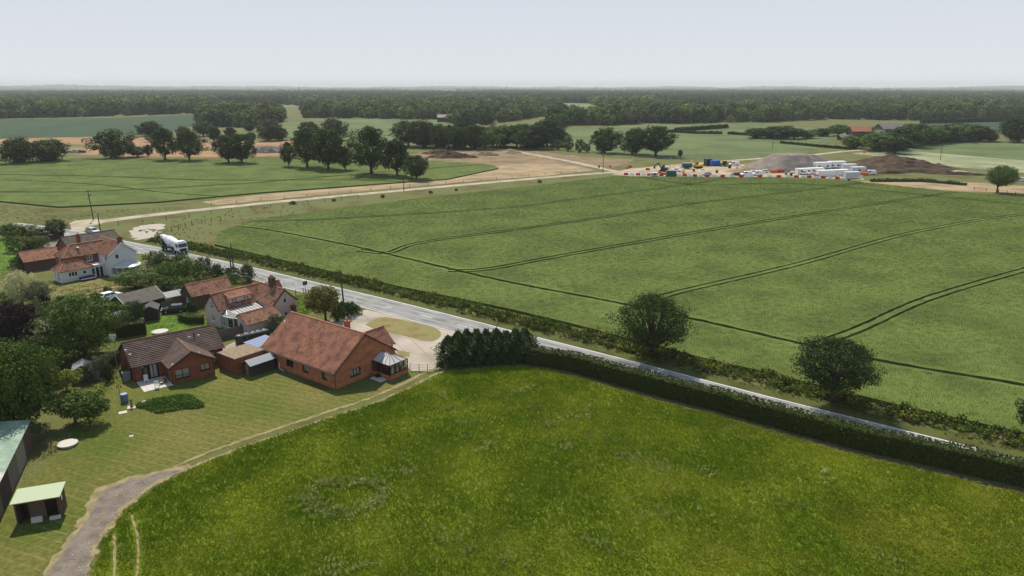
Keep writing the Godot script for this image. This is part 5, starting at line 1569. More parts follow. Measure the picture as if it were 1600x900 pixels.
	for q in [[-2.2, 2.6, 2.2, 2.6], [2.2, 2.6, 2.2, -2.6], [2.2, -2.6, -2.2, -2.6], [-2.2, -2.6, -2.2, 2.6]]:
		var f := face(q[0], q[1], q[2], q[3])
		wall(h, f, plain(f[3], 2.3), [], M.brick_red)
	mb = MB.new()
	mb.box(Vector3(0, 2.34, 0), Vector3(4.6, 0.12, 5.4))
	put(mb, "roof_edge", M.brown, h)
	for i in 12:
		mb = MB.new()
		mb.box(Vector3(0, 2.42, -2.42 + i * 0.44), Vector3(4.4, 0.04, 0.425))
		put(mb, "roof_board", M.board_tan, h)
	h = shed("timber_shed", "weathered grey timber shed with a pale felt roof against the bungalow corner", "shed", Vector3(-36.85, 0, -96.55), 52, 1.95, 1.0, 1.75, 2.25, M.timber_dark, mat(0.27, 0.28, 0.28, 0.85), 3, null, 1, 0.01)
	for q in [[-1.2, 0.5], [0.5, 0.9]]:
		var w := MB.new()
		w.box(Vector3(q[0], 1.25, 1.02), Vector3(q[1], 0.6, 0.05))
		put(w, "window", M.dark, h)
	h = thing("pergola", "timber pergola roofed with blue plastic sheets beside the brick bungalow", "pergola", Vector3(-38.3, 0, -102.4), -37)
	for q in [[-1.7, 1.7], [0.2, 1.7], [1.5, 1.7], [-1.7, -1.7], [1.5, -1.7]]:
		mb = MB.new()
		mb.box(Vector3(q[0], 1.15, q[1]), Vector3(0.13, 2.3, 0.13))
		put(mb, "post", M.timber, h)
	for i in 5:
		mb = MB.new()
		mb.bar(Vector3(-1.9 + i * 0.9, 2.35, 1.9), Vector3(-1.9 + i * 0.9, 2.5, -1.9), 0.07, 0.12)
		put(mb, "rafter", M.timber_dark, h)
	for i in 4:
		mb = MB.new()
		mb.bar(Vector3(-1.45 + i * 0.9, 2.45, 1.95), Vector3(-1.45 + i * 0.9, 2.6, -1.95), 0.84, 0.03)
		put(mb, "roof_sheet", M.blue_sheet, h)
	# long green-roofed barn and brick stable
	h = thing("green_barn", "long barn with a green and pale sheeted roof and patched grey walls", "barn", Vector3(-54.7, 0, -64.7), -66.8)
	for i in 5:
		var w := wall(h, face(-9.0 + i * 3.6, -3.0, -9.0 + (i + 1) * 3.6 - 0.02, -3.0).duplicate(), plain(3.58, 3.0), [], [M.brick_brown, mat(0.2, 0.18, 0.13, 0.9), M.timber, M.timber_dark, M.timber][i], "wall_panel", 0.12)
	for q in [[-9, 3, 9, 3], [9, 3, 9, -3], [-9, -3, -9, 3]]:
		var f := face(q[0], q[1], q[2], q[3])
		wall(h, f, plain(f[3], 3.0), [], M.timber_dark, "wall", 0.12)
	for i in 12:
		mb = MB.new()
		mb.bar(Vector3(-8.5 + i * 1.54, 3.1, -3.3), Vector3(-8.5 + i * 1.54, 3.9, 3.3), 1.53, 0.05)
		put(mb, "roof_sheet", M.barn_green if i < 8 else M.barn_pale, h)
	h = thing("brick_stable", "small dark brick stable with two open doorways and a pale green roof", "stable", Vector3(-45.5, 0, -60.35), 20)
	var f := face(-1.85, 1.1, 1.85, 1.1)
	wall(h, f, plain(3.7, 2.3), [[0.15, 0.05, 1.15, 2.1], [2.5, 0.05, 3.5, 2.1]], M.brick_brown)
	wall(h, face(1.85, 1.1, 1.85, -1.1), plain(2.2, 2.4), [], M.brick_brown)
	wall(h, face(1.85, -1.1, -1.85, -1.1), plain(3.7, 2.4), [], M.brick_brown)
	wall(h, face(-1.85, -1.1, -1.85, 1.1), plain(2.2, 2.4), [], M.brick_brown)
	mb = MB.new()
	mb.bar(Vector3(0, 2.36, 1.35), Vector3(0, 2.5, -1.3), 4.1, 0.07)
	put(mb, "roof", M.stable_roof, h)
	for q in [[-0.15, 0.35, 1.3, 0.9, 0.5], [1.35, 0.25, 1.3, 0.9, 0.3]]:
		mb = MB.new()
		mb.box(Vector3(q[0], q[1], q[2]), Vector3(q[3], q[4], 0.3))
		put(mb, "trough", M.slab, h)
	mb = MB.new()
	mb.box(Vector3(1.87, 1.7, 0.2), Vector3(0.03, 0.5, 0.25))
	put(mb, "notice", M.white, h)
	# timber fence by the cottage
	fence("board_fence", "close-boarded grey fence behind the pink cottage outhouse", [Vector2(-48.2, -109.2), Vector2(-44.0, -113.4), Vector2(-41.8, -115.3)], 0.16, 1.7, 0.15, 0, M.timber, "board")
	fence("board_fence", "dark board fence along the back of the red brick bungalow garden", [Vector2(-61.49, -94.67), Vector2(-58.99, -98.55), Vector2(-59.2, -101.13)], 0.2, 1.5, 0.19, 0, M.timber_dark, "board")
	fence("yard_wall_fence", "grey board fence closing the yard beside the dark car", [Vector2(-65.16, -126.26), Vector2(-63.46, -129.08), Vector2(-62.67, -131.16)], 0.22, 1.5, 0.2, 0, M.timber, "board")
	fence("junction_fence", "dark board fence behind the white house yard", [Vector2(-121.7, -172.66), Vector2(-123.4, -180.75), Vector2(-123.84, -193.01)], 0.25, 1.6, 0.23, 0, M.timber_dark, "board")

# a fence: uprights as parts, joined by rails
func fence(called: String, label: String, path: Array, gap: float, h: float, w: float, rails: int, m: Material, part := "post") -> Node3D:
	var o := thing(called, label, "fence")
	var box := MB.new()
	box.box(Vector3(0, h / 2, 0), Vector3(w, h, 0.035 if part == "board" else w))
	var bm := box.mesh()
	var rl := MB.new()
	for i in path.size() - 1:
		var a: Vector2 = path[i]
		var b: Vector2 = path[i + 1]
		var n := maxi(1, int(a.distance_to(b) / gap))
		for k in n + (1 if i == path.size() - 2 else 0):
			var p := a.lerp(b, float(k) / n)
			var u := put(bm, part, m, o)
			u.position = Vector3(p.x, 0, p.y)
			u.rotation.y = -(b - a).angle() + rr(-0.02, 0.02)
			u.scale.y = rr(0.96, 1.03)
		var mid := 2 if part == "board" else rails
		for k in mid:
			var y := h * (0.92 - 0.85 * k / maxf(1, mid)) if part != "board" else h * (0.25 + 0.5 * k)
			var s := Vector3(-(b - a).normalized().y, 0, (b - a).normalized().x) * (0.045 if part == "board" else 0.0)
			rl.bar(Vector3(a.x, y, a.y) + s, Vector3(b.x, y, b.y) + s, 0.03, 0.05 if rails < 9 else 0.03)
	if rl.v.size():
		put(rl, "rail", m, o)
	return o

# ---------- vehicles and street things ----------
func wheel(parent: Node, p: Vector3, r: float, w: float) -> void:
	var t := MB.new()
	t.tube(p - Vector3(0, 0, w / 2), p + Vector3(0, 0, w / 2), r, r, 14)
	var n := put(t, "wheel", M.rubber, parent)
	var h := MB.new()
	h.tube(p - Vector3(0, 0, w / 2 + 0.01), p + Vector3(0, 0, w / 2 + 0.01), r * 0.58, r * 0.58, 12)
	put(h, "rim", M.steel, n)

# a car or van facing local +x; kind: estate, hatch, van, pickup
func car(called: String, label: String, at: Vector3, turn: float, paint: Material, kind := "estate", group := "") -> Node3D:
	var o := thing(called, label, "van" if kind == "van" else "car", at, turn, group)
	var L := 4.5
	var W := 1.8
	var low: Array
	var cab: Array
	if kind == "van":
		L = 5.2
		W = 1.95
		low = [[-2.6, 0.35], [2.6, 0.35], [2.6, 0.85], [2.45, 1.05], [1.75, 1.2], [-2.6, 1.2]]
		cab = [[-2.58, 1.2], [1.75, 1.2], [1.05, 2.0], [0.8, 2.08], [-2.5, 2.12]]
	elif kind == "pickup":
		L = 5.0
		low = [[-2.5, 0.4], [2.5, 0.4], [2.5, 0.85], [2.3, 1.02], [1.2, 1.08], [-2.5, 1.08]]
		cab = [[-0.9, 1.08], [1.2, 1.08], [0.45, 1.75], [-0.75, 1.75]]
	elif kind == "hatch":
		L = 4.1
		low = [[-2.05, 0.3], [2.05, 0.3], [2.05, 0.7], [1.9, 0.85], [1.0, 0.95], [-2.0, 0.98], [-2.08, 0.7]]
		cab = [[-1.95, 0.97], [1.0, 0.95], [0.3, 1.45], [-1.5, 1.47]]
	else:
		low = [[-2.3, 0.32], [2.3, 0.32], [2.32, 0.7], [2.15, 0.88], [1.1, 1.0], [-2.28, 1.02], [-2.34, 0.7]]
		cab = [[-2.2, 1.01], [1.1, 1.0], [0.35, 1.58], [-1.85, 1.62]]
	var mb := MB.new()
	mb.side(low, W)
	var body := put(mb, "body", paint, o)
	# cabin narrows to the roof
	mb = MB.new()
	var nn := cab.size()
	var wl := W / 2 - 0.04
	var wu := W / 2 - (0.12 if kind == "van" else 0.24)
	var P0 := []
	var P1 := []
	for c in cab:
		var hw := wl if c[1] < 1.25 and c[1] <= cab[0][1] + 0.02 else wu
		P0.append(Vector3(c[0], c[1], -hw))
		P1.append(Vector3(c[0], c[1], hw))
	var mid := Vector3(0, cab[0][1] + 0.3, 0)
	for i in nn:
		var j := (i + 1) % nn
		mb.quad(P0[i], P0[j], P1[j], P1[i], (P0[i] + P0[j] + P1[i] + P1[j]) / 4 - mid)
	for g in [P0, P1]:
		for i in range(1, nn - 1):
			mb.tout(g[0], g[i], g[i + 1], g[0] * Vector3(0, 0, 1))
	put(mb, "cabin", paint, o)
	var gl: Material = M.car_glass
	# windows stand just proud of the cabin
	mb = MB.new()
	var a0: Vector3 = P0[1].lerp(P0[2], 0.1)
	var a1: Vector3 = P0[1].lerp(P0[2], 0.92)
	var b0: Vector3 = P1[1].lerp(P1[2], 0.1)
	var b1: Vector3 = P1[1].lerp(P1[2], 0.92)
	var fo := Vector3(0.012, 0.012, 0)
	mb.quad(a0.lerp(b0, 0.06) + fo, b0.lerp(a0, 0.06) + fo, b1.lerp(a1, 0.08) + fo, a1.lerp(b1, 0.08) + fo, fo)
	put(mb, "windscreen", gl, o)
	for g in [-1.0, 1.0]:
		var q: Array = P1 if g > 0 else P0
		var spans := [[0.62, 0.95]] if kind == "van" else [[0.06, 0.36], [0.4, 0.66], [0.7, 0.93]] if kind == "estate" else [[0.1, 0.5], [0.55, 0.92]]
		for s in spans:
			mb = MB.new()
			var l0: Vector3 = q[0].lerp(q[1], s[0])
			var l1: Vector3 = q[0].lerp(q[1], s[1])
			var u0: Vector3 = q[nn - 1].lerp(q[2], s[0])
			var u1: Vector3 = q[nn - 1].lerp(q[2], s[1])
			var z := Vector3(0, 0, 0.012 * g)
			mb.quad(l0.lerp(u0, 0.12) + z, l1.lerp(u1, 0.12) + z, l1.lerp(u1, 0.86) + z, l0.lerp(u0, 0.86) + z, z)
			put(mb, "side_window", gl, o)
	mb = MB.new()
	var r0: Vector3 = P0[0].lerp(P0[nn - 1], 0.2)
	var r1: Vector3 = P0[0].lerp(P0[nn - 1], 0.85)
	var s0: Vector3 = P1[0].lerp(P1[nn - 1], 0.2)
	var s1: Vector3 = P1[0].lerp(P1[nn - 1], 0.85)
	var ro := Vector3(-0.012, 0.002, 0)
	mb.quad(r0.lerp(s0, 0.1) + ro, s0.lerp(r0, 0.1) + ro, s1.lerp(r1, 0.1) + ro, r1.lerp(s1, 0.1) + ro, ro)
	put(mb, "rear_window", gl, o)
	for g in [-1.0, 1.0]:
		mb = MB.new()
		mb.box(Vector3(low[1][0] - 0.03, 0.72, g * (W / 2 - 0.28)), Vector3(0.12, 0.14, 0.34))
		put(mb, "headlight", M.white, o)
		mb = MB.new()
		mb.box(Vector3(low[0][0] + 0.0, 0.8, g * (W / 2 - 0.15)), Vector3(0.06, 0.22, 0.16))
		put(mb, "tail_light", M.red, o)
		for x in [-L * 0.29, L * 0.31]:
			wheel(o, Vector3(x, 0.33, g * (W / 2 - 0.1)), 0.33, 0.22)
	mb = MB.new()
	mb.box(Vector3(low[1][0], 0.42, 0), Vector3(0.1, 0.2, W - 0.1))
	put(mb, "bumper", M.dark, o)
	return o

func mixer_truck() -> void:
	var o := thing("concrete_mixer_truck", "white concrete mixer lorry driving along the country road", "lorry", Vector3(-84.95, 0.06, -174.3), -37)
	var mb := MB.new()
	mb.box(Vector3(-0.6, 0.95, 0.42), Vector3(8.4, 0.28, 0.12))
	mb.box(Vector3(-0.6, 0.95, -0.42), Vector3(8.4, 0.28, 0.12))
	for i in 5:
		mb.box(Vector3(-4.2 + i * 1.8, 0.95, 0), Vector3(0.15, 0.2, 0.72))
	mb.box(Vector3(-0.4, 1.15, 0), Vector3(6.4, 0.1, 2.2))
	put(mb, "chassis", M.dark, o)
	# cab
	mb = MB.new()
	mb.side([[2.75, 0.95], [4.72, 0.95], [4.8, 1.7], [4.55, 2.75], [4.35, 3.0], [2.75, 3.08]], 2.4)
	mb.box(Vector3(3.6, 3.14, 0), Vector3(1.5, 0.14, 1.9))
	var cab := put(mb, "cab", M.white_paint, o)
	mb = MB.new()
	mb.quad(Vector3(4.79, 1.78, -1.1), Vector3(4.79, 1.78, 1.1), Vector3(4.58, 2.68, 1.06), Vector3(4.58, 2.68, -1.06), Vector3(1, 0.2, 0))
	put(mb, "windscreen", M.car_glass, cab)
	for g in [-1.0, 1.0]:
		mb = MB.new()
		mb.quad(Vector3(3.5, 1.85, g * 1.212), Vector3(4.6, 1.75, g * 1.212), Vector3(4.42, 2.6, g * 1.212), Vector3(3.5, 2.65, g * 1.212), Vector3(0, 0, g))
		put(mb, "side_window", M.car_glass, cab)
		mb = MB.new()
		mb.box(Vector3(4.75, 2.25, g * 1.42), Vector3(0.12, 0.6, 0.22))
		put(mb, "mirror", M.dark, cab)
		mb = MB.new()
		mb.box(Vector3(4.86, 0.72, g * 0.9), Vector3(0.1, 0.2, 0.4))
		put(mb, "headlight", M.white, cab)
	mb = MB.new()
	mb.box(Vector3(4.7, 0.65, 0), Vector3(0.28, 0.55, 2.4))
	mb.box(Vector3(4.79, 1.22, 0), Vector3(0.06, 0.5, 1.7))
	put(mb, "bumper", M.dark, cab)
	mb = MB.new()
	mb.box(Vector3(4.86, 0.66, 0), Vector3(0.03, 0.12, 0.52))
	put(mb, "number_plate", M.cream, cab)
	# drum, tilted, with blue bands
	var ax := Vector3(-1, 0.2, 0).normalized()
	var d0 := Vector3(2.5, 1.95, 0)
	mb = MB.new()
	mb.lathe(d0, ax, [[0, 0.05], [0.02, 0.6], [1.1, 1.05], [2.6, 1.22], [3.9, 1.2], [5.0, 0.98], [6.3, 0.6], [6.35, 0.45], [6.1, 0.2]], 28)
	var drum := put(mb, "drum", M.white_paint, o)
	mb = MB.new()
	mb.lathe(d0, ax, [[4.3, 1.155], [4.3, 1.175], [4.45, 1.145], [4.45, 1.11]], 28)
	put(mb, "band", M.blue_paint, drum)
	mb = MB.new()
	for k in 46:
		var t := k / 45.0
		var a := t * 4.2 + 0.8
		var al := 0.7 + t * 5.0
		var rad := 1.0
		var pr := [[0, 0.05], [0.02, 0.6], [1.1, 1.05], [2.6, 1.22], [3.9, 1.2], [5.0, 0.98], [6.3, 0.6]]
		for i in 6:
			if al >= pr[i][0] and al <= pr[i + 1][0]:
				rad = lerpf(pr[i][1], pr[i + 1][1], (al - pr[i][0]) / (pr[i + 1][0] - pr[i][0]))
		var up := Vector3(0.2, 1, 0).normalized()
		var c := d0 + ax * al + (up * cos(a) + Vector3(0, 0, 1) * sin(a)) * (rad + 0.004)
		mb.box(c, Vector3(0.16, 0.03, 0.12))
	put(mb, "spiral_stripe", M.blue_paint, drum)
	# hopper, chute, rear frame, ladder, guards, tank
	mb = MB.new()
	mb.side([[-4.6, 1.1], [-3.6, 1.1], [-3.9, 2.9], [-4.3, 2.9]], 0.9)
	put(mb, "rear_frame", M.dark, o)
	mb = MB.new()
	mb.side([[-4.5, 3.0], [-3.9, 3.0], [-3.6, 3.75], [-4.9, 3.75]], 1.1)
	put(mb, "hopper", M.white_paint, o)
	mb = MB.new()
	mb.bar(Vector3(-4.4, 2.5, 0.2), Vector3(-5.2, 1.3, 0.7), 0.45, 0.12)
	put(mb, "chute", M.lead, o)
	for g in [-1.0, 1.0]:
		mb = MB.new()
		mb.side([[-3.9, 1.05], [-0.9, 1.05], [-0.9, 1.3], [-3.9, 1.3]], 0.35, Vector3(0, 0, g * 1.05))
		put(mb, "mudguard", M.dark, o)
		for x in [3.9, 2.3, -1.7, -3.1]:
			wheel(o, Vector3(x, 0.52, g * 1.05), 0.52, 0.34)
	mb = MB.new()
	mb.tube(Vector3(0.2, 0.85, 1.0), Vector3(1.4, 0.85, 1.0), 0.32, 0.32, 12)
	put(mb, "water_tank", M.steel, o)
	mb = MB.new()
	for i in 6:
		mb.bar(Vector3(-0.4, 0.6 + i * 0.25, 1.2), Vector3(0.0, 0.6 + i * 0.25, 1.2), 0.04, 0.04)
	put(mb, "ladder", M.steel, o)

func utility_pole(at: Vector2, h: float, label: String, arm := 0, lean := 0.0, group := "") -> void:
	var o := thing("utility_pole", label, "pole", Vector3(at.x, 0, at.y), rr(0, 180), group)
	o.rotation.z = lean
	var mb := MB.new()
	mb.tube(Vector3(0, -0.2, 0), Vector3(0, h, 0), 0.17, 0.12, 9)
	put(mb, "shaft", M.pole, o)
	if arm:
		mb = MB.new()
		mb.box(Vector3(0, h - 0.35, 0.1), Vector3(1.7, 0.12, 0.1))
		put(mb, "crossarm", M.pole, o)
		for x in [-0.75, 0.0, 0.75]:
			mb = MB.new()
			mb.tube(Vector3(x, h - 0.3, 0.1), Vector3(x, h - 0.05, 0.1), 0.06, 0.04, 7)
			put(mb, "insulator", M.brown, o)
	if arm == 2:
		mb = MB.new()
		mb.tube(Vector3(0.35, h - 1.9, 0), Vector3(0.35, h - 1.0, 0), 0.32, 0.32, 10)
		put(mb, "transformer", M.lead, o)

func roadside() -> void:
	M.car_glass = mat(0.012, 0.014, 0.016, 0.08, 0.0, 0.5)
	M.white_paint = mat(0.74, 0.74, 0.74, 0.3, 0.0, 0.5)
	M.blue_paint = mat(0.03, 0.07, 0.25, 0.4)
	M.silver = mat(0.32, 0.36, 0.42, 0.3, 0.4, 0.5)
	M.black_paint = mat(0.015, 0.016, 0.018, 0.25, 0.0, 0.5)
	M.red = mat(0.42, 0.025, 0.02, 0.5)
	M.orange = mat(0.65, 0.14, 0.02, 0.55)
	M.yellow = mat(0.6, 0.36, 0.02, 0.5)
	mixer_truck()
	var c: Vector2 = Vector2(-118.22, -197.45)
	car("estate_car", "silver blue estate car on the road at the haul track junction", Vector3(c.x, 0.06, c.y), -33, M.silver, "estate")
	c = Vector2(-78.52, -133.31)
	car("parked_car", "white hatchback parked at the end of the black garage", Vector3(c.x, 0.02, c.y), 62, M.white_paint, "hatch")
	c = Vector2(-62.19, -124.7)
	car("parked_car", "black hatchback parked by the board fence at the cottage lawn", Vector3(c.x, 0.02, c.y), 200, M.black_paint, "hatch")
	# poles
	utility_pole(Vector2(-130.1, -218.43), 9.3, "tall wooden pole with a transformer beside the haul track mouth", 2, 0.03)
	utility_pole(Vector2(-114.07, -193.89), 6.4, "short leaning wooden pole behind the estate car", 0, -0.05)
	utility_pole(Vector2(-63.46, -157.16), 6.0, "wooden pole at the thicket, beside a thinner stay post", 0, 0.02)
	utility_pole(Vector2(-64.04, -157.16), 4.2, "thin stay post beside the wooden pole at the thicket", 0, 0.0)
	utility_pole(Vector2(-32.16, -129.9), 6.6, "wooden telephone pole rising by the palm at the drive", 0, -0.06)
	for q in [[Vector2(-42.84, -281.48), 6.5, "thin pole where the haul track passes the last oak of the row"], [Vector2(43.73, -344.38), 8.5, "dark pole on the haul track near the side track"], [Vector2(174.45, -483.74), 9.5, "pole with a crossarm standing behind the stone heap"], [Vector2(241.86, -406.25), 10.0, "slender pole standing in the white-flowered meadow"]]:
		utility_pole(q[0], q[1], q[2], 1 if q[1] > 8 else 0)
	# post and wire fences
	fence("post_fence", "post and wire fence along the near side of the haul track", [Vector2(-117.83, -209.96), Vector2(-107.42, -218.43), Vector2(-98.19, -229.98), Vector2(-72.7, -251.08), Vector2(-57.02, -263.08)], 6.0, 1.3, 0.12, 2, M.pole)
	fence("post_fence", "post and wire fence on the bare earth strip", [Vector2(-105.06, -246.85), Vector2(-76.9, -266.25), Vector2(-42.1, -292.6), Vector2(0, -323.31), Vector2(31.03, -347.04)], 8.0, 1.3, 0.12, 2, M.pole)
	fence("post_fence", "old post fence beside the dried pond", [Vector2(-97.44, -200.21), Vector2(-95.8, -209.96), Vector2(-90.08, -217.34)], 3.0, 1.4, 0.13, 2, M.pole)
	fence("post_fence", "post fence at the stripped earth under the lone round tree", [Vector2(185.3, -285.1), Vector2(190.35, -277.95), Vector2(193.38, -267.86), Vector2(198.64, -255.45)], 3.0, 1.3, 0.15, 2, M.pole)
	fence("site_fence", "tall wire fence in front of the three oaks", [Vector2(26.22, -421.3), Vector2(50.05, -433.31), Vector2(68.67, -417.43), Vector2(88.84, -399.11)], 3.5, 2.0, 0.08, 3, M.steel)
	fence("paddock_fence", "post fence round the paddock by the far farm", [Vector2(207.88, -553.63), Vector2(219.56, -528.24), Vector2(231.57, -505.03)], 6.0, 1.4, 0.2, 2, M.pole)
	fence("drive_fence", "post and wire fence closing the end of the concrete drive", [Vector2(-14.89, -96.82), Vector2(-13.55, -96.58), Vector2(-12.3, -96.34), Vector2(-11.05, -96.82)], 1.3, 1.2, 0.08, 4, M.steel)
	# gate
	var a: Vector2 = Vector2(-9.9, -97.56)
	var b: Vector2 = Vector2(-7.44, -98.8)
	var o := thing("field_gate", "galvanised field gate at the end of the conifer screen", "gate")
	for i in 5:
		var mb := MB.new()
		mb.bar(Vector3(a.x, 0.25 + i * 0.24, a.y), Vector3(b.x, 0.25 + i * 0.24, b.y), 0.04, 0.05)
		put(mb, "bar", M.steel, o)
	for t in [0.0, 0.5, 1.0]:
		var q := a.lerp(b, t)
		var mb := MB.new()
		mb.box(Vector3(q.x, 0.65, q.y), Vector3(0.07, 1.25, 0.07))
		put(mb, "upright", M.steel, o)
	fence("garden_fence", "low white post and rail fence on the roadside lawn", [Vector2(-43.11, -135.97), Vector2(-41.96, -137.34), Vector2(-39.8, -135.52)], 0.9, 1.1, 0.1, 2, M.timber)
	# road sign
	o = thing("road_sign", "small dark green road sign on a post beside the cottage lawn", "sign", Vector3(-42.0, 0, -138.9), 45)
	var mb := MB.new()
	mb.tube(Vector3(0, 0, 0), Vector3(0, 1.9, 0), 0.05, 0.05, 7)
	put(mb, "post", M.steel, o)
	mb = MB.new()
	mb.box(Vector3(0, 1.65, 0.06), Vector3(1.0, 0.8, 0.05))
	put(mb, "panel", mat(0.02, 0.06, 0.035, 0.5), o)
	# stack of black bins by the yard fence
	for i in 5:
		var q := Vector2(-43.9, -108.3).lerp(Vector2(-40.9, -110.9), i / 4.0)
		o = thing("wrapped_bale", "black plastic wrapped bale in the row by the yard fence", "bale", Vector3(q.x, 0, q.y), 40, "black wrapped bales in the yard")
		mb = MB.new()
		mb.lathe(Vector3(0, 0.02, 0), Vector3.UP, [[0, 0.05], [0, 0.72], [0.12, 0.82], [1.25, 0.82], [1.38, 0.7], [1.4, 0.05]], 14)
		put(mb, "wrap", M.black_paint, o)
		mb = MB.new()
		for k in 3:
			mb.box(Vector3(rr(-0.3, 0.3), 1.43 + k * 0.02, rr(-0.3, 0.3)), Vector3(0.4, 0.02, 0.06), Basis(Vector3.UP, rr(0, 3)))
		put(mb, "tape", M.white, o)
	# lawn things
	var c2: Vector2 = Vector2(-51.43, -74.26)
	o = thing("well_cover", "round pale concrete well cover on the lawn by the barn", "well cover", Vector3(c2.x, 0, c2.y))
	mb = MB.new()
	mb.tube(Vector3.ZERO, Vector3(0, 0.22, 0), 1.0, 1.0, 28)
	put(mb, "ring", M.lead, o)
	mb = MB.new()
	mb.tube(Vector3(0, 0.22, 0), Vector3(0, 0.32, 0), 1.08, 1.05, 28)
	put(mb, "lid", M.slab, o)
	c2 = Vector2(-59.39, -113.4)
	mb = MB.new()
	mb.tube(Vector3.ZERO, Vector3(0, 0.3, 0), 1.25, 1.25, 26)
	mb.tube(Vector3(0, 0.3, 0), Vector3(0, 0.36, 0), 1.3, 1.1, 26)
	var t := put(mb, "trampoline", M.slab)
	t.position = Vector3(c2.x, 0, c2.y)
	tag(t, "round pale paddling pool on the bright cottage lawn", "pool")
	c2 = Vector2(-51.02, -86.07)
	o = thing("water_butt", "blue grey plastic water butt standing on the lawn", "water butt", Vector3(c2.x, 0, c2.y))
	mb = MB.new()
	mb.lathe(Vector3.ZERO, Vector3.UP, [[0, 0.05], [0, 0.42], [0.5, 0.48], [1.05, 0.44], [1.1, 0.4], [1.1, 0.02]], 16)
	put(mb, "barrel", mat(0.1, 0.15, 0.22, 0.5), o)
	mb = MB.new()
	mb.tube(Vector3(0, 1.1, 0), Vector3(0, 1.16, 0), 0.45, 0.42, 16)
	put(mb, "lid", mat(0.16, 0.22, 0.3, 0.5), o)
	c2 = Vector2(-52.25, -87.27)
	o = thing("bird_feeder", "thin bird feeder pole standing beside the water butt", "bird feeder", Vector3(c2.x, 0, c2.y))
	mb = MB.new()
	mb.tube(Vector3.ZERO, Vector3(0, 1.8, 0), 0.03, 0.03, 6)
	mb.bar(Vector3(-0.3, 1.8, 0), Vector3(0.3, 1.8, 0), 0.03, 0.03)
	put(mb, "pole", M.dark, o)
	for x in [-0.27, 0.27]:
		mb = MB.new()
		mb.tube(Vector3(x, 1.45, 0), Vector3(x, 1.76, 0), 0.06, 0.06, 8)
		put(mb, "feeder", M.dark, o)
	c2 = Vector2(-49.2, -84.32)
	o = thing("sundial", "stone sundial on a square slab on the lawn", "sundial", Vector3(c2.x, 0, c2.y), 20)
	mb = MB.new()
	mb.box(Vector3(0, 0.05, 0), Vector3(1.0, 0.1, 0.9))
	put(mb, "base_slab", M.slab, o)
	mb = MB.new()
	mb.lathe(Vector3(0, 0.1, 0), Vector3.UP, [[0, 0.02], [0, 0.22], [0.1, 0.2], [0.2, 0.12], [0.8, 0.1], [0.88, 0.2], [0.95, 0.2], [0.95, 0.01]], 14)
	put(mb, "pedestal", M.timber, o)
	for q in [[Vector2(-49.57, -82.82), "pale square paving slab lying on the lawn below the sundial"], [Vector2(-48.24, -86.07), "pale paving slab lying on the lawn by the round bed"], [Vector2(-45.22, -76.45), "small pale drain cover set in the lawn"]]:
		mb = MB.new()
		var s := 0.45 if q[1].begins_with("small") else 0.95
		mb.box(Vector3(0, 0.035, 0), Vector3(s, 0.07, s * 0.8))
		t = put(mb, "lawn_slab", M.slab)
		t.position = Vector3(q[0].x, 0, q[0].y)
		t.rotation.y = 0.5
		tag(t, q[1], "slab")
	c2 = Vector2(-90.84, -147.15)
	o = thing("covered_sofa", "dark covered garden sofa against the white house wall", "garden seat", Vector3(c2.x, 0, c2.y), 50)
	mb = MB.new()
	mb.side([[-0.5, 0], [0.5, 0], [0.5, 0.45], [-0.1, 0.5], [-0.25, 0.95], [-0.5, 0.95]], 3.0)
	put(mb, "cover", mat(0.03, 0.035, 0.06, 0.7), o)
	o.rotation.y = deg_to_rad(-37.5)
	# low dead branches in the dried pond
	c2 = Vector2(-103.48, -200.21)
	o = thing("dead_branch", "dark fallen branches lying in the dried pond mud", "branch", Vector3(c2.x, 0, c2.y))
	for i in 9:
		mb = MB.new()
		var p := Vector3(rr(-4, 4), 0.1, rr(-3, 3))
		mb.tube(p, p + Vector3(rr(-2.5, 2.5), rr(0.1, 0.6), rr(-1.5, 1.5)), 0.14, 0.05, 6)
		put(mb, "limb", M.pole, o)

# ---------- the building compound ----------
func cabin(at: Vector2, turn: float, L: float, W: float, H: float, label: String, windows: int, y := 0.02, m: Material = null) -> void:
	var o := thing("site_cabin", label, "cabin", Vector3(at.x, y, at.y), turn)
	var mb := MB.new()
	mb.box(Vector3(0, H / 2, 0), Vector3(L, H - 0.2, W))
	for i in int(L / 0.6):
		for g in [-1.0, 1.0]:
			mb.box(Vector3(-L / 2 + 0.3 + i * 0.6, H / 2, g * (W / 2 + 0.015)), Vector3(0.28, H - 0.45, 0.03))
	put(mb, "shell", m if m else M.white_paint, o)
	mb = MB.new()
	mb.box(Vector3(0, H - 0.05, 0), Vector3(L + 0.1, 0.12, W + 0.1))
	put(mb, "roof", m if m else M.white_paint, o)
	for i in 4:
		mb = MB.new()
		mb.box(Vector3((L / 2) * (1 if i % 2 else -1), H / 2, (W / 2) * (1 if i < 2 else -1)), Vector3(0.16, H, 0.16))
		put(mb, "corner_post", M.steel, o)
	for i in windows:
		mb = MB.new()
		mb.box(Vector3(-L / 2 + L * (i + 0.5) / windows, H * 0.58, W / 2 + 0.03), Vector3(1.0, 0.8, 0.06))
		put(mb, "window", M.car_glass, o)
	if windows:
		mb = MB.new()
		mb.box(Vector3(L / 2 + 0.02, H * 0.45, 0), Vector3(0.06, H * 0.78, 0.9))
		put(mb, "door", M.lead, o)

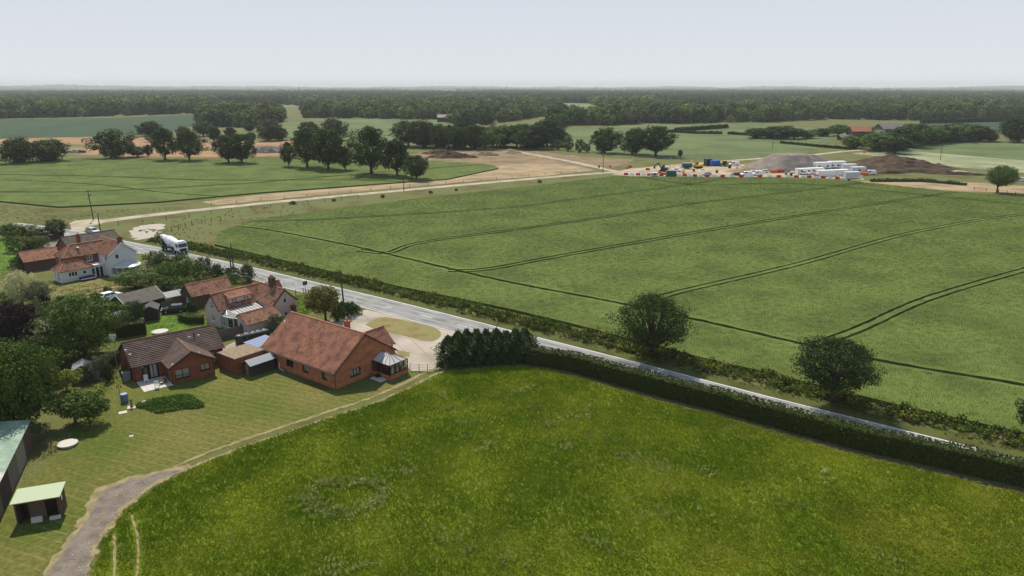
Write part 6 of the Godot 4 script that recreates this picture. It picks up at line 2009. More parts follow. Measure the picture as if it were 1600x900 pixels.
func heap(at: Vector2, rx: float, rz: float, h: float, flat: float, called: String, label: String, m: Material, turn := 0.0, rough := 0.05) -> void:
	# a tipped heap: an uneven cone with a flattened top
	var mb := MB.new()
	var n := 56
	var rings := 16
	var P2 := []
	for j in rings + 1:
		var row := []
		for i in n:
			var a := TAU * i / n
			var t := float(j) / rings
			var k := 1.0 + 0.1 * sin(a * 3 + 1.0) + 0.05 * sin(a * 7)
			var r := lerpf(1.0, 0.0, t)
			var y := h * clampf((1.0 - r * 1.0) / maxf(0.02, 1.0 - flat), 0.0, 1.0)
			y += h * rough * patch_noise.get_noise_3d(cos(a) * r * 60 + at.x, sin(a) * r * 60, at.y) * (0.0 if j == 0 else 2.0)
			row.append(Vector3(cos(a) * r * rx * k, y - (0.15 if j == 0 else 0.0), sin(a) * r * rz * k))
		P2.append(row)
	for j in rings:
		for i in n:
			var q := (i + 1) % n
			mb.tout(P2[j][i], P2[j][q], P2[j + 1][q], Vector3.UP)
			if j < rings - 1:
				mb.tout(P2[j][i], P2[j + 1][q], P2[j + 1][i], Vector3.UP)
	var o := put(mb, called, m)
	o.position = Vector3(at.x, 0.02, at.y)
	o.rotation.y = deg_to_rad(turn)
	tag(o, label, "heap")

func compound() -> void:
	heap(Vector2(140.52, -360.93), 27, 15, 7.4, 0.36, "stone_heap", "great flat-topped heap of grey brown crushed stone", M.rubble, 0, 0.03)
	heap(Vector2(190.15, -360.93), 33, 20, 6.6, 0.06, "soil_heap", "long dark brown soil heap behind the white cabins", M.earth_brown, 8, 0.16)
	heap(Vector2(114.1, -349.73), 12, 5, 1.8, 0.2, "sand_heap", "low tan sand heap at the foot of the stone heap", M.earth, 0, 0.1)
	heap(Vector2(-35.58, -421.3), 15, 8, 3.2, 0.2, "spoil_heap", "dark brown spoil heap behind the last oaks of the row", M.earth_brown, 0, 0.2)
	heap(Vector2(-44.35, -446.02), 12, 6, 2.4, 0.3, "spoil_heap", "low brown spoil heap beside the dense grove", M.earth_brown, 0, 0.2)
	heap(Vector2(-16.55, -433.31), 9, 4, 2.0, 0.3, "spoil_heap", "low tan spoil heap near the side track", M.earth, 0, 0.2)
	heap(Vector2(-0.8, -450.42), 7, 5, 2.6, 0.1, "spoil_heap", "small pale conical heap at the side track end", M.earth, 0, 0.1)
	heap(Vector2(-153.39, -454.9), 16, 7, 4.0, 0.35, "stone_heap", "grey stone heap on the orange earthworks", M.rubble, 0, 0.06)
	heap(Vector2(207.88, -339.19), 16, 4, 1.2, 0.2, "soil_heap", "low dark soil bank along the farm track", M.earth_brown, -22, 0.3)
	# cabins
	var W: Material = M.white_paint
	var G := mat(0.5, 0.52, 0.53, 0.5)
	cabin(Vector2(138.08, -339.19), 12, 7.5, 3.0, 2.7, "white site cabin with two dark windows nearest the stone heap", 2)
	cabin(Vector2(144.9, -341.77), 12, 7.5, 3.0, 2.7, "white site cabin butted against the two-windowed one", 2)
	cabin(Vector2(145.52, -331.68), 12, 9.0, 3.0, 2.7, "long white ribbed site cabin behind the yellow skip", 0)
	cabin(Vector2(153.14, -334.15), 12, 8.0, 3.0, 2.7, "white ribbed cabin between the long cabin and the tall ones", 0)
	cabin(Vector2(152.13, -352.47), 12, 9.0, 3.0, 4.2, "tall white cabin with a pale roof at the back of the cabin row", 2)
	cabin(Vector2(160.59, -355.24), 12, 9.0, 3.0, 4.4, "tall white cabin with small windows in the middle of the back row", 3)
	cabin(Vector2(162.89, -347.04), 12, 7.0, 3.0, 3.9, "tall pale grey cabin at the soil heap end of the back row", 1, 0.02, G)
	cabin(Vector2(163.57, -339.19), 12, 7.0, 3.0, 3.4, "pale grey cabin with a plain wall next to the soil heap", 1, 0.02, G)
	cabin(Vector2(153.02, -322.15), 12, 7.2, 2.6, 2.7, "low grey container with open dark underside beside the orange plant", 0, 0.35, G)
	cabin(Vector2(129.77, -352.47), 6, 9.0, 2.4, 1.8, "low pale grey tank unit between the stone heap and the cabins", 0, 0.02, G)
	cabin(Vector2(135.12, -352.47), 6, 6.0, 2.4, 2.0, "low pale grey unit behind the orange skips", 0, 0.02, G)
	cabin(Vector2(105.95, -375.94), 10, 5.0, 2.6, 2.8, "bright blue shipping container at the back of the compound", 0, 0.02, mat(0.02, 0.12, 0.42, 0.5))
	cabin(Vector2(103.01, -377.51), 10, 3.4, 2.6, 3.4, "dark navy container beside the bright blue one", 0, 0.02, mat(0.015, 0.015, 0.04, 0.5))
	cabin(Vector2(73.13, -329.25), 0, 4.4, 2.4, 2.7, "dark green storage container behind the barriers", 0, 0.02, mat(0.03, 0.1, 0.075, 0.5))
	cabin(Vector2(65.69, -330.46), 0, 3.0, 2.0, 1.7, "small pale grey cabin beside the dark green container", 1, 0.02, G)
	# vehicles
	for q in [[Vector2(108.69, -331.68), 185, "van", "white van parked behind the red barriers below the sand heap"], [Vector2(114.56, -334.15), 200, "van", "white van with an open tan back parked beside another van"], [Vector2(121.03, -344.38), 170, "estate", "white estate car parked at the foot of the sand heap"],
		[Vector2(135.43, -341.77), 160, "estate", "white estate car parked before the two-windowed cabin"], [Vector2(137.38, -336.65), 160, "pickup", "white pickup parked beside the long white cabin"], [Vector2(104.01, -332.91), 180, "hatch", "small dark car hidden behind the barriers"],
		[Vector2(80.04, -348.38), 150, "pickup", "white and blue pickup behind the dark green container"], [Vector2(90.93, -334.15), 185, "hatch", "grey hatchback behind the barriers in the middle of the compound"], [Vector2(168.41, -336.65), 180, "van", "white van standing alone beyond the cabins"], [Vector2(223.33, -313.14), 150, "estate", "white car on the earth strip near the lone round tree"], [Vector2(116.35, -375.94), 175, "van", "white van parked between the green tractor and the stone heap"], [Vector2(113.5, -339.19), 190, "pickup", "white pickup squeezed between the vans below the sand heap"]]:
		car("site_vehicle", q[3], Vector3(q[0].x, 0.03, q[0].y), q[1], M.black_paint if q[2] == "hatch" and q[3].begins_with("small") else M.silver if q[3].begins_with("grey") else M.white_paint, q[2])
	for i in 4:
		var c := Vector2(-252, -395).lerp(Vector2(-222, -396), i / 3.0)
		c = Vector2(-279.84, -450.42).lerp(Vector2(-268.64, -450.42), i / 3.0)
		car("worker_car", ["white car parked first in the line on the earthworks", "pale blue car parked in the line on the earthworks", "silver van parked in the line on the earthworks", "dark car parked last in the line on the earthworks"][i], Vector3(c.x, 0.03, c.y), 175, [M.white_paint, M.silver, M.silver, M.black_paint][i], ["estate", "hatch", "van", "estate"][i])
	excavator(Vector2(74.09, -349.73), 150, "dark excavator with its arm raised behind the barriers", M.black_paint)
	excavator(Vector2(94.52, -363.84), 190, "yellow excavator working before the dark navy container", M.yellow)
	tractor(Vector2(110.09, -372.84), 190)
	bowser(Vector2(87.99, -360.93))
	var skip := func(at: Vector2, m: Material, label: String) -> void:
		var o := thing("skip", label, "skip", Vector3(at.x, 0.03, at.y), 10)
		var mb := MB.new()
		mb.side([[-1.3, 0], [1.3, 0], [1.9, 1.3], [-1.9, 1.3]], 1.7)
		put(mb, "hopper", m, o)
		mb = MB.new()
		for z in [-0.85, 0.85]:
			mb.bar(Vector3(-1.9, 1.3, z), Vector3(1.9, 1.3, z), 0.08, 0.1)
		put(mb, "rim", M.dark, o)
	skip.call(Vector2(125.96, -344.38), M.orange, "orange skip in front of the grey tank unit")
	skip.call(Vector2(129.52, -345.71), M.red, "red skip beside the orange skip")
	skip.call(Vector2(147.59, -331.68), M.yellow, "yellow skip in front of the long white cabin")
	skip.call(Vector2(164.51, -334.15), M.orange, "orange skip at the end of the low grey container")
	# lighting mast and water barriers
	var lm: Vector2 = Vector2(75.2, -341.77)
	var o := thing("lighting_mast", "tall thin lighting mast above the dark green container", "mast", Vector3(lm.x, 0, lm.y))
	var mb := MB.new()
	mb.box(Vector3(0, 0.7, 0), Vector3(1.6, 1.2, 1.2))
	put(mb, "generator", M.lead, o)
	mb = MB.new()
	mb.tube(Vector3(0, 1.3, 0), Vector3(0, 7.0, 0), 0.12, 0.07, 8)
	put(mb, "mast", M.steel, o)
	mb = MB.new()
	mb.box(Vector3(0, 7.0, 0), Vector3(1.4, 0.45, 0.2))
	put(mb, "lamp_head", M.lead, o)
	var bar := MB.new()
	bar.side([[-0.32, 0], [0.32, 0], [0.32, 0.2], [0.14, 0.45], [0.12, 1.0], [-0.12, 1.0], [-0.14, 0.45], [-0.32, 0.2]], 2.0)
	var bmesh := bar.mesh()
	var line := smooth_line(pts([51.63, -335.39, 59.82, -334.15, 68.3, -331.68, 78.88, -331.19, 91.09, -328.04, 111.26, -326.85, 131.29, -325.66, 141.47, -322.15, 148.14, -316.46]), 10)
	var run := 0.0
	var count := 0
	for i in line.size() - 1:
		run += line[i].distance_to(line[i + 1])
		if run > 2.25:
			run = 0.0
			var d := line[i + 1] - line[i]
			var red := count % 2 == 0
			var w := thing("water_barrier", "red plastic water-filled barrier in the line along the crop edge" if red else "white plastic water-filled barrier in the line along the crop edge", "barrier", Vector3(line[i].x, 0.03, line[i].y), rad_to_deg(-d.angle()) + 90, "red barriers along the compound" if red else "white barriers along the compound")
			put(bmesh, "shell", M.red if red else M.white_paint, w)
			count += 1
	for q in [[Vector2(67.28, -355.24), 0], [Vector2(58.01, -360.93), 1], [Vector2(60.24, -366.79), 0], [Vector2(70.62, -341.77), 1], [Vector2(71.1, -336.65), 0], [Vector2(140.06, -329.25), 0]]:
		var w := thing("water_barrier", "red barrier set apart inside the compound" if q[1] == 0 else "orange barrier set apart inside the compound", "barrier", Vector3(q[0].x, 0.03, q[0].y), 80, "loose red barriers" if q[1] == 0 else "loose orange barriers")
		put(bmesh, "shell", M.red if q[1] == 0 else M.orange, w)
	# pallets and tanks standing about the pad
	var spots := [Vector2(117.85, -366.79), Vector2(121.4, -372.84), Vector2(110.44, -363.84), Vector2(113.45, -360.93), Vector2(88.78, -349.73), Vector2(94.58, -355.24), Vector2(81.93, -341.77), Vector2(98.55, -344.38), Vector2(128.95, -336.65), Vector2(129.48, -331.68), Vector2(146.94, -317.58), Vector2(146.67, -322.15), Vector2(147.76, -313.14)]
	for i in spots.size():
		o = thing("pallet_load", "%s pallet load on the compound pad, counting from the green tractor" % ["first", "second", "third", "fourth", "fifth", "sixth", "seventh", "eighth", "ninth", "tenth", "eleventh", "twelfth", "last"][i], "pallet", Vector3(spots[i].x, 0.03, spots[i].y), rr(0, 90), "pallet loads on the compound pad")
		mb = MB.new()
		for k in 5:
			mb.box(Vector3(-0.48 + k * 0.24, 0.13, 0), Vector3(0.18, 0.04, 1.2))
		for k in 3:
			mb.box(Vector3(0, 0.06, -0.5 + k * 0.5), Vector3(1.15, 0.1, 0.1))
		put(mb, "pallet", M.timber, o)
		mb = MB.new()
		var ph := rr(0.6, 1.5)
		mb.box(Vector3(0, 0.15 + ph / 2, 0), Vector3(1.05, ph, 1.05))
		put(mb, "load", [M.white_paint, M.yellow, M.dark, M.lead, M.brick_brown][i % 5], o)
	# signs and posts
	for q in [[Vector2(151.52, -310.96), "leaning white notice board at the end of the barrier line", M.white, 2.6], [Vector2(215.72, -441.7), "small orange sign on the back track", M.orange, 1.8], [Vector2(211.18, -369.79), "orange sign at the bend of the farm track", M.orange, 2.0], [Vector2(49.31, -360.93), "orange sign where the side track meets the haul track", M.orange, 1.8], [Vector2(44.17, -363.84), "small red warning board by the side track", M.red, 1.4]]:
		o = thing("site_sign", q[1], "sign", Vector3(q[0].x, 0, q[0].y), rr(-20, 20))
		mb = MB.new()
		mb.tube(Vector3.ZERO, Vector3(0, q[3], 0), 0.06, 0.06, 6)
		put(mb, "post", M.steel, o)
		mb = MB.new()
		mb.box(Vector3(0, q[3] - 0.5, 0.09), Vector3(1.1, 1.2, 0.06))
		put(mb, "board", q[2], o)
	# the far farm and barn
	far_barn(Vector2(288.9, -604.33), 4, 17, 10, 4.2, 8.0, "red pantiled farm barn beside the grey barns", M.brick_brown, mat(0.32, 0.13, 0.07, 0.9))
	far_barn(Vector2(328.17, -628.96), 4, 24, 16, 5.0, 9.0, "big dark grey farm barn in the middle of the farm", M.timber_dark, mat(0.11, 0.105, 0.1, 0.8))
	far_barn(Vector2(301.03, -596.54), 10, 9, 8, 3.0, 5.6, "small dark grey farm building beside the red barn", M.brick_brown, mat(0.13, 0.12, 0.115, 0.8))
	far_barn(Vector2(352.86, -604.33), -8, 14, 14, 5.0, 7.2, "pale-roofed farm barn between the farm trees", M.timber_dark, mat(0.5, 0.5, 0.47, 0.7))
	far_barn(Vector2(256.38, -560.36), 8, 8, 5, 2.4, 4.0, "low dark shed at the paddock end of the farm", M.timber_dark, mat(0.16, 0.15, 0.15, 0.8))
	far_barn(Vector2(-72.57, -861.8), 2, 30, 16, 5.0, 8.0, "long brown-roofed barn at the edge of the far wood", M.timber_dark, mat(0.17, 0.13, 0.11, 0.8))

func far_barn(at: Vector2, turn: float, L: float, W: float, e: float, top: float, label: String, wm: Material, rm: Material) -> void:
	var h := thing("farm_barn", label, "barn", Vector3(at.x, 0, at.y), turn)
	for q in [[-L / 2, W / 2, L / 2, W / 2], [L / 2, -W / 2, -L / 2, -W / 2]]:
		wall(h, face(q[0], q[1], q[2], q[3]), plain(L, e), [[L * 0.4, 0, L * 0.6, e * 0.8]], wm)
	for q in [[L / 2, W / 2, L / 2, -W / 2], [-L / 2, -W / 2, -L / 2, W / 2]]:
		wall(h, face(q[0], q[1], q[2], q[3]), gabled(W, e, top), [], wm)
	for g in [-1.0, 1.0]:
		var mb := MB.new()
		var a := Vector3(0, e - 0.05, (W / 2 + 0.4) * g)
		var b := Vector3(0, top + 0.15, 0)
		var s := (b - a).normalized()
		var nn := Vector3(1, 0, 0).cross(s)
		nn = nn if nn.y > 0 else -nn
		mb.box((a + b) / 2, Vector3(L + 0.8, 0.15, a.distance_to(b)), Basis(Vector3(1, 0, 0), nn, Vector3(1, 0, 0).cross(nn)))
		put(mb, "roof_slope", rm, h)

func excavator(at: Vector2, turn: float, label: String, m: Material) -> void:
	var o := thing("excavator", label, "excavator", Vector3(at.x, 0.03, at.y), turn)
	for g in [-1.0, 1.0]:
		var t := MB.new()
		t.side([[-1.9, 0.15], [-1.6, 0], [1.6, 0], [1.9, 0.15], [1.95, 0.55], [1.6, 0.85], [-1.6, 0.85], [-1.95, 0.55]], 0.55, Vector3(0, 0, g * 1.1))
		put(t, "track", M.rubber, o)
	var mb := MB.new()
	mb.side([[-2.1, 1.0], [1.3, 1.0], [1.3, 1.5], [0.2, 1.9], [-1.9, 2.0], [-2.2, 1.6]], 2.4)
	mb.tube(Vector3(0, 0.7, 0), Vector3(0, 1.0, 0), 0.8, 0.8, 12)
	put(mb, "body", m, o)
	mb = MB.new()
	mb.side([[-0.1, 1.5], [1.35, 1.4], [1.3, 2.3], [0.95, 2.95], [-0.1, 2.95]], 0.95, Vector3(0, 0, 0.7))
	put(mb, "cab", M.car_glass, o)
	mb = MB.new()
	mb.bar(Vector3(1.1, 1.4, -0.2), Vector3(2.9, 4.1, -0.2), 0.4, 0.5)
	put(mb, "boom", m, o)
	mb = MB.new()
	mb.bar(Vector3(2.8, 4.2, -0.2), Vector3(4.7, 2.4, -0.2), 0.32, 0.4)
	put(mb, "arm", m, o)
	mb = MB.new()
	mb.side([[4.5, 2.4], [5.1, 2.3], [5.0, 1.3], [4.2, 1.2], [4.4, 1.7]], 1.0, Vector3(0, 0, -0.2))
	put(mb, "bucket", M.dark, o)

func tractor(at: Vector2, turn: float) -> void:
	var o := thing("tractor", "green tractor parked beside the stone heap", "tractor", Vector3(at.x, 0.03, at.y), turn)
	var mb := MB.new()
	mb.side([[-0.6, 0.7], [2.3, 0.7], [2.3, 1.5], [0.6, 1.75], [-0.6, 1.7]], 0.85)
	put(mb, "bonnet", mat(0.03, 0.12, 0.04, 0.4), o)
	mb = MB.new()
	mb.side([[-1.3, 1.2], [0.6, 1.2], [0.5, 2.75], [-1.2, 2.8]], 1.5)
	put(mb, "cab", M.car_glass, o)
	mb = MB.new()
	mb.box(Vector3(-0.35, 2.86, 0), Vector3(1.9, 0.16, 1.65))
	put(mb, "cab_roof", M.yellow, o)
	for g in [-1.0, 1.0]:
		wheel(o, Vector3(-0.9, 0.9, g * 0.95), 0.9, 0.5)
		wheel(o, Vector3(1.7, 0.62, g * 0.85), 0.62, 0.4)

func bowser(at: Vector2) -> void:
	var o := thing("water_bowser", "dark green tank trailer with a pale top inside the compound", "trailer", Vector3(at.x, 0.03, at.y), 180)
	var mb := MB.new()
	mb.tube(Vector3(-2.4, 1.9, 0), Vector3(2.4, 1.9, 0), 1.05, 1.05, 18)
	put(mb, "tank", mat(0.03, 0.11, 0.08, 0.4), o)
	mb = MB.new()
	mb.box(Vector3(0, 2.97, 0), Vector3(4.2, 0.12, 0.9))
	put(mb, "walkway", M.white, o)
	mb = MB.new()
	mb.box(Vector3(0.4, 0.75, 0), Vector3(6.0, 0.2, 1.0))
	put(mb, "drawbar", M.dark, o)
	for g in [-1.0, 1.0]:
		for x in [-0.7, 0.7]:
			wheel(o, Vector3(x, 0.5, g * 0.95), 0.5, 0.35)

# ---------- woods and ground cover: masses nobody could count ----------
func copies(called: String, m: Mesh, mat_: Material, places: Array, tints: Array, label: String, category: String) -> void:
	var mm := MultiMesh.new()
	mm.transform_format = MultiMesh.TRANSFORM_3D
	mm.use_colors = true
	mm.mesh = m
	mm.instance_count = places.size()
	for i in places.size():
		mm.set_instance_transform(i, places[i])
		mm.set_instance_color(i, tints[i])
	var o := MultiMeshInstance3D.new()
	o.multimesh = mm
	o.material_override = mat_
	o.name = called
	add_child(o)
	tag(o, label, category, "", "stuff")

func spread(p: PackedVector2Array, gap: float) -> PackedVector2Array:
	var lo := p[0]
	var hi := p[0]
	for q in p:
		lo = lo.min(q)
		hi = hi.max(q)
	var out := PackedVector2Array()
	var y := lo.y
	while y < hi.y:
		var x := lo.x
		while x < hi.x:
			var q := Vector2(x + rr(-0.5, 0.5) * gap, y + rr(-0.5, 0.5) * gap)
			if Geometry2D.is_point_in_polygon(q, p):
				out.push_back(q)
			x += gap
		y += gap
	return out

func woods() -> void:
	var keys := ["wood_a", "wood_b", "wood_c"]
	var tints := [Color(0.07, 0.1, 0.028), Color(0.05, 0.078, 0.024), Color(0.085, 0.125, 0.032), Color(0.1, 0.105, 0.045), Color(0.12, 0.165, 0.045)]
	var belts := [
		["long_wood", "long dense wood along the back of the dark green field", pts([-739.13, -877.97, -568.93, -999.66, -480.32, -1118.6, -673.82, -1644.61, -661.44, -2171.5, -2078.8, -2171.5]), 11.0],
		["round_copse", "rounded copse at the corner of the dark green field", pts([-322.05, -750.92, -272.84, -739.01, -267.27, -846.2, -325.38, -1032.63, -396.86, -1080.08, -408.97, -968.71]), 8.0],
		["middle_wood", "broad wood behind the pale far field", pts([-272.97, -958.81, -199.56, -949.11, -87.95, -912.17, -54.37, -727.47, 0, -861.8, 44.23, -1010.41, 73.91, -1055.83, 116.41, -1909.56, 188.98, -2171.5, -661.44, -2171.5, -392, -1360.73]), 11.0],
		["centre_wood", "wood between the grove and the field behind the oaks", pts([36.68, -694.87, 61.34, -775.91, 109.05, -775.91, 151.84, -823.83, 186.37, -816.63, 263.65, -1159.94, 291.03, -1589.41, 283.47, -2171.5, 189.8, -2076.59, 178.18, -1360.73, 131.52, -968.71, 100.09, -877.97, 74.52, -894.74, 47.97, -912.17]), 8.0],
		["farm_wood", "long wood behind the far farm", pts([172.04, -816.63, 296.97, -846.2, 407.61, -930.28, 492.75, -877.97, 635.87, -930.28, 814.55, -968.71, 1889.82, -2171.5, 737.03, -2171.5, 432.61, -1286.56, 290.06, -1105.46, 230.98, -1055.83]), 11.0]]
	for b in belts:
		var q := spread(b[2], b[3])
		var places := [[], [], []]
		var cols := [[], [], []]
		for p in q:
			var k := rng.randi() % 3
			var far := -p.y
			if far > 1400.0 and rng.randf() > 0.42:
				continue
			if far > 1050.0 and patch_noise.get_noise_2d(p.x * 0.035, p.y * 0.06 + 40.0) < -0.04:
				continue
			var stand := patch_noise.get_noise_2d(p.x * 0.12, p.y * 0.12)
			var s := rr(0.8, 1.75) * (1.0 + 0.35 * stand) * (1.45 if far > 1400.0 else 1.0)
			var sy := lerpf(s, 1.15, 0.5) * rr(0.7, 1.3) * (0.8 if far > 1400.0 else 1.0)
			places[k].append(Transform3D(Basis(Vector3.UP, rr(0, TAU)).scaled(Vector3(s, sy, s)), Vector3(p.x, -0.3, p.y)))
			var c: Color = tints[clampi(int((stand + 0.5) * 4.6 + rr(-1.4, 1.4)), 0, 4)]
			var g := rr(0.75, 1.7)
			cols[k].append(Color(c.r * g, c.g * g, c.b * g))
		for k in 3:
			if places[k].size():
				copies(b[0] + ["", "_undergrowth", "_margin"][k], PROTO[keys[k]].crown, M.far_leaf, places[k], cols[k], b[1] + ["", ", pointed crowns", ", broad crowns"][k], "wood")
		print(b[0], " ", q.size())
	# hedges and copses scattered over the land towards the horizon
	var places := []
	var cols := []
	for i in 420:
		var d := 1900.0 * pow(6.0, rng.randf())
		var a := rr(-0.72, 0.72)
		var c := Vector2(sin(a) * d, -cos(a) * d)
		var w := rr(200, 1100)
		var dp := rr(15, 90)
		var turn := rr(-0.35, 0.35)
		var gap := 16.0 if d < 4500 else 26.0
		var tone := rr(0.75, 1.25)
		for k in int(w * dp / gap / gap) + 6:
			var q := c + Vector2(rr(-w / 2, w / 2), rr(-dp / 2, dp / 2)).rotated(turn)
			var s := rr(1.1, 1.9) * (1.0 if d < 4500 else 1.6)
			places.append(Transform3D(Basis(Vector3.UP, rr(0, TAU)).scaled(Vector3(s, rr(0.8, 1.7), s)), Vector3(q.x, -0.4, q.y)))
			var t: Color = tints[rng.randi() % 4]
			cols.append(Color(t.r * tone, t.g * tone, t.b * tone))
	copies("distant_woods", PROTO["wood_c"].crown, M.far_leaf, places, cols, "distant woods and hedges fading towards the horizon", "wood")
	print("distant ", places.size())
	# low wooded rises on the skyline
	M.far_wood = nmat([[0.04, 0.06, 0.022], [0.07, 0.09, 0.035], [0.1, 0.12, 0.05]], 900.0, 0.05, 61, 1.0)
	for r in [[7200.0, 18.0, 24.0, "hills", "low wooded rise along the skyline"], [11000.0, 34.0, 26.0, "far_hills", "farther hazy rise along the skyline"]]:
		var mb := MB.new()
		var n := 700
		for i in n:
			var q := []
			for k in 2:
				var a := lerpf(-0.75, 0.75, float(i + k) / n)
				var y: float = r[1] + r[2] * patch_noise.get_noise_2d(a * 130, r[0]) + 9.0 * patch_noise.get_noise_2d(a * 2600, r[0]) + (16.0 * smoothstep(-0.25, -0.6, a))
				q.append(Vector3(sin(a) * r[0], y, -cos(a) * r[0]))
				q.append(Vector3(sin(a) * (r[0] - 1500), -0.6, -cos(a) * (r[0] - 1500)))
			mb.quad(q[0], q[2], q[3], q[1], Vector3(0, 1, 0.2))
		struct(mb, r[3], M.far_wood, r[4], "hills")
	# pylons
	for x in [[-3300, 5600], [-2450, 5700], [-1500, 5200], [-1050, 5600], [-290, 5600], [620, 5400], [-40, 5200], [1900, 5600], [2500, 5900]]:
		var o := thing("pylon", "faint lattice power pylon standing on the skyline", "pylon", Vector3(x[0], 0, -x[1]), 20, "power pylons on the skyline")
		var mb := MB.new()
		for g in [[-1, -1], [1, -1], [1, 1], [-1, 1]]:
			mb.bar(Vector3(g[0] * 4, 0, g[1] * 4), Vector3(g[0] * 0.8, 44, g[1] * 0.8), 0.5, 0.5)
		for k in 7:
			var w := lerpf(4, 0.8, k / 7.0)
			var y := k * 6.3
			for g in [-1.0, 1.0]:
				mb.bar(Vector3(-w, y, g * w), Vector3(w * 0.85, y + 6.3, g * w), 0.3, 0.3)
				mb.bar(Vector3(w, y, g * w), Vector3(-w * 0.85, y + 6.3, g * w), 0.3, 0.3)
		put(mb, "tower", M.lead, o)
		for k in 3:
			mb = MB.new()
			mb.bar(Vector3(-7 + k, 28 + k * 7, 0), Vector3(7 - k, 28 + k * 7, 0), 0.7, 0.8)
			put(mb, "arm", M.lead, o)

func dist_to(tracks: Array, q: Vector2) -> float:
	var d := 99.0
	for t in tracks:
		for i in t.size() - 1:
			d = minf(d, q.distance_to(Geometry2D.get_closest_point_to_segment(q, t[i], t[i + 1])))
	return d

func blades(n: int, r: float, h: float, w: float, y0: float, lean: float) -> ArrayMesh:
	var mb := MB.new()
	for i in n:
		var p := Vector3(rr(-r, r), y0, rr(-r, r))
		var a := rr(0, TAU)
		var t := Vector3(cos(a), 0, sin(a))
		var q := p + Vector3(rr(-lean, lean), 1.0, rr(-lean, lean)) * h * rr(0.6, 1.1)
		var g := rr(0.75, 1.25)
		mb.col = Color(g * rr(0.9, 1.1), g, g * rr(0.8, 1.1))
		mb.tri(p - t * w, q, p + t * w)
	return mb.mesh()

func crop_cover(p: PackedVector2Array, tracks: Array, gap: float, called: String, label: String) -> void:
	var places := []
	var cols := []
	var grid := {}   # wheel tracks looked up by 8 m cells
	for t in tracks:
		for i in t.size() - 1:
			var L: float = t[i].distance_to(t[i + 1])
			for k in int(L / 2.0) + 1:
				var q: Vector2 = t[i].lerp(t[i + 1], k * 2.0 / maxf(L, 2.0))
				for dx in [-1, 0, 1]:
					for dy in [-1, 0, 1]:
						var key := Vector2i(int(floor(q.x / 8.0)) + dx, int(floor(q.y / 8.0)) + dy)
						if not grid.has(key): grid[key] = []
						var seg := [t[i], t[i + 1]]
						if grid[key].is_empty() or grid[key][-1] != seg: grid[key].append(seg)
	for q in spread(p, gap):
		var key := Vector2i(int(floor(q.x / 8.0)), int(floor(q.y / 8.0)))
		var skip := false
		if grid.has(key):
			for s in grid[key]:
				var d: float = absf(q.distance_to(Geometry2D.get_closest_point_to_segment(q, s[0], s[1])) - 0.9)
				if d < 0.48:
					skip = true
					break
		if skip:
			continue
		var sw := patch_noise.get_noise_2d(q.x * 1.3, q.y * 2.4)
		var hv := patch_noise.get_noise_2d(q.x * 6, q.y * 9 + 50)
		var b := Basis(Vector3.UP, rr(0, TAU)).scaled(Vector3(1, 0.9 + 0.35 * (hv + 0.3), 1))
		b = Basis(Vector3(1, 0, 0.4).normalized(), 0.2 * sw + 0.12 * hv) * b
		places.append(Transform3D(b, Vector3(q.x, 0.42, q.y)))
		var far_patch := patch_noise.get_noise_2d(q.x * 0.35 + 77, q.y * 0.5)
		var g := 1.0 + 0.28 * sw + 0.3 * far_patch + rr(-0.12, 0.12)
		cols.append(Color(0.136 * g * (1.0 + 0.12 * hv + 0.22 * far_patch), 0.177 * g, 0.032 * g))
	copies(called, blades(30, gap * 0.75, 0.3, 0.024, 0.0, 0.4), M.blades, places, cols, label, "crop")
	print(called, " ", places.size())

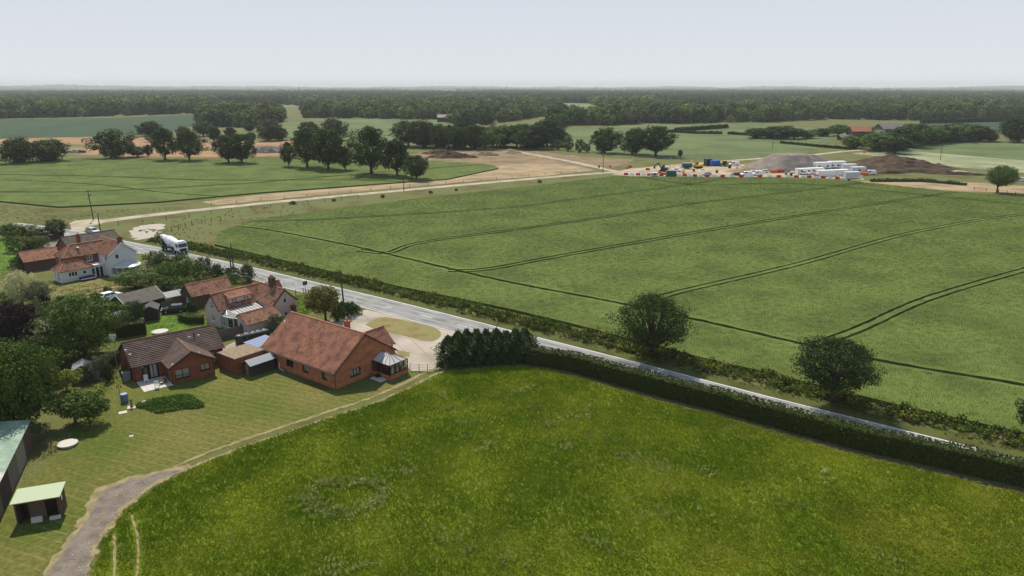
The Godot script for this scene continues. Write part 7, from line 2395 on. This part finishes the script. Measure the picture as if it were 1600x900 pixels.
func vegetation_cover() -> void:
	crop_cover(MAIN_FIELD, TRAM, 0.82, "barley", "pale green barley ears standing in the big field")
	crop_cover(LEFT_FIELD, [], 1.5, "oak_row_crop", "pale green crop standing before the row of oaks")
	# long pasture grass
	var ruts := [smooth_line(pts([-36.92, -60.34, -35.12, -57.76, -33.49, -54.9, -31.85, -51.44, -29.94, -47.58]), 2), smooth_line(pts([-36.94, -57.27, -35.13, -54, -33.42, -50.63, -31.83, -47.58]), 2)]
	var places := []
	var cols := []
	for q in spread(PASTURE, 0.42):
		if q.x > 75 or q.y > -40 or (q.x < -25 and dist_to(ruts, q) < 0.34):
			continue
		var a := patch_noise.get_noise_2d(q.x * 1.6, q.y * 1.6)
		var b := patch_noise.get_noise_2d(q.x * 9 + 70, q.y * 9)
		var c := patch_noise.get_noise_2d(q.x * 0.9 + 500, q.y * 0.9)
		var brown := clampf(c * 1.6 + (q.x - 22.0) * 0.02, 0.0, 0.75)
		var col := Color(0.235, 0.265, 0.01).lerp(Color(0.15, 0.225, 0.007), clampf(0.5 + a * 1.5, 0, 1)).lerp(Color(0.25, 0.21, 0.03), clampf(brown * 0.55 + 0.5 * b, 0.0, 0.6))
		if b > 0.5 and rng.randf() < 0.3:
			col = Color(0.26, 0.26, 0.11)
		var g := 1.0 + 0.4 * b + rr(-0.1, 0.1)
		cols.append(Color(col.r * g, col.g * g, col.b * g))
		var s := 0.75 + 0.6 * (a + 0.4) + rr(-0.1, 0.2)
		var bs := Basis(Vector3(0.6, 0, 0.8), 0.5 * b) * Basis(Vector3.UP, rr(0, TAU)).scaled(Vector3(1, s, 1))
		places.append(Transform3D(bs, Vector3(q.x, 0.01, q.y)))
	copies("pasture_grass", blades(34, 0.34, 0.26, 0.026, 0.0, 0.8), M.blades, places, cols, "long green grass standing in the pasture", "grass")
	print("pasture ", places.size())
	# flattened pale swirls of grass
	places = []
	cols = []
	var swirls := []
	for i in 26:
		var a := TAU * i / 26.0
		swirls.append([Vector2(-16.99, -63.58) + Vector2(cos(a) * 3.6, sin(a) * 2.9) * rr(0.92, 1.1), 0.75])
	for q in [Vector2(-12.13, -68.7), Vector2(-11.58, -68.3), Vector2(-8.23, -83.76), Vector2(4.71, -79.27), Vector2(5.54, -80.13), Vector2(13.62, -71.46), Vector2(14.52, -70.47), Vector2(15.94, -68.7), Vector2(-16.52, -52.27), Vector2(-15.46, -52.44), Vector2(-14.04, -52.27), Vector2(-2.94, -73.66), Vector2(-9.43, -87.68), Vector2(-4.49, -75.19), Vector2(21.3, -68.04), Vector2(24.88, -64.29), Vector2(11.24, -75.19), Vector2(3.29, -83.76), Vector2(15, -60.88), Vector2(-6.28, -79.27), Vector2(5.89, -73.66), Vector2(27.93, -61.98), Vector2(33.67, -68.04), Vector2(-5.23, -55.83), Vector2(-4.01, -54.9), Vector2(8.07, -81.91), Vector2(-1.71, -87.68), Vector2(1.75, -89.76), Vector2(7.56, -55.83), Vector2(32.93, -53.12), Vector2(-0.57, -54)]:
		swirls.append([q, rr(0.6, 1.3)])
	for s in swirls:
		var turn := rr(0, TAU)
		for k in 11:
			var q: Vector2 = s[0] + (Vector2(rng.randfn() * 1.7, rng.randfn() * 0.7) * s[1] * 0.75).rotated(turn)
			var b := Basis(Vector3.UP, turn + rr(-0.5, 0.5)) * Basis(Vector3(0, 0, 1), 1.42)
			places.append(Transform3D(b, Vector3(q.x, 0.2 + rr(0, 0.07), q.y)))
			var g := rr(0.8, 1.2)
			cols.append(Color(0.245 * g, 0.265 * g, 0.08 * g))
	copies("flattened_grass", blades(16, 0.3, 0.5, 0.03, 0.0, 0.3), M.blades, places, cols, "pale flattened swirls of grass in the pasture", "grass")
	# weeds on the verge beyond the road and by the hedge
	places = []
	cols = []
	var cl := MB.new()
	clump(cl, Vector3(0, 0.35, 0), Vector3(0.55, 0.5, 0.55), 46, 0.17)
	var acc := 0.0
	for i in range(10, ROAD.size() - 1):
		var a := ROAD[i]
		var b := ROAD[i + 1]
		var L := a.distance_to(b)
		var d := (b - a) / L
		var s := Vector2(-d.y, d.x)
		for k in int(L * 17.0):
			var t := rng.randf() * L
			var off := -1.2 - pow(rng.randf(), 0.85) * 5.2
			var q := a + d * t + s * off
			if Geometry2D.is_point_in_polygon(q, MAIN_FIELD) and rng.randf() < 0.9:
				continue
			var n := patch_noise.get_noise_2d(q.x * 2.5, q.y * 2.5)
			var sc := rr(0.5, 1.0) * (1.0 + 0.7 * n) * (0.4 if off > -2.4 else 1.0)
			places.append(Transform3D(Basis(Vector3.UP, rr(0, TAU)).scaled(Vector3(sc, sc * rr(0.8, 1.6), sc)), Vector3(q.x, 0, q.y)))
			var y := patch_noise.get_noise_2d(q.x * 5 + 900, q.y * 5)
			var c := Color(0.2, 0.2, 0.03) if y > 0.22 and off < -2.9 and rng.randf() < 0.5 else Color(0.085, 0.12, 0.022) if rng.randf() < 0.75 else Color(0.16, 0.15, 0.055)
			var g := rr(0.75, 1.2)
			cols.append(Color(c.r * g, c.g * g, c.b * g))
	for q in spread(pts([-116.03, -212.02, -97.7, -228.77, -73.5, -253.98, -63.96, -234.93, -79.95, -219.54, -86.08, -200.21, -78.59, -176.98, -83.15, -180.75, -93.2, -188.75, -100.73, -200.21, -104.04, -212.02, -112.08, -209.96]), 1.5):
		if rng.randf() < 0.16:
			var sc := rr(0.4, 0.8)
			places.append(Transform3D(Basis(Vector3.UP, rr(0, TAU)).scaled(Vector3(sc, sc * 0.7, sc)), Vector3(q.x, 0, q.y)))
			var g := rr(0.7, 1.3)
			cols.append(Color(0.2 * g, 0.21 * g, 0.07 * g))
	copies("verge_weeds", cl.mesh(), M.blades, places, cols, "tangled green and yellow weeds on the verge along the crop", "weeds")
	print("weeds ", places.size())
	# rough grass over the gardens and the edges of tracks
	places = []
	cols = []
	for p in [[pts([-70.8, -83.76, -92.87, -113.4, -100.87, -146.11, -87.49, -150.35, -69.79, -160.17, -49.07, -146.11, -51.26, -120.23, -45.98, -101.66, -54.83, -94.21, -55.16, -83.76]), 0.8], [pts([-43.86, -135.52, -39.41, -135.52, -36.68, -129.9, -37.27, -123.18, -40.28, -124.7]), 0.5], [pts([-140.34, -191.29, -131.4, -186.28, -117.92, -163.29, -109.05, -146.11, -114.5, -146.11, -147.36, -191.29]), 1.0], [pts([-111.17, -245.47, -144.98, -234.93, -179.79, -248.24, -158.38, -217.34, -138.59, -217.34, -122.88, -225.23]), 1.4]]:
		for q in spread(p[0], p[1]):
			var a := patch_noise.get_noise_2d(q.x * 3, q.y * 3)
			var g := 1.0 + 0.4 * a + rr(-0.15, 0.15)
			cols.append(Color(0.13 * g, 0.17 * g, 0.025 * g))
			places.append(Transform3D(Basis(Vector3.UP, rr(0, TAU)).scaled(Vector3(1.3, 0.5 + 0.5 * a, 1.3)), Vector3(q.x, 0.01, q.y)))
	copies("garden_grass", blades(22, 0.4, 0.3, 0.03, 0.0, 0.7), M.blades, places, cols, "rough green grass round the houses and gardens", "grass")
	# stones on the gravel track
	places = []
	cols = []
	var st := MB.new()
	st.ball(Vector3.ZERO, Vector3(0.06, 0.035, 0.05), 6)
	for q in spread(pts([-38.99, -52.27, -39.72, -57.96, -41.77, -64.53, -40.09, -66.49, -37.16, -68.43, -35.82, -68.7, -37.55, -66.12, -38.54, -61.64, -37.84, -56.01, -36.36, -51.44]), 0.3):
		if rng.randf() < 0.55:
			var sc := rr(0.5, 1.7)
			places.append(Transform3D(Basis(Vector3.UP, rr(0, TAU)).scaled(Vector3.ONE * sc), Vector3(q.x, 0.045, q.y)))
			var g := rr(0.6, 1.5)
			cols.append(Color(0.27 * g, 0.245 * g, 0.21 * g))
	copies("track_stones", st.mesh(), M.stone, places, cols, "loose pale stones on the gravel track", "gravel")
